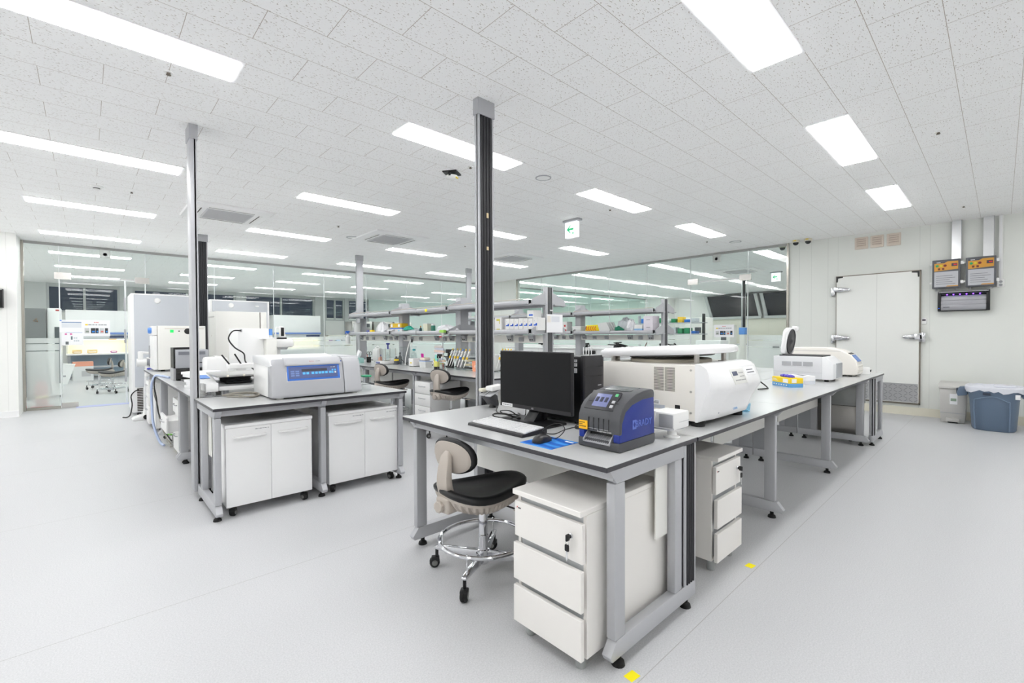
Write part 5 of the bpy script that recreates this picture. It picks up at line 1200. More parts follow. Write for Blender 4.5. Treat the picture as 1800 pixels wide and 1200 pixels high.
simple('reagent_bottle', 'small salmon coloured bottle left of the balance', 'bottle', (3.80, 7.50, ZT), [('body', lambda m: m.lathe([(.03, 0), (.03, .1), (.012, .12), (.012, .13)], n=14), ORNG), ('cap', lambda m: m.lathe([(.016, .128), (.016, .15), (.0001, .15)], n=12), BLUE)])
t = thing('analytical_balance', 'small balance with a clear draft shield and blue top knob on the middle bench', 'balance', (3.76, 7.18, ZT))
B(-.16, -.11, .008, .12, .11, .06, r=.01).build('base', WHITE_M, t); B(-.165, -.06, .02, -.158, .08, .05).build('display', mat('lcd_blue'), t); MB().lathe([(.05, .06), (.05, .068), (.0001, .068)], (.0, 0, 0), 20).build('pan', STEEL, t)
sh = B(-.08, -.1, .06, .11, .1, .26).build('draft_shield', ACRYL, t)
for x in (-.08, .11):
    for y in (-.1, .1): m = MB(); m.cyl((x, y, .06), (x, y, .27), .007, n=8); m.build('shield_post', STEEL, sh)
MB().lathe([(.012, .26), (.012, .33), (.03, .335), (.034, .36), (.0001, .362)], (.02, 0, 0), 14).build('knob', NAVY, t)
m = MB(); m.lathe([(.032, .07), (.03, .16), (.014, .17), (.014, .19), (.018, .192), (.018, .2)], (.01, 0, 0), 14); m.build('vial', CLEARP, t)
for x in (-.12, .08):
    for y in (-.08, .08): MB().lathe([(.012, 0), (.012, .01)], (x, y, 0), 8).build('foot', RUBBER, t)
BOT = lambda r, h, nk=.4: [(r * .94, 0), (r, .006), (r, h * .7), (r * nk, h * .86), (r * nk, h)]
simple('reagent_bottle', 'dark bottle with a yellow label right of the balance', 'bottle', (3.83, 6.98, ZT), [('body', lambda m: m.lathe(BOT(.038, .14), n=16), mat('dark_bottle', (88, 92, 98), .2)), ('label', lambda m: m.lathe([(.0385, .062), (.0392, .064), (.0392, .092), (.0385, .094)], n=16), mat('label_yellow', (245, 215, 50), .5)), ('cap', lambda m: m.lathe([(.018, .138), (.018, .16), (.0001, .16)], n=12), WHITE_M)])
simple('reagent_bottle', 'black slim bottle between the balance and the yellow labelled bottle', 'bottle', (3.92, 7.02, ZT), [('body', lambda m: m.lathe(BOT(.028, .18), n=14), mat('dark_bottle')), ('cap', lambda m: m.lathe([(.014, .178), (.014, .2), (.0001, .2)], n=10), BLACK)])
t = thing('acrylic_shield', 'clear acrylic bench shield right of the balance', 'shield', (3.90, 6.72, ZT))
B(-.16, -.004, .0, .16, .004, .30).build('panel', ACRYL, t); B(-.10, -.08, 0, .10, .08, .006).build('foot', ACRYL, t); B(-.16, -.006, .295, .16, .006, .303).build('edge', CLEARP, t); B(-.16, -.006, .15, .16, .006, .156).build('shelf_edge', CLEARP, t)
cable('shield_cable', 'black cable on the middle bench running right from the acrylic shield', [(3.86, 6.9, ZT + .1), (3.85, 6.75, ZT + .05), (3.84, 6.62, ZT + .01), (3.88, 6.5, ZT + .007), (3.97, 6.42, ZT + .007)], .007)
t = thing('vacuum_aspirator', 'white aspirator unit with yellow label and tube arm on the middle bench', 'aspirator', (3.80, 6.36, ZT))
B(-.06, -.07, .006, .07, .07, .13, r=.008).build('housing', WHITE_M, t); B(-.0612, -.03, .05, -.059, .02, .068).build('yellow_label', mat('label_yellow'), t); B(-.05, -.06, 0, .06, .06, .007).build('foot', RUBBER, t)
m = MB(); m.lathe([(.05, .13), (.05, .17), (.016, .24), (.016, .255)], (0, 0, 0), 16); m.build('flask', CLEARP, t); MB().lathe([(.024, .25), (.024, .275), (.0001, .275)], n=14).build('cap', TEAL, t)
m = MB(); m.tube(spline([(-.02, .05, .27), (-.02, .03, .38), (-.03, .06, .41), (-.04, .14, .25), (-.05, .18, .1), (-.05, .19, .01)], 6), .008, 7); m.build('tube_arm', WHITE_M, t); MB().lathe([(.014, .38), (.018, .4), (.012, .43), (.0001, .435)], (-.02, .03, 0), 10).build('arm_head', BLACK, t)
random.seed(5)
for k in range(9):
    m = MB(); m.rbox(-.012, -.13, -.018, .012, .13, .018, r=.006); c = [(230, 222, 218), (236, 236, 240), (240, 214, 200), (216, 222, 236)][k % 4]
    o = tag(m.build('sealed_pack', mat('pack_%d' % (k % 4), c, .3)), 'clear sealed pack in the leaning pile behind the white aspirator', 'pack', 'sealed packs piled behind the aspirator'); o.location = (4.04, 6.02 + random.uniform(-.03, .03), ZT + .02 + k * .0365); o.rotation_euler = (random.uniform(-.05, .05), 0, random.uniform(-.1, .1))
def sprayer(label, loc, body, head, rz=0.0, h=.2, r=.036, group=None):
    return simple('spray_bottle', label, 'spray bottle', loc, [('bottle', lambda m: m.lathe(BOT(r, h, .36), n=16), body), ('spray_head', lambda m: (m.rbox(-.045, -.013, h + .02, .04, .013, h + .055, r=.008), m.cyl((0, 0, h - .005), (0, 0, h + .03), .015, n=10), m.rbox(-.05, -.01, h - .005, -.036, .01, h + .03, r=.004)), head)], rz, group)
sprayer('spray bottle with a magenta trigger head on the middle bench', (3.85, 6.20, ZT), CLEARP, mat('magenta_plastic', (225, 30, 175), .4), 1.3, .15, .034)
simple('lidded_tub', 'clear tub with pale blue lid right of the magenta sprayer', 'tub', (3.80, 6.02, ZT), [('tub', lambda m: m.loft([[(-.055, -.08, 0), (.055, -.08, 0), (.055, .08, 0), (-.055, .08, 0)], [(-.065, -.09, .09), (.065, -.09, .09), (.065, .09, .09), (-.065, .09, .09)]]), MILK), ('lid', lambda m: m.rbox(-.068, -.094, .09, .068, .094, .105, r=.004), mat('lid_blue', (170, 190, 225), .4))])
simple('tissue_box', 'small peach box lying on the clear tub with pale blue lid', 'box', (3.80, 6.04, ZT + .1055), [('box', lambda m: m.rbox(-.05, -.07, 0, .05, .07, .045, r=.012), mat('peach_card', (240, 222, 204), .6))])
simple('petri_stack', 'low clear dish stack right of the clear tub', 'dish', (3.98, 5.85, ZT), [('stack', lambda m: m.lathe([(.045, 0), (.045, .05), (.042, .052), (.0001, .052)], n=20), MILK), ('green_lid', lambda m: m.lathe([(.046, .052), (.046, .06), (.0001, .06)], n=20), mat('lime_lid', (180, 205, 90), .4))])
simple('marker_cup', 'yellow and black marker cup with coloured pens on the middle bench', 'pen holder', (3.72, 5.60, ZT), [('cup', lambda m: m.rbox(-.03, -.03, .035, .03, .03, .11, r=.004), mat('note_yellow', (240, 236, 130), .6)), ('base', lambda m: m.rbox(-.03, -.03, 0, .03, .03, .035, r=.004), BLACK), ('paper_flag', lambda m: m.rbox(-.004, -.02, .12, .0, .045, .21, r=.002), mat('mint_tag', (150, 220, 210), .6))])
for i, (dx, dy, c) in enumerate(((.01, .0, (70, 200, 60)), (-.012, .012, (240, 220, 60)), (0, -.014, (50, 90, 200)), (.014, -.012, (80, 220, 110)))):
    m = MB(); m.cyl((dx * .5, dy * .5, .05), (dx * 2.5, dy * 2.5, .165 - .012 * i), .007, n=7); tag(m.build('marker', mat('marker_%d' % i, c, .4)), ['tall green marker in the yellow cup', 'yellow marker in the yellow cup', 'blue marker in the yellow cup', 'pale green marker in the yellow cup'][i], 'marker').location = (3.72, 5.60, ZT)
sprayer('clear spray bottle with a black head, nearest on the middle bench', (3.68, 5.46, ZT), CLEARP, BLACK, -1.3, .17, .036)
simple('tweezers_cup', 'short clear cup with red and grey tools beside the black headed sprayer', 'cup', (3.66, 5.33, ZT), [('cup', lambda m: m.lathe([(.024, 0), (.026, .07), (.024, .07), (.022, .004)], n=14), CLEARP), ('red_tool', lambda m: m.cyl((0, 0, .005), (.0, .03, .1), .005, n=6), mat('red_print')), ('grey_tool', lambda m: m.cyl((0, 0, .005), (.0, -.04, .09), .005, n=6), GREYP)])
t = thing('pipette_charger', 'black pipette charging stand behind the marker cup', 'stand', (4.06, 5.70, ZT)); B(-.06, -.07, 0, .06, .07, .02, r=.004).build('base', BLACK, t)
m = MB(); m.prism([(-.05, .02), (.0, .02), (-.0, .26), (-.035, .26)], 'y', -.06, .06); m.build('column', BLACK, t, bev=.006); m = MB(); m.rbox(-.07, -.075, .22, -.01, .075, .28, r=.012); m.build('holder', BLACK, t)
def pipette_stand(label, loc, n, rz=0.0):
    t = thing('pipette_stand', label, 'stand', loc, rz)
    for y in (-.13, .13): m = MB(); m.prism([(-.09, 0), (.11, 0), (.11, .012), (.10, .33), (.085, .33), (.03, .012), (-.09, .012)], 'y', y - .003, y + .003); m.build('side_plate', ACRYL, t); B(.07, -.13, .24, .10, .13, .247).build('rail', ACRYL, t); B(-.06, -.13, .01, .08, .13, .016).build('base', ACRYL, t)
    return t
def pipette(label, loc, rz, rings):
    t = thing('pipette', label, 'pipette', loc, rz, 'pipettes on the clear stands'); M = Matrix.Rotation(.42, 4, 'Y')
    m = MB(); m.M = M; m.lathe([(.003, 0), (.006, .05), (.009, .11), (.011, .125), (.012, .22), (.013, .23), (.009, .245), (.0001, .248)], n=10); m.build('body', WHITE_M, t)
    m = MB(); m.M = M; m.rbox(-.03, -.006, .195, .0, .006, .21, r=.004); m.build('finger_rest', GREYP, t); m = MB(); m.M = M; m.lathe([(.0125, .12), (.0135, .125), (.0135, .15), (.0125, .155)], n=10); m.build('colour_band', rings, t)
    m = MB(); m.M = M; m.lathe([(.006, .245), (.006, .262), (.01, .264), (.01, .274), (.0001, .275)], n=10); m.build('plunger', rings, t)
    return t
pipette_stand('clear pipette stand left of the other, on the middle bench', (3.93, 5.43, ZT), 4); pipette_stand('clear pipette stand next to the salmon box, on the middle bench', (3.82, 5.05, ZT), 3)
PR = [mat('band_yellow', (245, 205, 40), .4), mat('band_grey', (170, 174, 178), .4), mat('band_blue', (70, 130, 210), .4)]
p0 = None
for k, (x, y) in enumerate(((3.85, 5.53), (3.85, 5.47), (3.85, 5.41), (3.85, 5.34), (3.74, 5.13), (3.74, 5.06), (3.74, 4.98))):
    pipette('pipette hanging on a clear acrylic stand on the middle bench', (x, y, ZT + .045), 0, PR[[0, 1, 0, 0, 2, 0, 0][k]])
simple('drawer_box', 'small clear drawer box with cream tips between the two pipette stands', 'box', (4.04, 5.24, ZT), [('frame', lambda m: m.box(-.06, -.07, 0, .06, .07, .2), ACRYL), ('tip_tray', lambda m: m.rbox(-.055, -.062, .05, .055, .062, .075, r=.004), mat('cream_tips', (238, 224, 190), .5)), ('upper_tray', lambda m: m.rbox(-.055, -.062, .11, .055, .062, .135, r=.004), mat('cream_tips'))])
simple('waste_box', 'salmon cardboard sharps box on the middle bench by the tall post', 'box', (3.88, 4.83, ZT), [('box', lambda m: m.loft([[(-.055, -.06, 0), (.055, -.06, 0), (.055, .06, 0), (-.055, .06, 0)], [(-.06, -.065, .14), (.06, -.065, .14), (.06, .065, .14), (-.06, .065, .14)]]), mat('salmon_box', (245, 160, 125), .6)), ('fold_line', lambda m: m.box(-.0612, -.06, .126, -.0595, .06, .129), mat('fold_shadow', (200, 120, 95), .6)), ('printed_sign', lambda m: m.lathe([(.016, 0), (.02, 0), (.02, .001), (.016, .001)], (-.059, 0, .07), 16, 'x'), mat('sign_pale', (250, 205, 180), .6))])
# drawer unit under the middle bench
drawers_side('white three-drawer unit between the two far stools under the middle bench', 3.325, 5.17, 5.56, .66, .5, .03, handles=True, hs=[.48, .26, .26])
# ------------------------------------------------------------------ on the middle shelf (from the far end to the near end)
simple('beaker', 'cream translucent beaker at the far end of the middle shelf', 'beaker', (4.02, 8.92, SH), [('beaker', lambda m: m.lathe([(.06, 0), (.075, .19), (.08, .2), (.07, .19), (.055, .01)], n=18), MILK)])
sprayer('hanging clear bottle with blue spray head at the far end of the middle shelf', (3.855, 9.0, 1.13), MILK, mat('spray_blue', (40, 110, 220), .4), 0, .2, .045)
def crumple(name, label, cat, loc, sx, sy, h, mt, seed, group=None, zc=0):
    random.seed(seed); m = MB(); R = []; n = 18
    for k, (f, z) in enumerate(((.75, 0), (1, .12), (.95, .4), (.7, .72), (.4, .92), (.04, 1))):
        R.append([(sx * f * (1 + random.uniform(-.22, .22)) * math.cos(2 * PI * i / n), sy * f * (1 + random.uniform(-.22, .22)) * math.sin(2 * PI * i / n), 0 if k == 0 else max(.003, h * (z + random.uniform(-.13, .13)))) for i in range(n)])
    m.loft(R); o = tag(m.build(name, mt, flat=True), label, cat, group); o.location = loc; return o
FOILB = mat('shiny_white_film', (232, 233, 236), .25); FOILC = mat('shiny_grey_film', (205, 210, 214), .2)
crumple('plastic_bag', 'crumpled white plastic bag at the far end of the middle shelf', 'bag', (4.02, 7.82, SH), .1, .2, .19, FOILB, 1)
simple('label_roll', 'small blue and yellow label roll by the crumpled white bag', 'label roll', (3.93, 8.2, SH), [('blue_roll', lambda m: m.rbox(-.03, -.06, 0, .03, .06, .045, r=.01), NAVY), ('yellow_roll', lambda m: m.rbox(-.03, -.18, 0, .03, -.07, .05, r=.012), YB)])
def carton(name, label, loc, sx, sy, sz, mt, rz=0.0, band=None, marks=None, group=None, lid=True):
    t = thing(name, label, 'box', loc, rz, group); b = B(-sx / 2, -sy / 2, 0, sx / 2, sy / 2, sz, r=.002, seg=1).build('carton', mt, t)
    if band: B(-sx / 2 - .0008, -sy / 2 - .0008, sz * band[0], sx / 2 + .0008, sy / 2 + .0008, sz * band[1]).build('printed_band', band[2], t)
    if marks:
        for (fy, fz, wy, wz, mm) in marks: B(-sx / 2 - .0012, sy * (fy - wy / 2), sz * (fz - wz / 2), -sx / 2, sy * (fy + wy / 2), sz * (fz + wz / 2)).build('printed_mark', mm, t)
    if lid: B(-sx * .48, -.002, sz, sx * .48, .002, sz + .0006).build('tape_seam', mat('seam_grey', (190, 190, 190), .5), t)
    return t
WB = mat('white_card', (232, 232, 230), .6); PBL = mat('print_blue', (40, 100, 215), .5); PYL = mat('print_olive', (205, 195, 60), .5); GRC = mat('grey_card', (188, 188, 190), .6)
carton('wipe_carton', 'white box with blue print under the yellow box on the middle shelf', (4.03, 7.24, SH), .13, .42, .08, WB, 0, (.72, .98, mat('band_cobalt', (70, 120, 215), .5)), [(.3, .4, .2, .4, PAPER), (-.25, .35, .12, .3, mat('mark_aqua', (160, 215, 230), .5))])
carton('wipe_carton', 'mustard yellow box lying on the blue printed box, middle shelf', (4.03, 7.25, SH + .081), .13, .40, .075, mat('mustard', (225, 185, 30), .55), 0, None, [(.34, .5, .16, .7, PAPER), (-.3, .5, .16, .6, PAPER)])
crumple('rubber_glove', 'crumpled teal glove on the middle shelf beside the yellow box', 'glove', (3.96, 6.80, SH + .03), .06, .16, .07, mat('teal_glove', (20, 165, 140), .5), 2)
crumple('plastic_bag', 'flat crumpled clear bag beneath the teal glove', 'bag', (4.0, 6.72, SH), .1, .24, .06, FOILC, 3)
simple('dropper_bottle', 'tiny dark dropper bottle beside the cream tub on the middle shelf', 'bottle', (3.98, 6.45, SH), [('body', lambda m: m.lathe(BOT(.022, .08), n=12), mat('dark_teal', (30, 70, 80), .3)), ('cap', lambda m: m.lathe([(.01, .078), (.01, .1), (.0001, .1)], n=10), mat('amber_cap', (200, 150, 50), .4))])
simple('lidded_tub', 'cream translucent tub on the middle shelf below the yellow tape mark', 'tub', (4.02, 6.28, SH), [('tub', lambda m: m.loft([[(-.055, -.055, 0), (.055, -.055, 0), (.055, .055, 0), (-.055, .055, 0)], [(-.065, -.065, .13), (.065, -.065, .13), (.065, .065, .13), (-.065, .065, .13)]]), mat('cream_translucent', (226, 226, 205), .4)), ('rim', lambda m: m.rbox(-.068, -.068, .125, .068, .068, .137, r=.003), MILK)])
simple('reagent_bottle', 'small green and white bottle right of the cream tub on the middle shelf', 'bottle', (3.99, 6.10, SH), [('body', lambda m: m.lathe([(.036, 0), (.036, .09), (.03, .1)], n=14), mat('bottle_green', (40, 120, 100), .4)), ('cap', lambda m: m.lathe([(.03, .1), (.03, .125), (.0001, .125)], n=14), WHITE_M)])
crumple('plastic_bag', 'flat white wrapper pile on the middle shelf above the spray gun', 'bag', (4.03, 5.78, SH), .12, .25, .1, FOILB, 4)
t = thing('wash_bottle', 'white spray head with lime trigger hanging from the middle shelf edge', 'spray head', (3.845, 5.62, 1.17))
m = MB(); m.ball((0, 0, .06), .055, (.8, 1.1, 1.1), 14, 8); m.build('body', CLEARP, t); B(-.03, -.05, .16, .03, .06, .2, r=.01).build('trigger', mat('lime_trigger', (170, 225, 100), .4), t); m = MB(); m.cyl((0, 0, .1), (0, 0, .17), .018, n=10); m.build('neck', WHITE_M, t); B(-.046, -.02, .09, -.036, .03, .11).build('red_label', mat('red_print'), t); m = MB(); m.cyl((0, 0, .01), (0, -.0, -.07), .009, n=8); m.build('nozzle', GREYP, t); B(-.02, .03, .1, .02, .07, .12).build('clip', PAPER, t)
B(3.8775, 6.10, 1.66, 3.879, 6.16, 1.70).build('marker_tape', YELLOW); tag(COL.objects['marker_tape'], 'yellow tape mark on the front edge of the top middle shelf', 'tape')
carton('blue_print_box', 'white box with big blue print beside the tall black post, middle shelf', (4.02, 4.62, SH), .16, .09, .15, WB, 0, None, [(.1, .75, .5, .24, PBL), (.1, .45, .4, .2, PBL), (.1, .14, .5, .22, PBL)])
carton('blue_print_box', 'white box with olive corner print on the middle shelf', (4.02, 4.49, SH), .16, .13, .175, WB, 0, None, [(0, .82, .5, .14, PYL), (-.18, .65, .1, .25, PYL), (0, .1, .5, .12, PYL)])
carton('grey_carton', 'plain grey box between the olive printed box and the row of small white boxes', (4.05, 4.40, SH), .16, .045, .16, GRC)
for k in range(7):
    carton('reagent_carton', ['first small white box with blue print right of the grey carton', 'second small white box with blue print from the grey carton', 'third small white box with blue print from the grey carton', 'fourth small white box with blue print from the grey carton', 'fifth small white box with blue print from the grey carton', 'sixth small white box with blue print from the grey carton', 'last small white box with blue print, right by the black ribbed upright'][k], (4.02, 4.325 - k * .083, SH), .14, .077, .155 - .003 * (k % 3), WB, 0, None, [(-.05, .42, .7, .1, PBL), (-.25, .5, .3, .14, PBL), (.15, .75, .1, .05, GRC)], 'small white boxes with blue print')
carton('reagent_carton', 'small white box lying on top of the blue printed row by the upright', (4.02, 3.91, SH + .156), .14, .11, .09, WB, 0, None, [(-.1, .35, .6, .2, PBL)])
# paper sheet on the near black upright
t = thing('notice_sheet', 'white printed sheet taped to the black ribbed upright behind the monitor', 'paper', (4.11, 3.79, 1.32)); B(0, -.0012, 0, .30, 0, .225).build('sheet', PAPER, t); g = MB(); g.box(.09, -.0016, .13, .24, -.001, .20); g.build('printed_table', mat('print_grey', (222, 224, 230), .7), t); B(.015, -.0016, .125, .075, -.001, .205).build('printed_picture', mat('print_cream', (236, 230, 222), .7), t)
for (xx, zz, z2, lab) in ((4.21, 1.585, 1.602, 'small white tag on the black ribbed upright above the paper sheet'),): tag(B(xx - .03, 3.794, zz, xx + .02, 3.796, z2).build('upright_tag', PAPER), lab, 'tag')
tag(B(7.09, 3.794, 1.56, 7.11, 3.796, 1.585).build('upright_tag', PAPER), 'small white tag on the right black ribbed upright', 'tag')
tag(B(2.10, 2.513, 2.13, 2.118, 2.5155, 2.165).build('post_tag', mat('brass_tag', (220, 200, 160), .4)), 'small beige tag high on the tall black post', 'tag'); tag(B(2.10, 2.513, 1.90, 2.118, 2.5155, 1.925).build('post_tag', mat('brass_tag')), 'small beige tag lower on the tall black post', 'tag')
# near end of the middle bench, behind the monitor
t = thing('thermal_cycler', 'white box instrument on the middle bench seen left of the monitor top', 'instrument', (4.18, 4.58, ZT)); 
t.location = (3.95, 4.70 - .0, ZT); B(-.1, -.1, .01, .12, .1, .22, r=.012).build('housing', WHITE_M, t); B(-.103, -.06, .12, -.098, .06, .17).build('panel', GREYP, t); B(-.08, -.08, 0, .1, .08, .011).build('foot', RUBBER, t)
pipette_stand('clear pipette stand above the monitor top edge', (3.94, 4.38, ZT), 4)
for k in range(4): pipette('pipette in the row right above the black monitor', (3.88, 4.46 - k * .055, ZT + .06), 0, PR[0])
t = thing('paper_ream', 'slanted white stack of wrapped paper behind the monitor', 'paper stack', (3.72, 3.86, ZT)); 
for k in range(8): m = MB(); m.prism([(-.14 + .006 * k, 0), (.14 - .01 * k, 0), (.138 - .012 * k, .036), (-.13 + .008 * k, .036)], 'y', -.14 + .016 * k, .13); o = m.build('bundle', PAPER, t); o.location = (0, 0, .0365 * k)
t.location = (4.03, 4.06, ZT)
# ------------------------------------------------------------------ right shelf rack
carton('patterned_box', 'white box with red flower print behind the paper sheet, on the right shelf', (6.90, 5.86, SH), .16, .22, .2, WB, 0, None, [(.2, .75, .3, .2, mat('red_print')), (-.25, .6, .2, .2, mat('red_print')), (0, .35, .3, .16, mat('red_print')), (-.3, .15, .25, .2, mat('red_print')), (.3, .2, .16, .2, mat('red_print'))])
simple('lidded_tub', 'white soft tub on the right shelf left of the yellow packet', 'tub', (6.90, 5.52, SH), [('tub', lambda m: m.rbox(-.08, -.11, 0, .08, .11, .1, r=.03), MILK), ('lid', lambda m: m.rbox(-.084, -.114, .085, .084, .114, .105, r=.008), WHITE_M)])
t = thing('snack_packet', 'yellow packet with orange print on the right shelf', 'packet', (6.88, 5.17, SH)); m = MB(); m.prism([(-.17, 0), (.16, 0), (.13, .12), (-.17, .13)], 'x', -.04, .04); m.build('packet', mat('packet_yellow', (250, 228, 20), .35), t, bev=.01)
g = MB()
for k in range(5): g.tube(spline([(-.042, -.1 + .05 * k, .02), (-.043, -.07 + .05 * k, .06), (-.042, -.09 + .05 * k, .1)], 5), .008, 5)
g.build('printed_swirls', mat('print_orange', (240, 120, 50), .5), t)
for k in range(4):
    m = MB(); m.prism([(-.12, 0), (.12, 0), (.17, .15), (-.03, .17)], 'x', -.008, .008); o = tag(m.build('instrument_packet', mat('packet_clear', (222, 224, 222), .25)), 'clear sealed packet leaning on the right shelf beside the yellow packet', 'packet', 'clear packets leaning on the right shelf'); o.location = (6.83 + .04 * k, 4.86 - .02 * k, SH); o.rotation_euler = (0, 0, 0)
crumple('parts_bag', 'bag of green caps on the right shelf', 'bag', (6.86, 4.60, SH), .06, .09, .09, mat('cap_green', (20, 120, 90), .5), 6)
crumple('plastic_bag', 'large clear bag behind the green caps on the right shelf', 'bag', (6.97, 4.52, SH), .06, .19, .24, FOILC, 7)
crumple('plastic_bag', 'puffed clear bag left of the wipes box on the right shelf', 'bag', (6.89, 4.36, SH), .09, .1, .2, FOILB, 8)
carton('wipes_box', 'white and pale blue wipes box on the right shelf', (6.88, 4.18, SH), .14, .15, .11, WB, 0, (0, .4, mat('wipes_blue', (150, 195, 235), .5)))
for k, (z, l) in enumerate(((0, 'lower of two stacked lilac white boxes at the end of the right shelf'), (.126, 'upper of two stacked lilac white boxes at the end of the right shelf'))): carton('stacked_box', l, (6.90, 3.985, SH + z), .21, .17, .125, mat('lilac_card', (226, 220, 228), .6), 0, None, [(0, .5, .4, .06, INK)])
t = thing('pipette_carousel', 'black round pipette carousel on the right bench', 'carousel', (6.80, 5.20, ZT)); MB().lathe([(.09, 0), (.09, .015), (.02, .03), (.015, .14), (.02, .2)], n=20).build('base', BLACK, t); B(-.05, -.12, .13, .05, .12, .2, r=.02).build('holder_ring', BLACK, t)
for k in range(4): m = MB(); y = -.09 + .06 * k; m.lathe([(.004, .02), (.009, .12), (.012, .2), (.009, .25), (.011, .26), (.0001, .262)], (-.05, y, 0), 8); m.build('pipette', WHITE_M, t)
t = thing('flask_tongs', 'long brown tongs and cords leaning on the right bench by its black post', 'tool', (6.70, 4.05, ZT)); m = MB(); m.cyl((0, .1, 0), (0, -.1, .36), .008, n=8); m.build('rod', mat('brown_rod', (110, 85, 75), .5), t); m = MB(); m.cyl((0, .02, 0), (.02, -.14, .2), .006, n=8); m.build('white_rod', PAPER, t); MB().lathe([(.03, 0), (.03, .04), (.0001, .042)], (0, -.2, 0), 12).build('knob', TEAL, t)
# ------------------------------------------------------------------ white wall cupboards along the right glass
def base_cupboard(label, y, W):
    t = thing('wall_cupboard', label, 'cupboard', (8.86, y, 0), -HP, 'white base cupboards along the right glass'); B(0, .02, .08, W - .004, .6, .93).build('carcass', WHITE, t); B(.03, .06, 0, W - .03, .58, .08).build('plinth', GREYP, t)
    d = B(.003, 0, .70, W - .007, .02, .925, r=.003).build('drawer', WHITE, t); bow_handle(d, W * .28, W * .72, 0, .85, SILVER, .022, .006)
    d = B(.003, 0, .085, W - .007, .02, .694, r=.003).build('door', WHITE, t); bow_handle(d, W * .28, W * .72, 0, .63, SILVER, .022, .006); return t
CL = ['nearest the glass door', 'second from the glass door', 'third from the glass door', 'fourth from the glass door', 'fifth from the glass door', 'sixth from the glass door', 'seventh from the glass door', 'eighth from the glass door']
for k in range(8): base_cupboard('white base cupboard along the right glass, ' + CL[k], 4.64 + .64 * (k + 1), .64)
t = thing('counter_top', 'white counter top over the cupboards along the right glass', 'counter', (8.84, 4.62, .93)); B(0, 0, .0, .66, 5.16, .035, r=.004).build('slab', WHITE, t); B(.63, 0, .035, .66, 5.16, .09).build('upstand', WHITE, t)
random.seed(21)
for k, (y, n) in enumerate(((8.5, 0), (7.2, 1), (6.2, 2), (4.95, 3))):
    t = thing('cable_heap', ['dark heap of cords on the far end of the wall counter', 'dark coiled cords on the wall counter behind the right shelf', 'grey cord heap on the wall counter, middle', 'dark cord heap on the wall counter by the glass door'][n], 'cables', (9.2, y, .966)); pts = [(random.uniform(-.1, .1), random.uniform(-.25, .25), random.uniform(.03, .14)) for i in range(14)]
    m = MB(); m.tube(spline(pts, 6), .012, 6); m.build('cords', CABLE, t); m = MB(); m.rbox(-.06, -.08, 0, .06, .08, .06, r=.015); m.build('adapter', BLACK, t)
# ------------------------------------------------------------------ ceiling fittings
def cassette(label, x, y):
    t = thing('cassette_air_conditioner', label, 'air conditioner', (x, y, CEIL), 0, 'ceiling cassette air conditioners')
    m = MB(); s, q = .475, .40; m.loft([[(-s, -s, -.002), (s, -s, -.002), (s, s, -.002), (-s, s, -.002)], [(-s + .01, -s + .01, -.02), (s - .01, -s + .01, -.02), (s - .01, s - .01, -.02), (-s + .01, s - .01, -.02)], [(-q, -q, -.032), (q, -q, -.032), (q, q, -.032), (-q, q, -.032)]]); m.build('panel', WHITE, t)
    B(-.27, -.27, -.038, .27, .27, -.03, r=.003).build('grille', mat('grille_grey', (208, 208, 210), .5), t)
    g = MB()
    for k in range(18): g.box(-.25, -.255 + k * .03, -.0395, .25, -.243 + k * .03, -.0375)
    g.build('grille_slats', mat('slat_grey', (182, 182, 185), .5), t)
    for k in range(4):
        m = MB(); m.M = Matrix.Rotation(k * HP, 4, 'Z'); m.box(-.26, -.375, -.036, .26, -.325, -.028); v = m.build('louvre', WHITE_M, t); m = MB(); m.M = Matrix.Rotation(k * HP, 4, 'Z'); m.box(-.26, -.338, -.0375, .26, -.325, -.0355); m.build('air_slot', mat('slot_dark'), v)
    return t
cassette('ceiling cassette vent just right of the left silver post', 1.42, 7.22); cassette('ceiling cassette vent above the middle shelf, left of the tall black post', 3.83, 7.17); cassette('ceiling cassette vent just right of the tall black post', 6.74, 7.2)
def ring_speaker(label, x, y, r=.085):
    t = thing('ceiling_speaker', label, 'ceiling speaker', (x, y, CEIL)); MB().lathe([(r, 0), (r, -.006), (r * .86, -.008), (r * .86, 0)], n=32).build('ring', GREYP, t); MB().lathe([(r * .86, -.001), (r * .86, -.004), (.0001, -.006)], n=32).build('cover', WHITE_M, t)
ring_speaker('round ring-edged ceiling fitting right of the tall black post', 3.577, 3.338); ring_speaker('round ceiling fitting below the middle cassette vent', 3.33, 7.55, .1); ring_speaker('round ceiling fitting near the right glass beside a panel light', 8.62, 3.30, .1); ring_speaker('small round ceiling fitting beyond the right cassette vent', 7.55, 8.0, .1)
t = thing('smoke_detector', 'round white smoke detector on the ceiling, left of the left post', 'smoke detector', (.10, 6.88, CEIL)); MB().lathe([(.058, 0), (.058, -.01), (.045, -.018), (.03, -.02), (.03, -.035), (.02, -.04), (.0001, -.04)], n=24).build('body', WHITE_M, t); MB().lathe([(.031, -.022), (.031, -.03)], n=20).build('sensor_slot', BLACK, t)
t = thing('gas_detector', 'white detector hanging on a black square bracket left of the tall black post', 'detector', (2.77, 3.87, CEIL), .6); B(-.075, -.075, -.012, .075, .075, 0).build('bracket', BLACK, t)
for s in (-1, 1): B(s * .06 - .008, -.01, -.05, s * .06 + .008, .01, -.01).build('hanger', BLACK, t)
MB().lathe([(.06, -.035), (.065, -.05), (.05, -.062), (.0001, -.066)], n=20).build('body', WHITE_M, t); B(-.03, -.064, -.062, .02, -.05, -.055).build('yellow_tag', mat('label_yellow'), t)
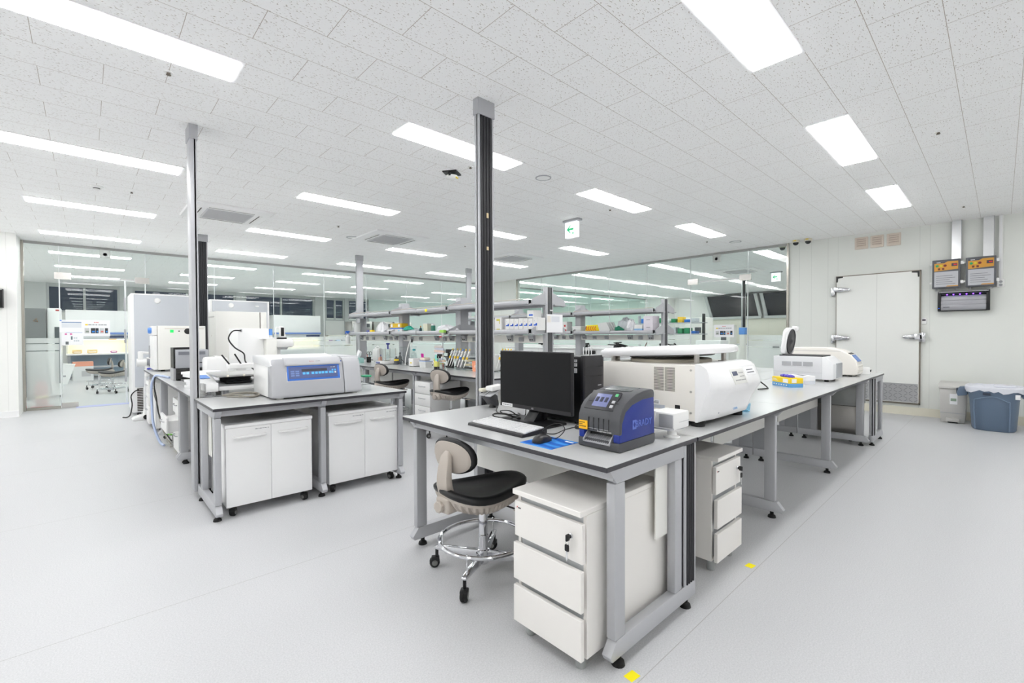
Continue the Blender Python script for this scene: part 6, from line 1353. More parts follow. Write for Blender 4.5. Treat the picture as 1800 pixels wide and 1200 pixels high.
SPL = ['sprinkler head on the ceiling below the big top left light', 'sprinkler head on the ceiling above the left corner glass', 'sprinkler head behind the tall black post, left side', 'sprinkler head below the light right of the arrow sign', 'sprinkler head near the cold room wall boxes', 'sprinkler head at the right between the light rows', 'sprinkler head between the left cassette vents', 'sprinkler head right of the tall black post, far row', 'sprinkler head by the right glass']
for k, (x, y) in enumerate(((.40, 3.61), (.40, 6.87), (2.81, 3.61), (5.14, 3.58), (8.47, .35), (5.20, .37), (2.83, 6.91), (5.21, 6.87), (8.2, 3.63))):
    t = thing('sprinkler_head', SPL[k], 'sprinkler', (x, y, CEIL)); MB().lathe([(.026, 0), (.026, -.004), (.014, -.006)], n=16).build('escutcheon', WHITE_M, t); MB().lathe([(.012, -.004), (.008, -.012), (.014, -.016), (.014, -.019), (.0001, -.02)], n=12).build('head', mat('brass_dark', (110, 100, 88), .4, .5), t)
t = thing('exit_sign', 'green arrow exit sign hanging from the ceiling', 'sign', (0, 0, 0)); 
EY0, EY1, EX = 4.165, 4.385, 5.19
B(EX - .05, EY0 - .04, CEIL - .03, EX + .05, EY1 + .03, CEIL, r=.004).build('mount', GREYP, t); B(EX - .03, EY0, CEIL - .26, EX + .03, EY1, CEIL - .035, r=.004).build('lightbox', mat('sign_lit_white', (245, 248, 250), .4, emit=.36), t)
m = MB(); c = Vector(((EY0 + EY1) / 2 + .012, CEIL - .142)); s = .062
P_ = [(s, 0), (.0, -s * .9), (-s * .22, -s * .9), (s * .35, -s * .22), (-s, -s * .22), (-s, s * .22), (s * .35, s * .22), (-s * .22, s * .9), (0, s * .9)]
m.prism([(c.x + a, c.y + b) for a, b in P_], 'x', EX - .032, EX - .0305); m.build('arrow', mat('sign_green', (40, 200, 130), .4, emit=.16), t)
for k, dx in enumerate((-.05, -.068)): B(EX - .032, c.x + dx, c.y - .075, EX - .0305, c.x + dx + .011, c.y - .045).build('sign_mark', mat('sign_green'), t)
settle(t, (EX, (EY0 + EY1) / 2, CEIL))
# ------------------------------------------------------------------ glass partitions (panes, rails, film)
RAIL = mat('grey_ceiling_rail', (172, 172, 170), .4, .3)
def pane(name, axis, c, a0, a1, z0, z1, film=None, film_lines=()):
    T = .006
    bx = (lambda p0, p1, q0, q1, o=0.0, t=T: B(p0, c - t + o, q0, p1, c + t + o, q1)) if axis == 'y' else (lambda p0, p1, q0, q1, o=0.0, t=T: B(c - t + o, p0, q0, c + t + o, p1, q1))
    w = struct(bx(a0, a1, z0, z1).build(name, GLASS))
    if film:
        zs = [film[0]] + [z for l in film_lines for z in l] + [film[1]]
        for k in range(0, len(zs), 2):
            o = bx(a0 + .01, a1 - .01, zs[k], zs[k + 1], -.010, .0012).build('frosted_film', FROST, w)
    return w
FL = ((1.035, 1.05), (1.165, 1.18))
lx = [-.79, -.355, .86, 2.02, 3.19, 4.35, 5.46, 6.67, 7.86, 8.82, 9.52]
for k in range(len(lx) - 1):
    if k == 1: pane('window_2', 'y', YL, lx[1], lx[2], 2.40, 2.93); continue
    pane('window_%d' % (k + 1), 'y', YL, lx[k] + .003, lx[k + 1] - .003, .05, 2.93, (.055, 1.27), FL)
rx = [2.715, 3.405, 4.57, 5.62, 6.66, 7.73, 8.97, 9.975]
for k in range(len(rx) - 1):
    if k == 1: pane('window_12', 'x', XR, rx[1], rx[2], 2.42, 2.93); continue
    pane('window_%d' % (k + 11), 'x', XR, rx[k] + .003, rx[k + 1] - .003, .05, 2.93, (.055, 1.27), FL)
struct(B(-.82, YL - .03, 2.925, 9.53, YL + .03, CEIL).build('trim_1', RAIL)); struct(B(XR - .03, 2.70, 2.925, XR + .03, 9.985, CEIL).build('trim_2', RAIL))
struct(B(-.82, YL - .02, 0, -.355, YL + .02, .05).build('trim_3', FRAMEM)); struct(B(.86, YL - .02, 0, 9.53, YL + .02, .05).build('trim_4', FRAMEM)); struct(B(XR - .02, 4.57, 0, XR + .02, 9.985, .05).build('trim_5', FRAMEM)); struct(B(XR - .02, 2.70, 0, XR + .02, 3.405, .05).build('trim_6', FRAMEM))
struct(B(-.835, YL - .045, 0, -.785, YL + .045, CEIL).build('trim_7', FRAMEM)); struct(B(XR - .035, 2.685, 0, XR + .035, 2.72, CEIL).build('trim_8', FRAMEM)); struct(B(XR - .035, 9.972, 0, XR + .035, 10.0, CEIL).build('trim_9', FRAMEM))
SEAL = mat('white_seal', (228, 232, 232), .3)
for k, x in enumerate(lx[1:-1]): struct(B(x - .004, YL - .012, .05, x + .004, YL + .012, 2.93).build('trim_%d' % (10 + k), SEAL))
for k, y in enumerate(rx[1:-1]): struct(B(XR - .012, y - .004, .05, XR + .012, y + .004, 2.93).build('trim_%d' % (20 + k), SEAL))
PATCH = mat('patch_fitting_steel', (205, 202, 198), .2, .85)
def glass_door(name, axis, c, a0, a1, top, hinge_first):
    f = (lambda p0, p1, o0, o1, q0, q1: B(p0, c + o0, q0, p1, c + o1, q1)) if axis == 'y' else (lambda p0, p1, o0, o1, q0, q1: B(c + o0, p0, q0, c + o1, p1, q1))
    d = struct(f(a0 + .008, a1 - .008, -.006, .006, .012, top - .008).build(name, GLASS))
    f(a0 + .006, a1 - .006, -.007, .007, top - .02, top - .006).build('top_seal', SEAL, d)
    for a in (a0, a1):
        s = 1 if a == a0 else -1
        f(min(a - .06 * s, a + .16 * s), max(a - .06 * s, a + .16 * s), -.016, .016, top - .05, top + .07).build('patch_fitting', PATCH, d)
        f(a + .006 * s - .005, a + .006 * s + .005, -.008, .008, .05, top).build('edge_seal', SEAL, d)
    p = a0 if hinge_first else a1; s = 1 if hinge_first else -1
    f(min(p + .01 * s, p + .23 * s), max(p + .01 * s, p + .23 * s), -.02, .02, .01, .095).build('floor_pivot', PATCH, d)
    q = a1 if hinge_first else a0; s = -s
    hm = MB()
    xx = q + .14 * s
    if axis == 'y': hm.cyl((xx, c - .05, .75), (xx, c - .05, 1.35), .014, n=10)
    else: hm.cyl((c - .05, xx, .75), (c - .05, xx, 1.35), .014, n=10)
    return d
dl = glass_door('door_2', 'y', YL, lx[1], lx[2], 2.38, True); dr_ = glass_door('door_3', 'x', XR, rx[1], rx[2], 2.40, False)
# bracket posts on the left door frame and the floor strip
struct(B(.54, YL - .03, 0, .565, YL + .03, 2.36).build('trim_30', SEAL))
for z in (.42, 1.17, 1.78): B(.525, YL - .045, z, .555, YL - .029, z + .26, r=.004).build('bracket', GREYP, bpy.data.objects['trim_30'])
struct(B(-.16, YL - .16, 0, .86, YL + .10, .004).build('trim_31', mat('blue_threshold', (178, 186, 226), .4)))
for (l, x, y, rot) in (('square sensor box under the rail above the left glass door', .27, YL - .05, 0), ('square sensor box under the rail above the right glass door', XR - .05, 3.99, 1)):
    t = thing('door_sensor', l, 'sensor', (x, y, 2.83), -HP if rot else 0); B(-.075, -.03, -.06, .075, .03, .09, r=.005).build('case', mat('sensor_grey', (206, 210, 206), .4), t)
    for r in (.035, .02): MB().lathe([(r, -.033), (r, -.03), (r * .8, -.03), (r * .8, -.033)], (0, 0, 0), 18, 'y').build('sensor_ring', GREYP, t)
def poster(label, axis, c, a0, a1, z0, z1, kind):
    # axis 'y': hangs on the left glass, facing the camera (-Y); axis 'x': on the right glass, facing -X
    t = thing('poster', label, 'poster', (0, 0, 0)); W = a1 - a0; H = z1 - z0
    def bb(u0, u1, v0, v1, d, m, name, par=t):
        p0, p1 = (a0 + u0 * W, a0 + u1 * W) if axis == 'y' else (a1 - u1 * W, a1 - u0 * W)
        o = B(p0, c - .001 - d, z0 + v0 * H, p1, c - d, z0 + v1 * H) if axis == 'y' else B(c - .001 - d, p0, z0 + v0 * H, c - d, p1, z0 + v1 * H)
        return o.build(name, m, par)
    s = bb(0, 1, 0, 1, 0, PAPER, 'sheet')
    if kind == 'notice':
        g = mat('print_red2', (215, 110, 110), .6)
        for u in (.42, .48, .54): bb(u, u + .035, .83, .88, .001, g, 'title_lettering', s)
        bb(.1, .2, .67, .75, .001, mat('label_yellow'), 'yellow_mark', s)
        for u0, u1 in ((.22, .34), (.36, .44), (.47, .54), (.58, .66), (.68, .76), (.78, .88)):
            for k in range(3): w = (u1 - u0) / 3; bb(u0 + k * w, u0 + k * w + w * .7, .68, .74, .001, INK, 'lettering', s)
        for u0, u1, c1, c2 in ((.08, .25, (205, 205, 205), (140, 150, 140)), (.3, .46, (60, 60, 62), (50, 130, 210)), (.47, .58, (50, 52, 58), (60, 140, 215)), (.62, .77, (200, 204, 206), (215, 120, 110)), (.81, .92, (60, 70, 84), (60, 120, 200))):
            bb(u0, u1, .18, .5, .001, mat('pic_%d' % c1[0], c1, .6), 'picture', s); bb(u0 + .04, u1 - .02, .24, .34, .002, mat('pic2_%d' % c2[0], c2, .6), 'picture_detail', s)
    elif kind == 'table':
        bb(.02, .1, .9, .98, .001, mat('knob_blue'), 'logo', s); bb(.1, .95, .76, .83, .001, mat('table_blue', (130, 155, 190), .6), 'table_head', s); bb(.1, .95, .38, .74, .001, mat('table_pale', (225, 228, 233), .6), 'table_rows', s)
    else:
        for u in (.15, .38): bb(u, u + .1, .84, .94, .001, mat('pink_print', (215, 90, 160), .6), 'title_lettering', s)
        bb(.42, .5, .45, .72, .001, mat('figure_grey', (110, 125, 130), .6), 'figure', s); bb(.18, .32, .06, .3, .001, mat('figure_dark', (100, 104, 106), .6), 'figure', s)
        for k in range(5): bb(.55 + .09 * (k % 3), .62 + .09 * (k % 3), .3 + .22 * (k // 3), .42 + .22 * (k // 3), .001, mat('figure_pale', (205, 212, 218), .6), 'diagram', s)
    return t
poster('white sheet with a blue table on the left glass door, left of the picture notice', 'y', YL - .012, -.36, -.055, 1.37, 1.60, 'table')
poster('picture notice with red title and yellow mark on the left glass door', 'y', YL - .0145, -.06, .325, 1.30, 1.60, 'notice')
poster('diagram sheet with pink print on the left glass door, below the blue table sheet', 'y', YL - .017, -.335, -.045, 1.135, 1.365, 'diagram')
poster('picture notice with red title on the right glass door, above the big centrifuge', 'x', XR - .012, 3.66, 4.06, 1.23, 1.485, 'notice')
# ------------------------------------------------------------------ cold room wall on the right
WX = XR
def door_cold():
    d = struct(B(WX - .075, .872, .20, WX - .002, 1.94, 2.262, r=.004).build('door_1', mat('door_white', (241, 242, 238), .35)))
    fr = MB()
    for a in ((WX - .03, .855, .17, WX - .001, .872, 2.28), (WX - .03, 1.94, .17, WX - .001, 1.957, 2.28), (WX - .03, .855, 2.262, WX - .001, 1.957, 2.28), (WX - .03, .855, .17, WX - .001, 1.957, .2)): fr.box(*a)
    fr.build('frame', mat('bronze_frame', (140, 132, 122), .4, .4), d)
    B(WX - .0765, 1.39, .50, WX - .0745, 1.394, 2.262).build('panel_seam', mat('seam_pale', (208, 208, 204), .5), d)
    k = B(WX - .079, .88, .21, WX - .074, 1.93, .50).build('kick_plate', mat('checker_steel', (196, 196, 198), .3, .7), d)
    g = MB(); s = .062
    for i in range(18):
        for j in range(6):
            y = .90 + i * s; z = .235 + j * .046
            if y > 1.90 or z > .48: continue
            a = PI / 4 if (i + j) % 2 else -PI / 4
            m = MB(); c, sn = math.cos(a), math.sin(a); l, w = .030, .003
            g.prism([(y + c * l - sn * w, z + sn * l * .75 + c * w), (y - c * l - sn * w, z - sn * l * .75 + c * w), (y - c * l + sn * w, z - sn * l * .75 - c * w), (y + c * l + sn * w, z + sn * l * .75 - c * w)], 'x', WX - .081, WX - .0785)
    g.build('tread_pattern', mat('tread_shade', (140, 142, 146), .3, .8), k)
    for y0, y1 in ((.872, .96), (1.85, 1.94)):
        m = MB(); e = y0 if y0 < 1 else y1; sgn = 1 if y0 < 1 else -1
        m.prism([(e, 2.262), (e + sgn * .09, 2.262), (e + sgn * .09, 2.243), (e + sgn * .022, 2.235), (e + sgn * .018, 2.17), (e, 2.17)], 'x', WX - .079, WX - .07); m.build('corner_guard', BLACK, d)
    for z in (2.03, 1.21):
        h = MB(); h.prism([(1.965, z - .07), (2.02, z - .09), (2.02, z + .06), (1.965, z + .045)], 'x', WX - .06, WX - .005); h.prism([(1.97, z - .02), (1.97, z + .05), (1.93, z + .055), (1.76, z + .03), (1.74, z), (1.76, z - .018), (1.93, z - .03)], 'x', WX - .115, WX - .074); h.build('hinge', CHROME, d, bev=.004)
    h = MB(); h.prism([(.80, 1.16), (.88, 1.16), (.88, 1.30), (.80, 1.30)], 'x', WX - .05, WX - .003); h.prism([(.83, 1.20), (.94, 1.195), (1.05, 1.215), (1.065, 1.235), (1.05, 1.255), (.94, 1.28), (.83, 1.275)], 'x', WX - .12, WX - .074); h.prism([(.81, 1.195), (.81, 1.27), (.86, 1.27), (.86, 1.195)], 'x', WX - .12, WX - .045); h.build('latch_handle', CHROME, d, bev=.005)
    return d
door_cold()
for k, (a, b_) in enumerate(((1.52, 1.70), (1.315, 1.49), (1.10, 1.28))):
    t = thing('wall_vent', ['left cream louvred vent above the cold room door', 'middle cream louvred vent above the cold room door', 'right cream louvred vent above the cold room door'][k], 'vent', (WX, (a + b_) / 2, 2.805), -HP, 'cream louvred vents'); w = (b_ - a) / 2; VC = mat('vent_cream', (226, 214, 202), .5)
    B(-w, -.022, -.10, w, -.001, .10, r=.012).build('frame', VC, t)
    for j in range(4): m = MB(); m.prism([(-.024, -.06 + .034 * j), (-.034, -.066 + .034 * j), (-.024, -.045 + .034 * j)], 'x', -w * .72, w * .72); m.build('louvre', VC, t); B(-w * .7, -.0235, -.044 + .034 * j, w * .7, -.022, -.036 + .034 * j).build('slot', mat('louvre_shadow', (178, 158, 146), .6), t)
def ctrl_box(label, y0, y1, lit):
    t = thing('control_box', label, 'control box', (WX, (y0 + y1) / 2, 1.965), -HP, 'cold room control boxes'); w = (y1 - y0) / 2
    B(-w, -.12, 0, w, -.004, .42, r=.006).build('case', mat('box_grey', (140, 142, 146), .4), t); lid = B(-w - .004, -.15, -.004, w + .004, -.12, .424, r=.008).build('cover', mat('cover_frame', (96, 98, 104), .3), t)
    B(-w + .02, -.1515, .02, w - .02, -.1495, .245).build('info_sheet', mat('info_grey', (196, 197, 202), .5), lid)
    m = MB(); m.prism([(-w + .02, .255), (w - .02, .275), (w - .02, .395), (w * .1, .395), (-.02, .372), (-w + .02, .372)], 'y', -.1515, -.1495); face = m.build('control_face', mat('amber_face', (222, 160, 60), .45), lid)
    m = MB(); m.prism([(-w + .02, .372), (-.02, .372), (w * .1, .395), (-w + .02, .395)], 'y', -.152, -.1494); m.build('top_corner', mat('pad_dark', (84, 86, 92), .4), lid); B(-w * .7, -.1526, .38, -w * .4, -.1518, .388).build('lettering', PAPER, face)
    for k, c in enumerate(((40, 170, 100), (225, 205, 50), (120, 40, 50))): MB().lathe([(.0001, -.159), (.014, -.157), (.018, -.152), (.018, -.150), (.0001, -.150)], (-w + .052 + k * .043, 0, .335), 14, 'y').build('lamp', mat('lamp_%d' % k, c, .3, emit=.35 if lit and k < 2 else 0), face)
    B(w - .092, -.153, .318, w - .03, -.151, .362).build('display', mat('display_slate', (70, 62, 78), .3), face); B(w - .07, -.154, .332, w - .036, -.1525, .35).build('red_digits', mat('digits_red', (230, 50, 50), .4, emit=.6 if lit else .0), face)
    for k in range(2): B(-w + .06 + k * .045, -.153, .272, -w + .085 + k * .045, -.151, .302).build('switch', mat('switch_brown', (120, 60, 44), .4), face)
    g = MB()
    for k in range(5): g.box(-w + .04, -.1522, .06 + .03 * k, w - .05 - .03 * (k % 3), -.1512, .066 + .03 * k)
    g.build('lettering', INK, lid)
    m = MB(); m.prism([(0, .022), (w - .02, .022), (w - .02, .036), (.014, .036)], 'y', -.1524, -.1512); m.build('amber_strip', mat('amber_face'), lid)
    for z in (.06, .34): B(w + .003, -.145, z, w + .035, -.115, z + .045, r=.003).build('catch', WHITE_M, t); B(-w - .03, -.135, z + .01, -w - .003, -.12, z + .035, r=.003).build('hinge', WHITE_M, t)
    for x in (-w + .04, w - .04): B(x - .012, -.08, -.035, x + .012, -.05, 0.001, r=.004).build('cable_gland', SILVER_D, t)
    return t
c1 = ctrl_box('wall control box under the left aluminium duct', .418, .717, False); ctrl_box('wall control box under the right aluminium duct, beside the white conduit', .057, .356, True)
for l, y0, y1 in (('left aluminium cable duct from control box to ceiling', .411, .514), ('right aluminium cable duct from control box to ceiling', .079, .187)):
    t = thing('cable_duct', l, 'duct', (WX, y0, 2.395)); B(-.06, 0, 0, -.002, y1 - y0, CEIL - 2.396).build('duct', ALU, t); B(-.063, -.004, .0, -.055, .004, CEIL - 2.396).build('duct_lip', SILVER, t)
t = thing('conduit', 'slim white conduit right of the control boxes, running to the ceiling', 'conduit', (WX, .012, 2.06)); B(-.03, -.022, 0, -.002, .022, CEIL - 2.061, r=.004).build('trunking', WHITE_M, t); B(-.034, -.006, .0, -.03, .006, CEIL - 2.061).build('cover_line', PAPER, t)
t = thing('wall_socket', 'white double wall socket below the slim conduit', 'socket', (WX, .01, 1.945)); B(-.035, -.04, 0, -.002, .04, .115, r=.006).build('plate', WHITE_M, t)
for z in (.03, .075): MB().lathe([(.014, -.037), (.018, -.037), (.018, -.034), (.014, -.034)], (0, 0, z), 16, 'x').build('outlet', GREYP, t)
def trap(label, loc, rz, W):
    t = thing('insect_trap', label, 'insect trap', loc, rz, None); w = W / 2
    B(-w, -.06, 0, w, -.0002, .30, r=.006).build('back_box', BLACK, t)
    pf_ = [(-.06, .012), (-.125, .02), (-.14, .05), (-.14, .085), (-.128, .10), (-.136, .125), (-.134, .15), (-.12, .165), (-.124, .19), (-.115, .215), (-.10, .23), (-.06, .23)]
    m = MB(); m.prism(pf_, 'x', -w + .035, w - .035); m.build('front_cover', mat('trap_silver', (176, 176, 182), .35, .3), t, bev=.003)
    for s in (-1, 1): m = MB(); m.prism([(-.06, .0), (-.13, .0), (-.145, .03), (-.14, .24), (-.12, .29), (-.06, .30)], 'x', s * (w - .018) - .018, s * (w - .018) + .018); m.build('end_cap', BLACK, t, bev=.003)
    B(-w + .035, -.12, .255, w - .035, -.06, .262).build('lamp_tray', mat('pad_dark'), t); m = MB(); m.prism([(-.06, .285), (-.155, .275), (-.155, .283), (-.06, .30)], 'x', -w + .01, w - .01); m.build('top_flap', SILVER, t)
    for k in range(6): MB().ball((-w + .10 + k * (W - .2) / 5, -.10, .247), .009, n=10, m=6).build('uv_lamp', mat('uv_violet', (125, 70, 245), .3, emit=2.2), t)
    B(-w + .06, -.1412, .055, -w + .13, -.139, .064).build('maker_print', mat('dark_print'), t); MB().ball((-w + .015, -.146, .045), .006, n=8, m=5).build('status_lamp', mat('status_blue', (60, 100, 240), .3, emit=.8), t)
    return t
trap('silver and black insect trap with violet lamps below the control boxes', (WX, .385, 1.62), -HP, .545)
trap('silver and black insect trap cut by the left edge of the photo', (-1.235, 10.85, 1.755), 0, .55)
t = thing('temperature_display', 'small white thermostat beside the cold room door latch', 'thermostat', (WX, .818, 1.435)); B(-.03, -.032, 0, -.002, .032, .10, r=.008).build('case', WHITE_M, t); B(-.032, -.02, .05, -.0295, .02, .075).build('display', mat('display_slate'), t)
for k, (x, y, l) in enumerate(((9.30, 2.52, 'left black dome camera on the ceiling near the glass corner'), (9.30, 2.33, 'right black dome camera on the ceiling near the glass corner'), (9.66, 2.84, 'dome camera behind the right glass by the steel jamb'))):
    t = thing('dome_camera', l, 'camera', (x, y, CEIL)); MB().lathe([(.06, 0), (.062, -.03), (.05, -.045)], n=20).build('base', mat('ivory_plastic'), t); MB().lathe([(.046, -.044), (.042, -.07), (.025, -.088), (.0001, -.094)], n=20).build('dome', mat('dome_black', (26, 28, 34), .08), t); B(-.061, -.02, -.028, -.058, .02, -.008).build('yellow_tag', mat('label_yellow'), t)
# bins
t = thing('pedal_bin', 'pale grey step-on bin with a white label, left of the large blue-grey bin', 'bin', (9.105, .335, 0), 0); PBN = mat('bin_pale', (200, 198, 194), .45)
m = MB(); m.loft([[(0.02, .01, 0), (.32, .01, 0), (.32, .255, 0), (.02, .255, 0)], [(.0, 0, .13), (.33, 0, .13), (.33, .265, .13), (0, .265, .13)], [(-.01, -.012, .50), (.34, -.012, .50), (.34, .277, .50), (-.01, .277, .50)]]); bd = m.build('body', PBN, t, bev=.006)
m = MB(); m.prism([(-.03, .495), (-.03, .525), (.02, .565), (.32, .58), (.345, .50)], 'y', -.02, .285); m.build('lid', mat('bin_lid_pale', (208, 206, 202), .4), t, bev=.006)
B(-.006, -.002, .14, -.001, .267, .146).build('seam', SILVER_D, bd); B(-.05, .06, .02, .03, .205, .07, r=.006).build('pedal', PBN, t); B(-.012, .08, .0, .0, .185, .035).build('pedal_gap', BLACK, t); m = MB(); m.prism([(-.0075, .27), (-.0075 - .004, .27 + .15), (-.0065 - .004, .27 + .15), (-.0065, .27)], 'y', .085, .165); lb = m.build('label', PAPER, t); B(-.0125, .095, .315, -.0108, .155, .355).build('label_picture', mat('label_green_grey', (150, 170, 150), .6), lb)
t = thing('waste_bin', 'large blue-grey oblong bin lined with a white bag, by the right wall', 'bin', (8.93, .06, 0), 0); BB = mat('bin_slate', (98, 116, 138), .45)
def stad(f, hx, hy, z, n=44, p=3.2, ox=0.0):
    o = []
    for i in range(n):
        a = 2 * PI * i / n; c, s = math.cos(a), math.sin(a); r = (abs(c / hx) ** p + abs(s / hy) ** p) ** (-1 / p); o.append((ox + r * c * f, r * s * f, z))
    return o
m = MB(); m.loft([stad(.96, .25, .205, 0), stad(1, .255, .21, .02), stad(1, .27, .235, .40), stad(1, .28, .255, .50), stad(1.03, .28, .26, .52), stad(1.03, .28, .262, .56), stad(.97, .28, .26, .56), stad(.93, .27, .25, .45), stad(.9, .25, .2, .1)]); m.build('body', BB, t, ang=40)
m = MB(); m.M = Matrix.Translation((-.265, 0, 0)); m.tube(spline([(.0, .17, .02), (-.008, .18, .36), (-.014, .15, .42), (-.016, .0, .455), (-.016, -.12, .40), (-.012, -.145, .36), (.004, -.14, .02)], 8), .007, 6); m.build('rib', mat('bin_rib', (108, 127, 150), .45), t)
for s in (-1, 1):
    m = MB(); m.prism([(s * .25, .44), (s * .345, .42), (s * .36, .46), (s * .335, .545), (s * .25, .56)] if s > 0 else [(s * .25, .44), (s * .25, .56), (s * .335, .545), (s * .36, .46), (s * .345, .42)], 'x', -.09, .09); h = m.build('handle', BB, t, bev=.01); B(-.07, s * .345, .455, .07, s * .362, .525).build('handle_recess', mat('recess_dark', (52, 60, 76), .5), h)
B(-.292, .03, .475, -.284, .10, .505).build('slot', mat('recess_dark'), t); B(-.29, -.235, .44, -.275, -.19, .50, r=.003).build('label', PAPER, t)
random.seed(9); m = MB(); R = []
for f, z, dz in ((1.05, .515, .025), (1.07, .545, .006), (1.07, .57, .004), (1.0, .585, .006), (.9, .565, .012), (.75, .545, .02), (.3, .53, .02), (.05, .53, 0)):
    R.append([(x, y, zz + (random.uniform(-dz, dz))) for x, y, zz in stad(f, .28, .262, z)])
m.loft(R, cap=False); m.build('bag_liner', mat('bag_white', (226, 228, 236), .35), t, ang=20)
m = MB(); m.rbox(-.12, -.2, .57, .1, .0, .595, r=.01); m.build('bag_fold', mat('bag_white'), t)
# ------------------------------------------------------------------ room behind the left glass
# window wall on the far side: frames with night panes
NF = mat('window_frame_grey', (196, 199, 198), .4)
for k, (x0, x1, z0) in enumerate(((-.9, .82, 2.06), (1.15, 4.2, 2.06), (4.5, 7.15, 2.06), (7.6, 8.45, 1.95), (8.6, 9.6, 1.95))):
    m = MB(); y0, y1 = 20.06, 20.16
    z1 = 2.90
    m.box(x0, y0, z0, x0 + .06, y1, z1); m.box(x1 - .06, y0, z0, x1, y1, z1); m.box(x0 + .06, y0, z0, x1 - .06, y1, z0 + .06); m.box(x0 + .06, y0, z1 - .05, x1 - .06, y1, z1); xm = (x0 + x1) / 2
    m.box(xm - .03, y0, z0 + .06, xm + .03, y1, z1 - .05)
    w = struct(m.build('window_%d' % (20 + k), NF)); B(x0 + .05, 20.10, z0 + .05, x1 - .05, 20.112, z1 - .04).build('pane', GLASS, w)
prev = -3
for k, (a, b_) in enumerate(((-3, -.9), (.82, 1.15), (4.2, 4.5), (7.15, 7.6), (8.45, 8.6))):
    struct(B(a, 20.02, 0, b_, 20.2, CEIL).build('wall_pier_%d' % k, mat('pier_grey', (206, 209, 208), .5)))
struct(B(-3, 20.05, 2.90, 9.6, 20.2, CEIL).build('trim_50', NF))
struct(B(2.60, 12.6, 0, 2.95, 12.95, CEIL).build('wall_column_1', mat('pier_grey'))) if False else None
def bsc(label, x0, x1, y):
    W = x1 - x0; t = thing('safety_cabinet', label, 'safety cabinet', (x0, y, 0), 0, 'white safety cabinets behind the left glass')
    B(0, .0, 1.42, W, .75, 2.10, r=.01).build('upper_case', WHITE, t); B(0, -.012, 1.36, W, 0, 1.42).build('blue_line', mat('stripe_blue', (120, 150, 215), .4), t); f = B(0, .02, 1.20, W, .75, 1.36).build('control_band', mat('band_grey2', (200, 203, 206), .4), t)
    B(W * .68, .008, 1.25, W * .98, .021, 1.32).build('display', mat('display_navy', (52, 66, 104), .3), f); B(W * .66, .006, 1.19, W * .8, .021, 1.215).build('orange_label', mat('orange_cap'), f)
    c = MB(); c.box(0, .7, .78, W, .75, 1.2); c.box(0, .02, .78, .04, .7, 1.2); c.box(W - .04, .02, .78, W, .7, 1.2); c.build('work_chamber', mat('chamber_cream', (240, 236, 222), .4), t)
    B(.1, .35, 1.185, W - .1, .5, 1.199).build('work_lamp', mat('warm_lamp', (255, 246, 222), .4, emit=3.0), t)
    B(0, -.06, .73, W, .75, .78, r=.006).build('work_surface', WHITE, t); B(.03, .6, .05, W - .03, .7, .73).build('back_panel', mat('panel_steel_blue', (140, 160, 176), .4), t)
    for x in (.03, W - .09):
        for yy in (.02, .66): B(x, yy, 0, x + .06, yy + .06, .73).build('leg', SILVER_D, t)
    B(.09, .03, .34, W - .09, .08, .39).build('cross_bar', SILVER, t); B(.09, .03, .08, W - .09, .08, .13).build('cross_bar', SILVER, t)
    return t
bsc('lit safety cabinet with warm work light behind the left glass door', -.46, .98, 19.0); bsc('safety cabinet with blue line seen left of the middle shelf, behind the left glass', 5.25, 7.0, 19.0); bsc('safety cabinet behind the freezers, mostly hidden', 2.2, 4.0, 19.0)
# on the lit cabinet's surface
for l, x, s_, c in (('amber plastic box on the lit safety cabinet, left one', -.22, .11, (236, 205, 150)), ('amber plastic box on the lit safety cabinet, right one', .12, .12, (236, 210, 160)), ('purple box on the lit safety cabinet by the white arm', .62, .08, (175, 80, 160))):
    t = thing('plastic_box', l, 'box', (x, 19.25, .781)); B(-s_, -.1, 0, s_, .1, .11 if c[0] > 200 else .06, r=.02).build('box', mat('lab_box_%d' % c[1], c, .4), t); B(-s_ * .7, -.101, .03, s_ * .7, -.0995, .05).build('label', PAPER, t)
dup(st, (.42, 13.95, 0), 2.6, 'stool behind the left glass door, nearer one'); dup(st, (.22, 15.3, 0), 2.9, 'stool behind the left glass door, farther one')
t = thing('carton', 'white cardboard box with orange top under the lit safety cabinet', 'box', (-.12, 18.55, 0), .1); B(-.2, -.15, 0, .24, .15, .42).build('carton', mat('carton_white', (222, 222, 222), .6), t); B(-.2, -.151, .42, .24, .15, .55).build('orange_panel', mat('carton_orange', (232, 160, 135), .6), t); g = B(-.02, -.152, .12, .18, -.15, .28).build('printed_frame', mat('print_frame_grey', (190, 190, 192), .6), t)
t = thing('waste_flap', 'white slanted waste box left of the orange topped carton', 'box', (-.46, 17.5, 0)); m = MB(); m.loft([[(-.12, -.15, 0), (.06, -.15, 0), (.06, .15, 0), (-.12, .15, 0)], [(-.1, -.15, .56), (.22, -.15, .53), (.22, .15, .53), (-.1, .15, .56)]]); m.build('box', WHITE_M, t); B(-.05, -.155, .2, .03, -.15, .24).build('handle', GREYP, t)
t = thing('equipment_cabinet', 'dark grey metal cabinet behind the far left glass pane', 'cabinet', (-.93, 13.6, 0)); B(0, 0, .05, .30, .5, 1.88).build('cabinet', mat('cab_grey', (122, 124, 126), .45), t); B(.32 - .02, -.006, .05, .305, .5, 1.88).build('side_edge', mat('cab_edge', (150, 152, 152), .4), t); m = MB(); m.tube([(.13, -.012, 1.62), (.19, -.012, 1.60), (.17, -.012, 1.67)], .007, 6, True); m.build('hook_loop', mat('wood_loop', (150, 110, 70), .5), t); B(.02, .02, 0, .28, .48, .05).build('plinth', BLACK, t)
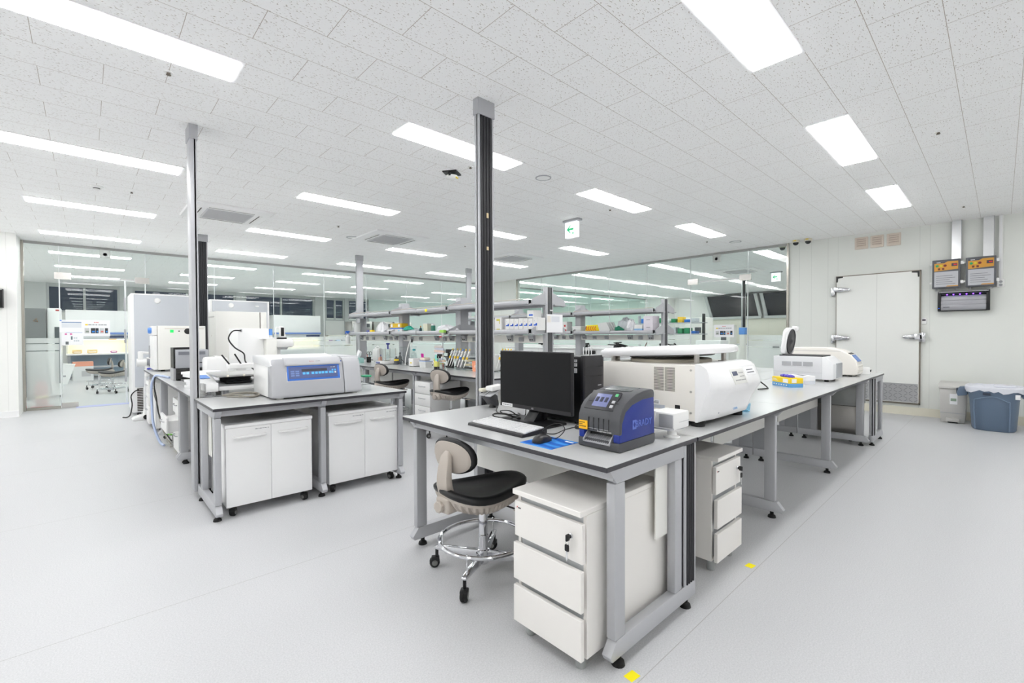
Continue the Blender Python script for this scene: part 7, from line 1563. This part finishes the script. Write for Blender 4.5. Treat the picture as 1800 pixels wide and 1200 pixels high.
t = thing('glass_door_fridge', 'white fridge with dark glass behind the left glass, right of the grey cabinet', 'fridge', (-.60, 13.7, 0)); B(0, 0, .05, .20, .6, 1.90, r=.01).build('cabinet', WHITE, t); B(.10, -.008, .3, .19, 0, 1.5).build('glass_door', mat('fridge_dark_glass', (92, 100, 104), .15), t); B(.02, .03, 0, .18, .57, .05).build('plinth', BLACK, t); B(.12, -.01, 1.84, .19, -.001, 1.87).build('red_badge', mat('red_print'), t)
t = thing('fire_extinguisher', 'red fire extinguisher blurred behind the frosted pane at the far left', 'fire extinguisher', (-.62, 11.98, .03)); RED = mat('extinguisher_red', (205, 40, 36), .35); B(-.14, -.12, -.03, .14, .12, 0.0, r=.006).build('stand', RED, t); MB().lathe([(.075, 0), (.08, .02), (.08, .36), (.06, .42), (.025, .45)], n=20).build('cylinder', RED, t); MB().lathe([(.081, .14), (.0815, .18), (.081, .19)], n=20).build('yellow_band', mat('label_yellow'), t); B(-.06, -.02, .45, .04, .02, .5, r=.01).build('valve', BLACK, t); m = MB(); m.tube(spline([(.02, 0, .47), (.1, 0, .44), (.12, -.01, .3), (.11, 0, .2)], 5), .012, 7); m.build('hose', RUBBER, t)
# wire shelf and white trolley seen between the cabinets and the middle shelf
t = thing('shelf_trolley', 'white open shelf with small items behind the left glass, left of the middle shelf', 'shelf', (6.3, 16.4, .7)); 
for z in (0, .30, .58): B(0, 0, z, .85, .4, z + .03).build('shelf', mat('trolley_cream', (218, 214, 204), .5), t)
for x in (0, .82): B(x, 0, -.7, x + .03, .4, .6).build('side_panel', mat('trolley_cream'), t)
for k, (x, z, c) in enumerate(((.12, .33, (120, 60, 130)), (.4, .33, (150, 180, 220)), (.62, .33, (120, 125, 140)), (.2, .03, (215, 218, 224)), (.5, .03, (110, 90, 84)))): tag(B(6.3 + x - .07, 16.45, .7 + z + .0005, 6.3 + x + .07, 16.6, .7 + z + .14, r=.01).build('supply_box', mat('supply_%d' % k, c, .5)), ['purple box on the upper level of the white open shelf', 'pale blue box on the upper level of the white open shelf', 'slate box on the upper level of the white open shelf', 'whitish box on the lower level of the white open shelf', 'brown box on the lower level of the white open shelf'][k], 'box')
for k, x in enumerate((7.55, 8.45, 9.35)):
    t = thing('stainless_incubator', ['stainless double stack incubator behind the glass, leftmost above the middle shelf', 'stainless double stack incubator behind the glass, between two others', 'stainless double stack incubator behind the glass, rightmost of three'][k], 'incubator', (x, 17.2, 0), 0, 'stainless incubators behind the left glass')
    for j, z in enumerate((.1, 1.0)): d = B(0, 0, z, .82, .7, z + .85, r=.01).build('chamber', STEEL, t); B(.52, -.012, z + .62, .72, 0, z + .76).build('display', mat('pad_dark'), d)
    B(.03, .03, 0, .79, .67, .1).build('plinth', BLACK, t)
MINT = glass_mat('mint_glass', (.86, .95, .92, 1))
# glass line of the side room behind the right partition
for k, (a, b_) in enumerate(((9.65, 11.0), (11.0, 12.4), (12.4, 13.8), (13.8, 15.2), (15.2, 16.6), (16.6, 18.0), (18.0, 19.4))):
    pane('window_%d' % (40 + k), 'y', YL, a + .004, b_ - .004, .05, 2.93).data.materials[0] = MINT; struct(B(b_ - .004, YL - .012, .05, b_ + .004, YL + .012, 2.93).build('trim_%d' % (60 + k), SEAL))
struct(B(9.53, YL - .03, 2.925, 19.45, YL + .03, CEIL).build('trim_70', RAIL)); struct(B(19.4, 10.4, 0, 20.2, 11.7, CEIL).build('wall_side_end', WALLL))
# sloping windows on the far wall of the side room
def slope(y0, y1, k):
    m = MB(); top, bot = (19.35, 2.90), (19.95, 2.02)
    def q(u): return (top[0] + (bot[0] - top[0]) * u, top[1] + (bot[1] - top[1]) * u)
    m.box(19.88, y0, 1.92, 20.1, y1, 2.02)
    for ya, yb in ((y0, y0 + .12), (y1 - .12, y1)):
        a, b_ = q(0), q(1); m.prism([(a[0], a[1]), (b_[0], b_[1]), (b_[0] + .15, b_[1]), (a[0] + .15, a[1])], 'y', ya, yb)
    w = struct(m.build('window_%d' % (50 + k), NF)); p = MB(); a, b_ = q(.02), q(.99); p.prism([(a[0] + .05, a[1]), (b_[0] + .05, b_[1]), (b_[0] + .062, b_[1]), (a[0] + .062, a[1])], 'y', y0 + .10, y1 - .10); p.build('pane', mat('night_pane', (22, 27, 36), .05), w)
    s = MB(); s.prism([(19.95, 2.03), (19.35, 2.92), (19.35, CEIL), (20.1, CEIL), (20.1, 2.03)], 'y', y0 + .001, y1 - .001); s.build('shade_wall', mat('night_recess', (46, 50, 58), .8), w) if False else None
    return w
for k, (a, b_) in enumerate(((6.6, 8.7), (4.4, 6.5), (2.2, 4.3), (0, 2.1))): slope(a, b_, k)
# items of the side room
def lab_shelf(label, x, y0, y1, seed):
    t = thing('storage_shelf', label, 'shelf', (x, y0, 0)); L = y1 - y0
    for z in (.85, 1.28, 1.62): B(0, 0, z, .4, L, z + .03).build('shelf', SILVER, t)
    for y in (0, L - .05): B(.15, y, 0, .25, y + .05, 1.9).build('upright', SILVER if y else COLBLK, t)
    return t
lab_shelf('storage shelf with colourful supplies behind the right glass, left of the glass door', 13.2, 6.0, 8.2, 1)
random.seed(31); cs = [(40, 110, 200), (30, 140, 90), (235, 235, 235), (245, 200, 60), (200, 205, 210), (180, 120, 70)]
for z in (1.311, 1.651):
    for k in range(9):
        y = 6.2 + .21 * k; h = random.uniform(.08, .2); c = random.choice(cs)
        tag(B(13.25, y, z, 13.5, y + .15, z + h, r=.01).build('supply_box', mat('sb_%d' % c[0], c, .5)), 'coloured supply pack on the storage shelf behind the right glass', 'box', 'supply packs behind the right glass')
for l, x, y, sx, sy, h, m_ in (('cream tall analyser behind the right glass door', 13.6, 5.35, .5, .5, 1.55, CREAM), ('white block instrument behind the right glass door, left of the cream analyser', 12.6, 5.2, .55, .7, 1.12, WHITE), ('tall cream cabinet behind the right glass, beside the picture notice', 14.8, 6.6, .6, .7, 1.85, CREAM), ('white rounded unit right of the cream analyser behind the glass', 12.9, 3.75, .4, .5, 1.25, WHITE_M), ('white bulky instrument at the right end of the side room', 14.0, 2.9, .6, .9, 1.42, WHITE)):
    t = thing('lab_analyser', l, 'instrument', (x, y, 0)); B(0, 0, .06, sx, sy, h, r=.02).build('case', m_, t); B(-.012, sy * .2, h * .72, 0, sy * .5, h * .82).build('display', mat('pad_dark'), t); B(.04, .04, 0, sx - .04, sy - .04, .061).build('plinth', BLACK, t); B(-.006, .03, h * .5, .001, sy - .03, h * .505).build('seam', GREYP, t)
column('service_column', 'black service column behind the right glass door, with a blue box at its foot', 'column', (14.8, 5.45, 0), -.3, .15, 1.5, CEIL, cap=False)
t = thing('blue_box', 'blue box below the black column behind the right glass door', 'box', (14.78, 5.44, 1.28)); B(-.02, -.08, 0, .16, .1, .21, r=.01).build('box', mat('strip_blue'), t); B(-.0, -.06, -1.28, .14, .08, 0).build('pedestal', CREAM, t)
t = thing('wall_bench', 'long cream counter under the sloping windows of the side room', 'counter', (18.9, 1.0, 0)); B(0, 0, .86, .7, 7.6, .9).build('worktop', WTOP, t); B(.05, .05, 0, .68, 7.55, .86).build('carcass', CREAM, t); struct(B(20.0, -1, 0, 20.1, 8.8, 1.94).build('wall_panel', mat('wall_cream', (228, 225, 212), .5)))
cassette('ceiling cassette vent in the side room behind the right glass', 12.6, 4.7)
dup(next(o for o in COL.objects if o.name == 'exit_sign'), (13.6, 4.15, CEIL), -.2, 'faint green arrow sign in the side room behind the right glass')
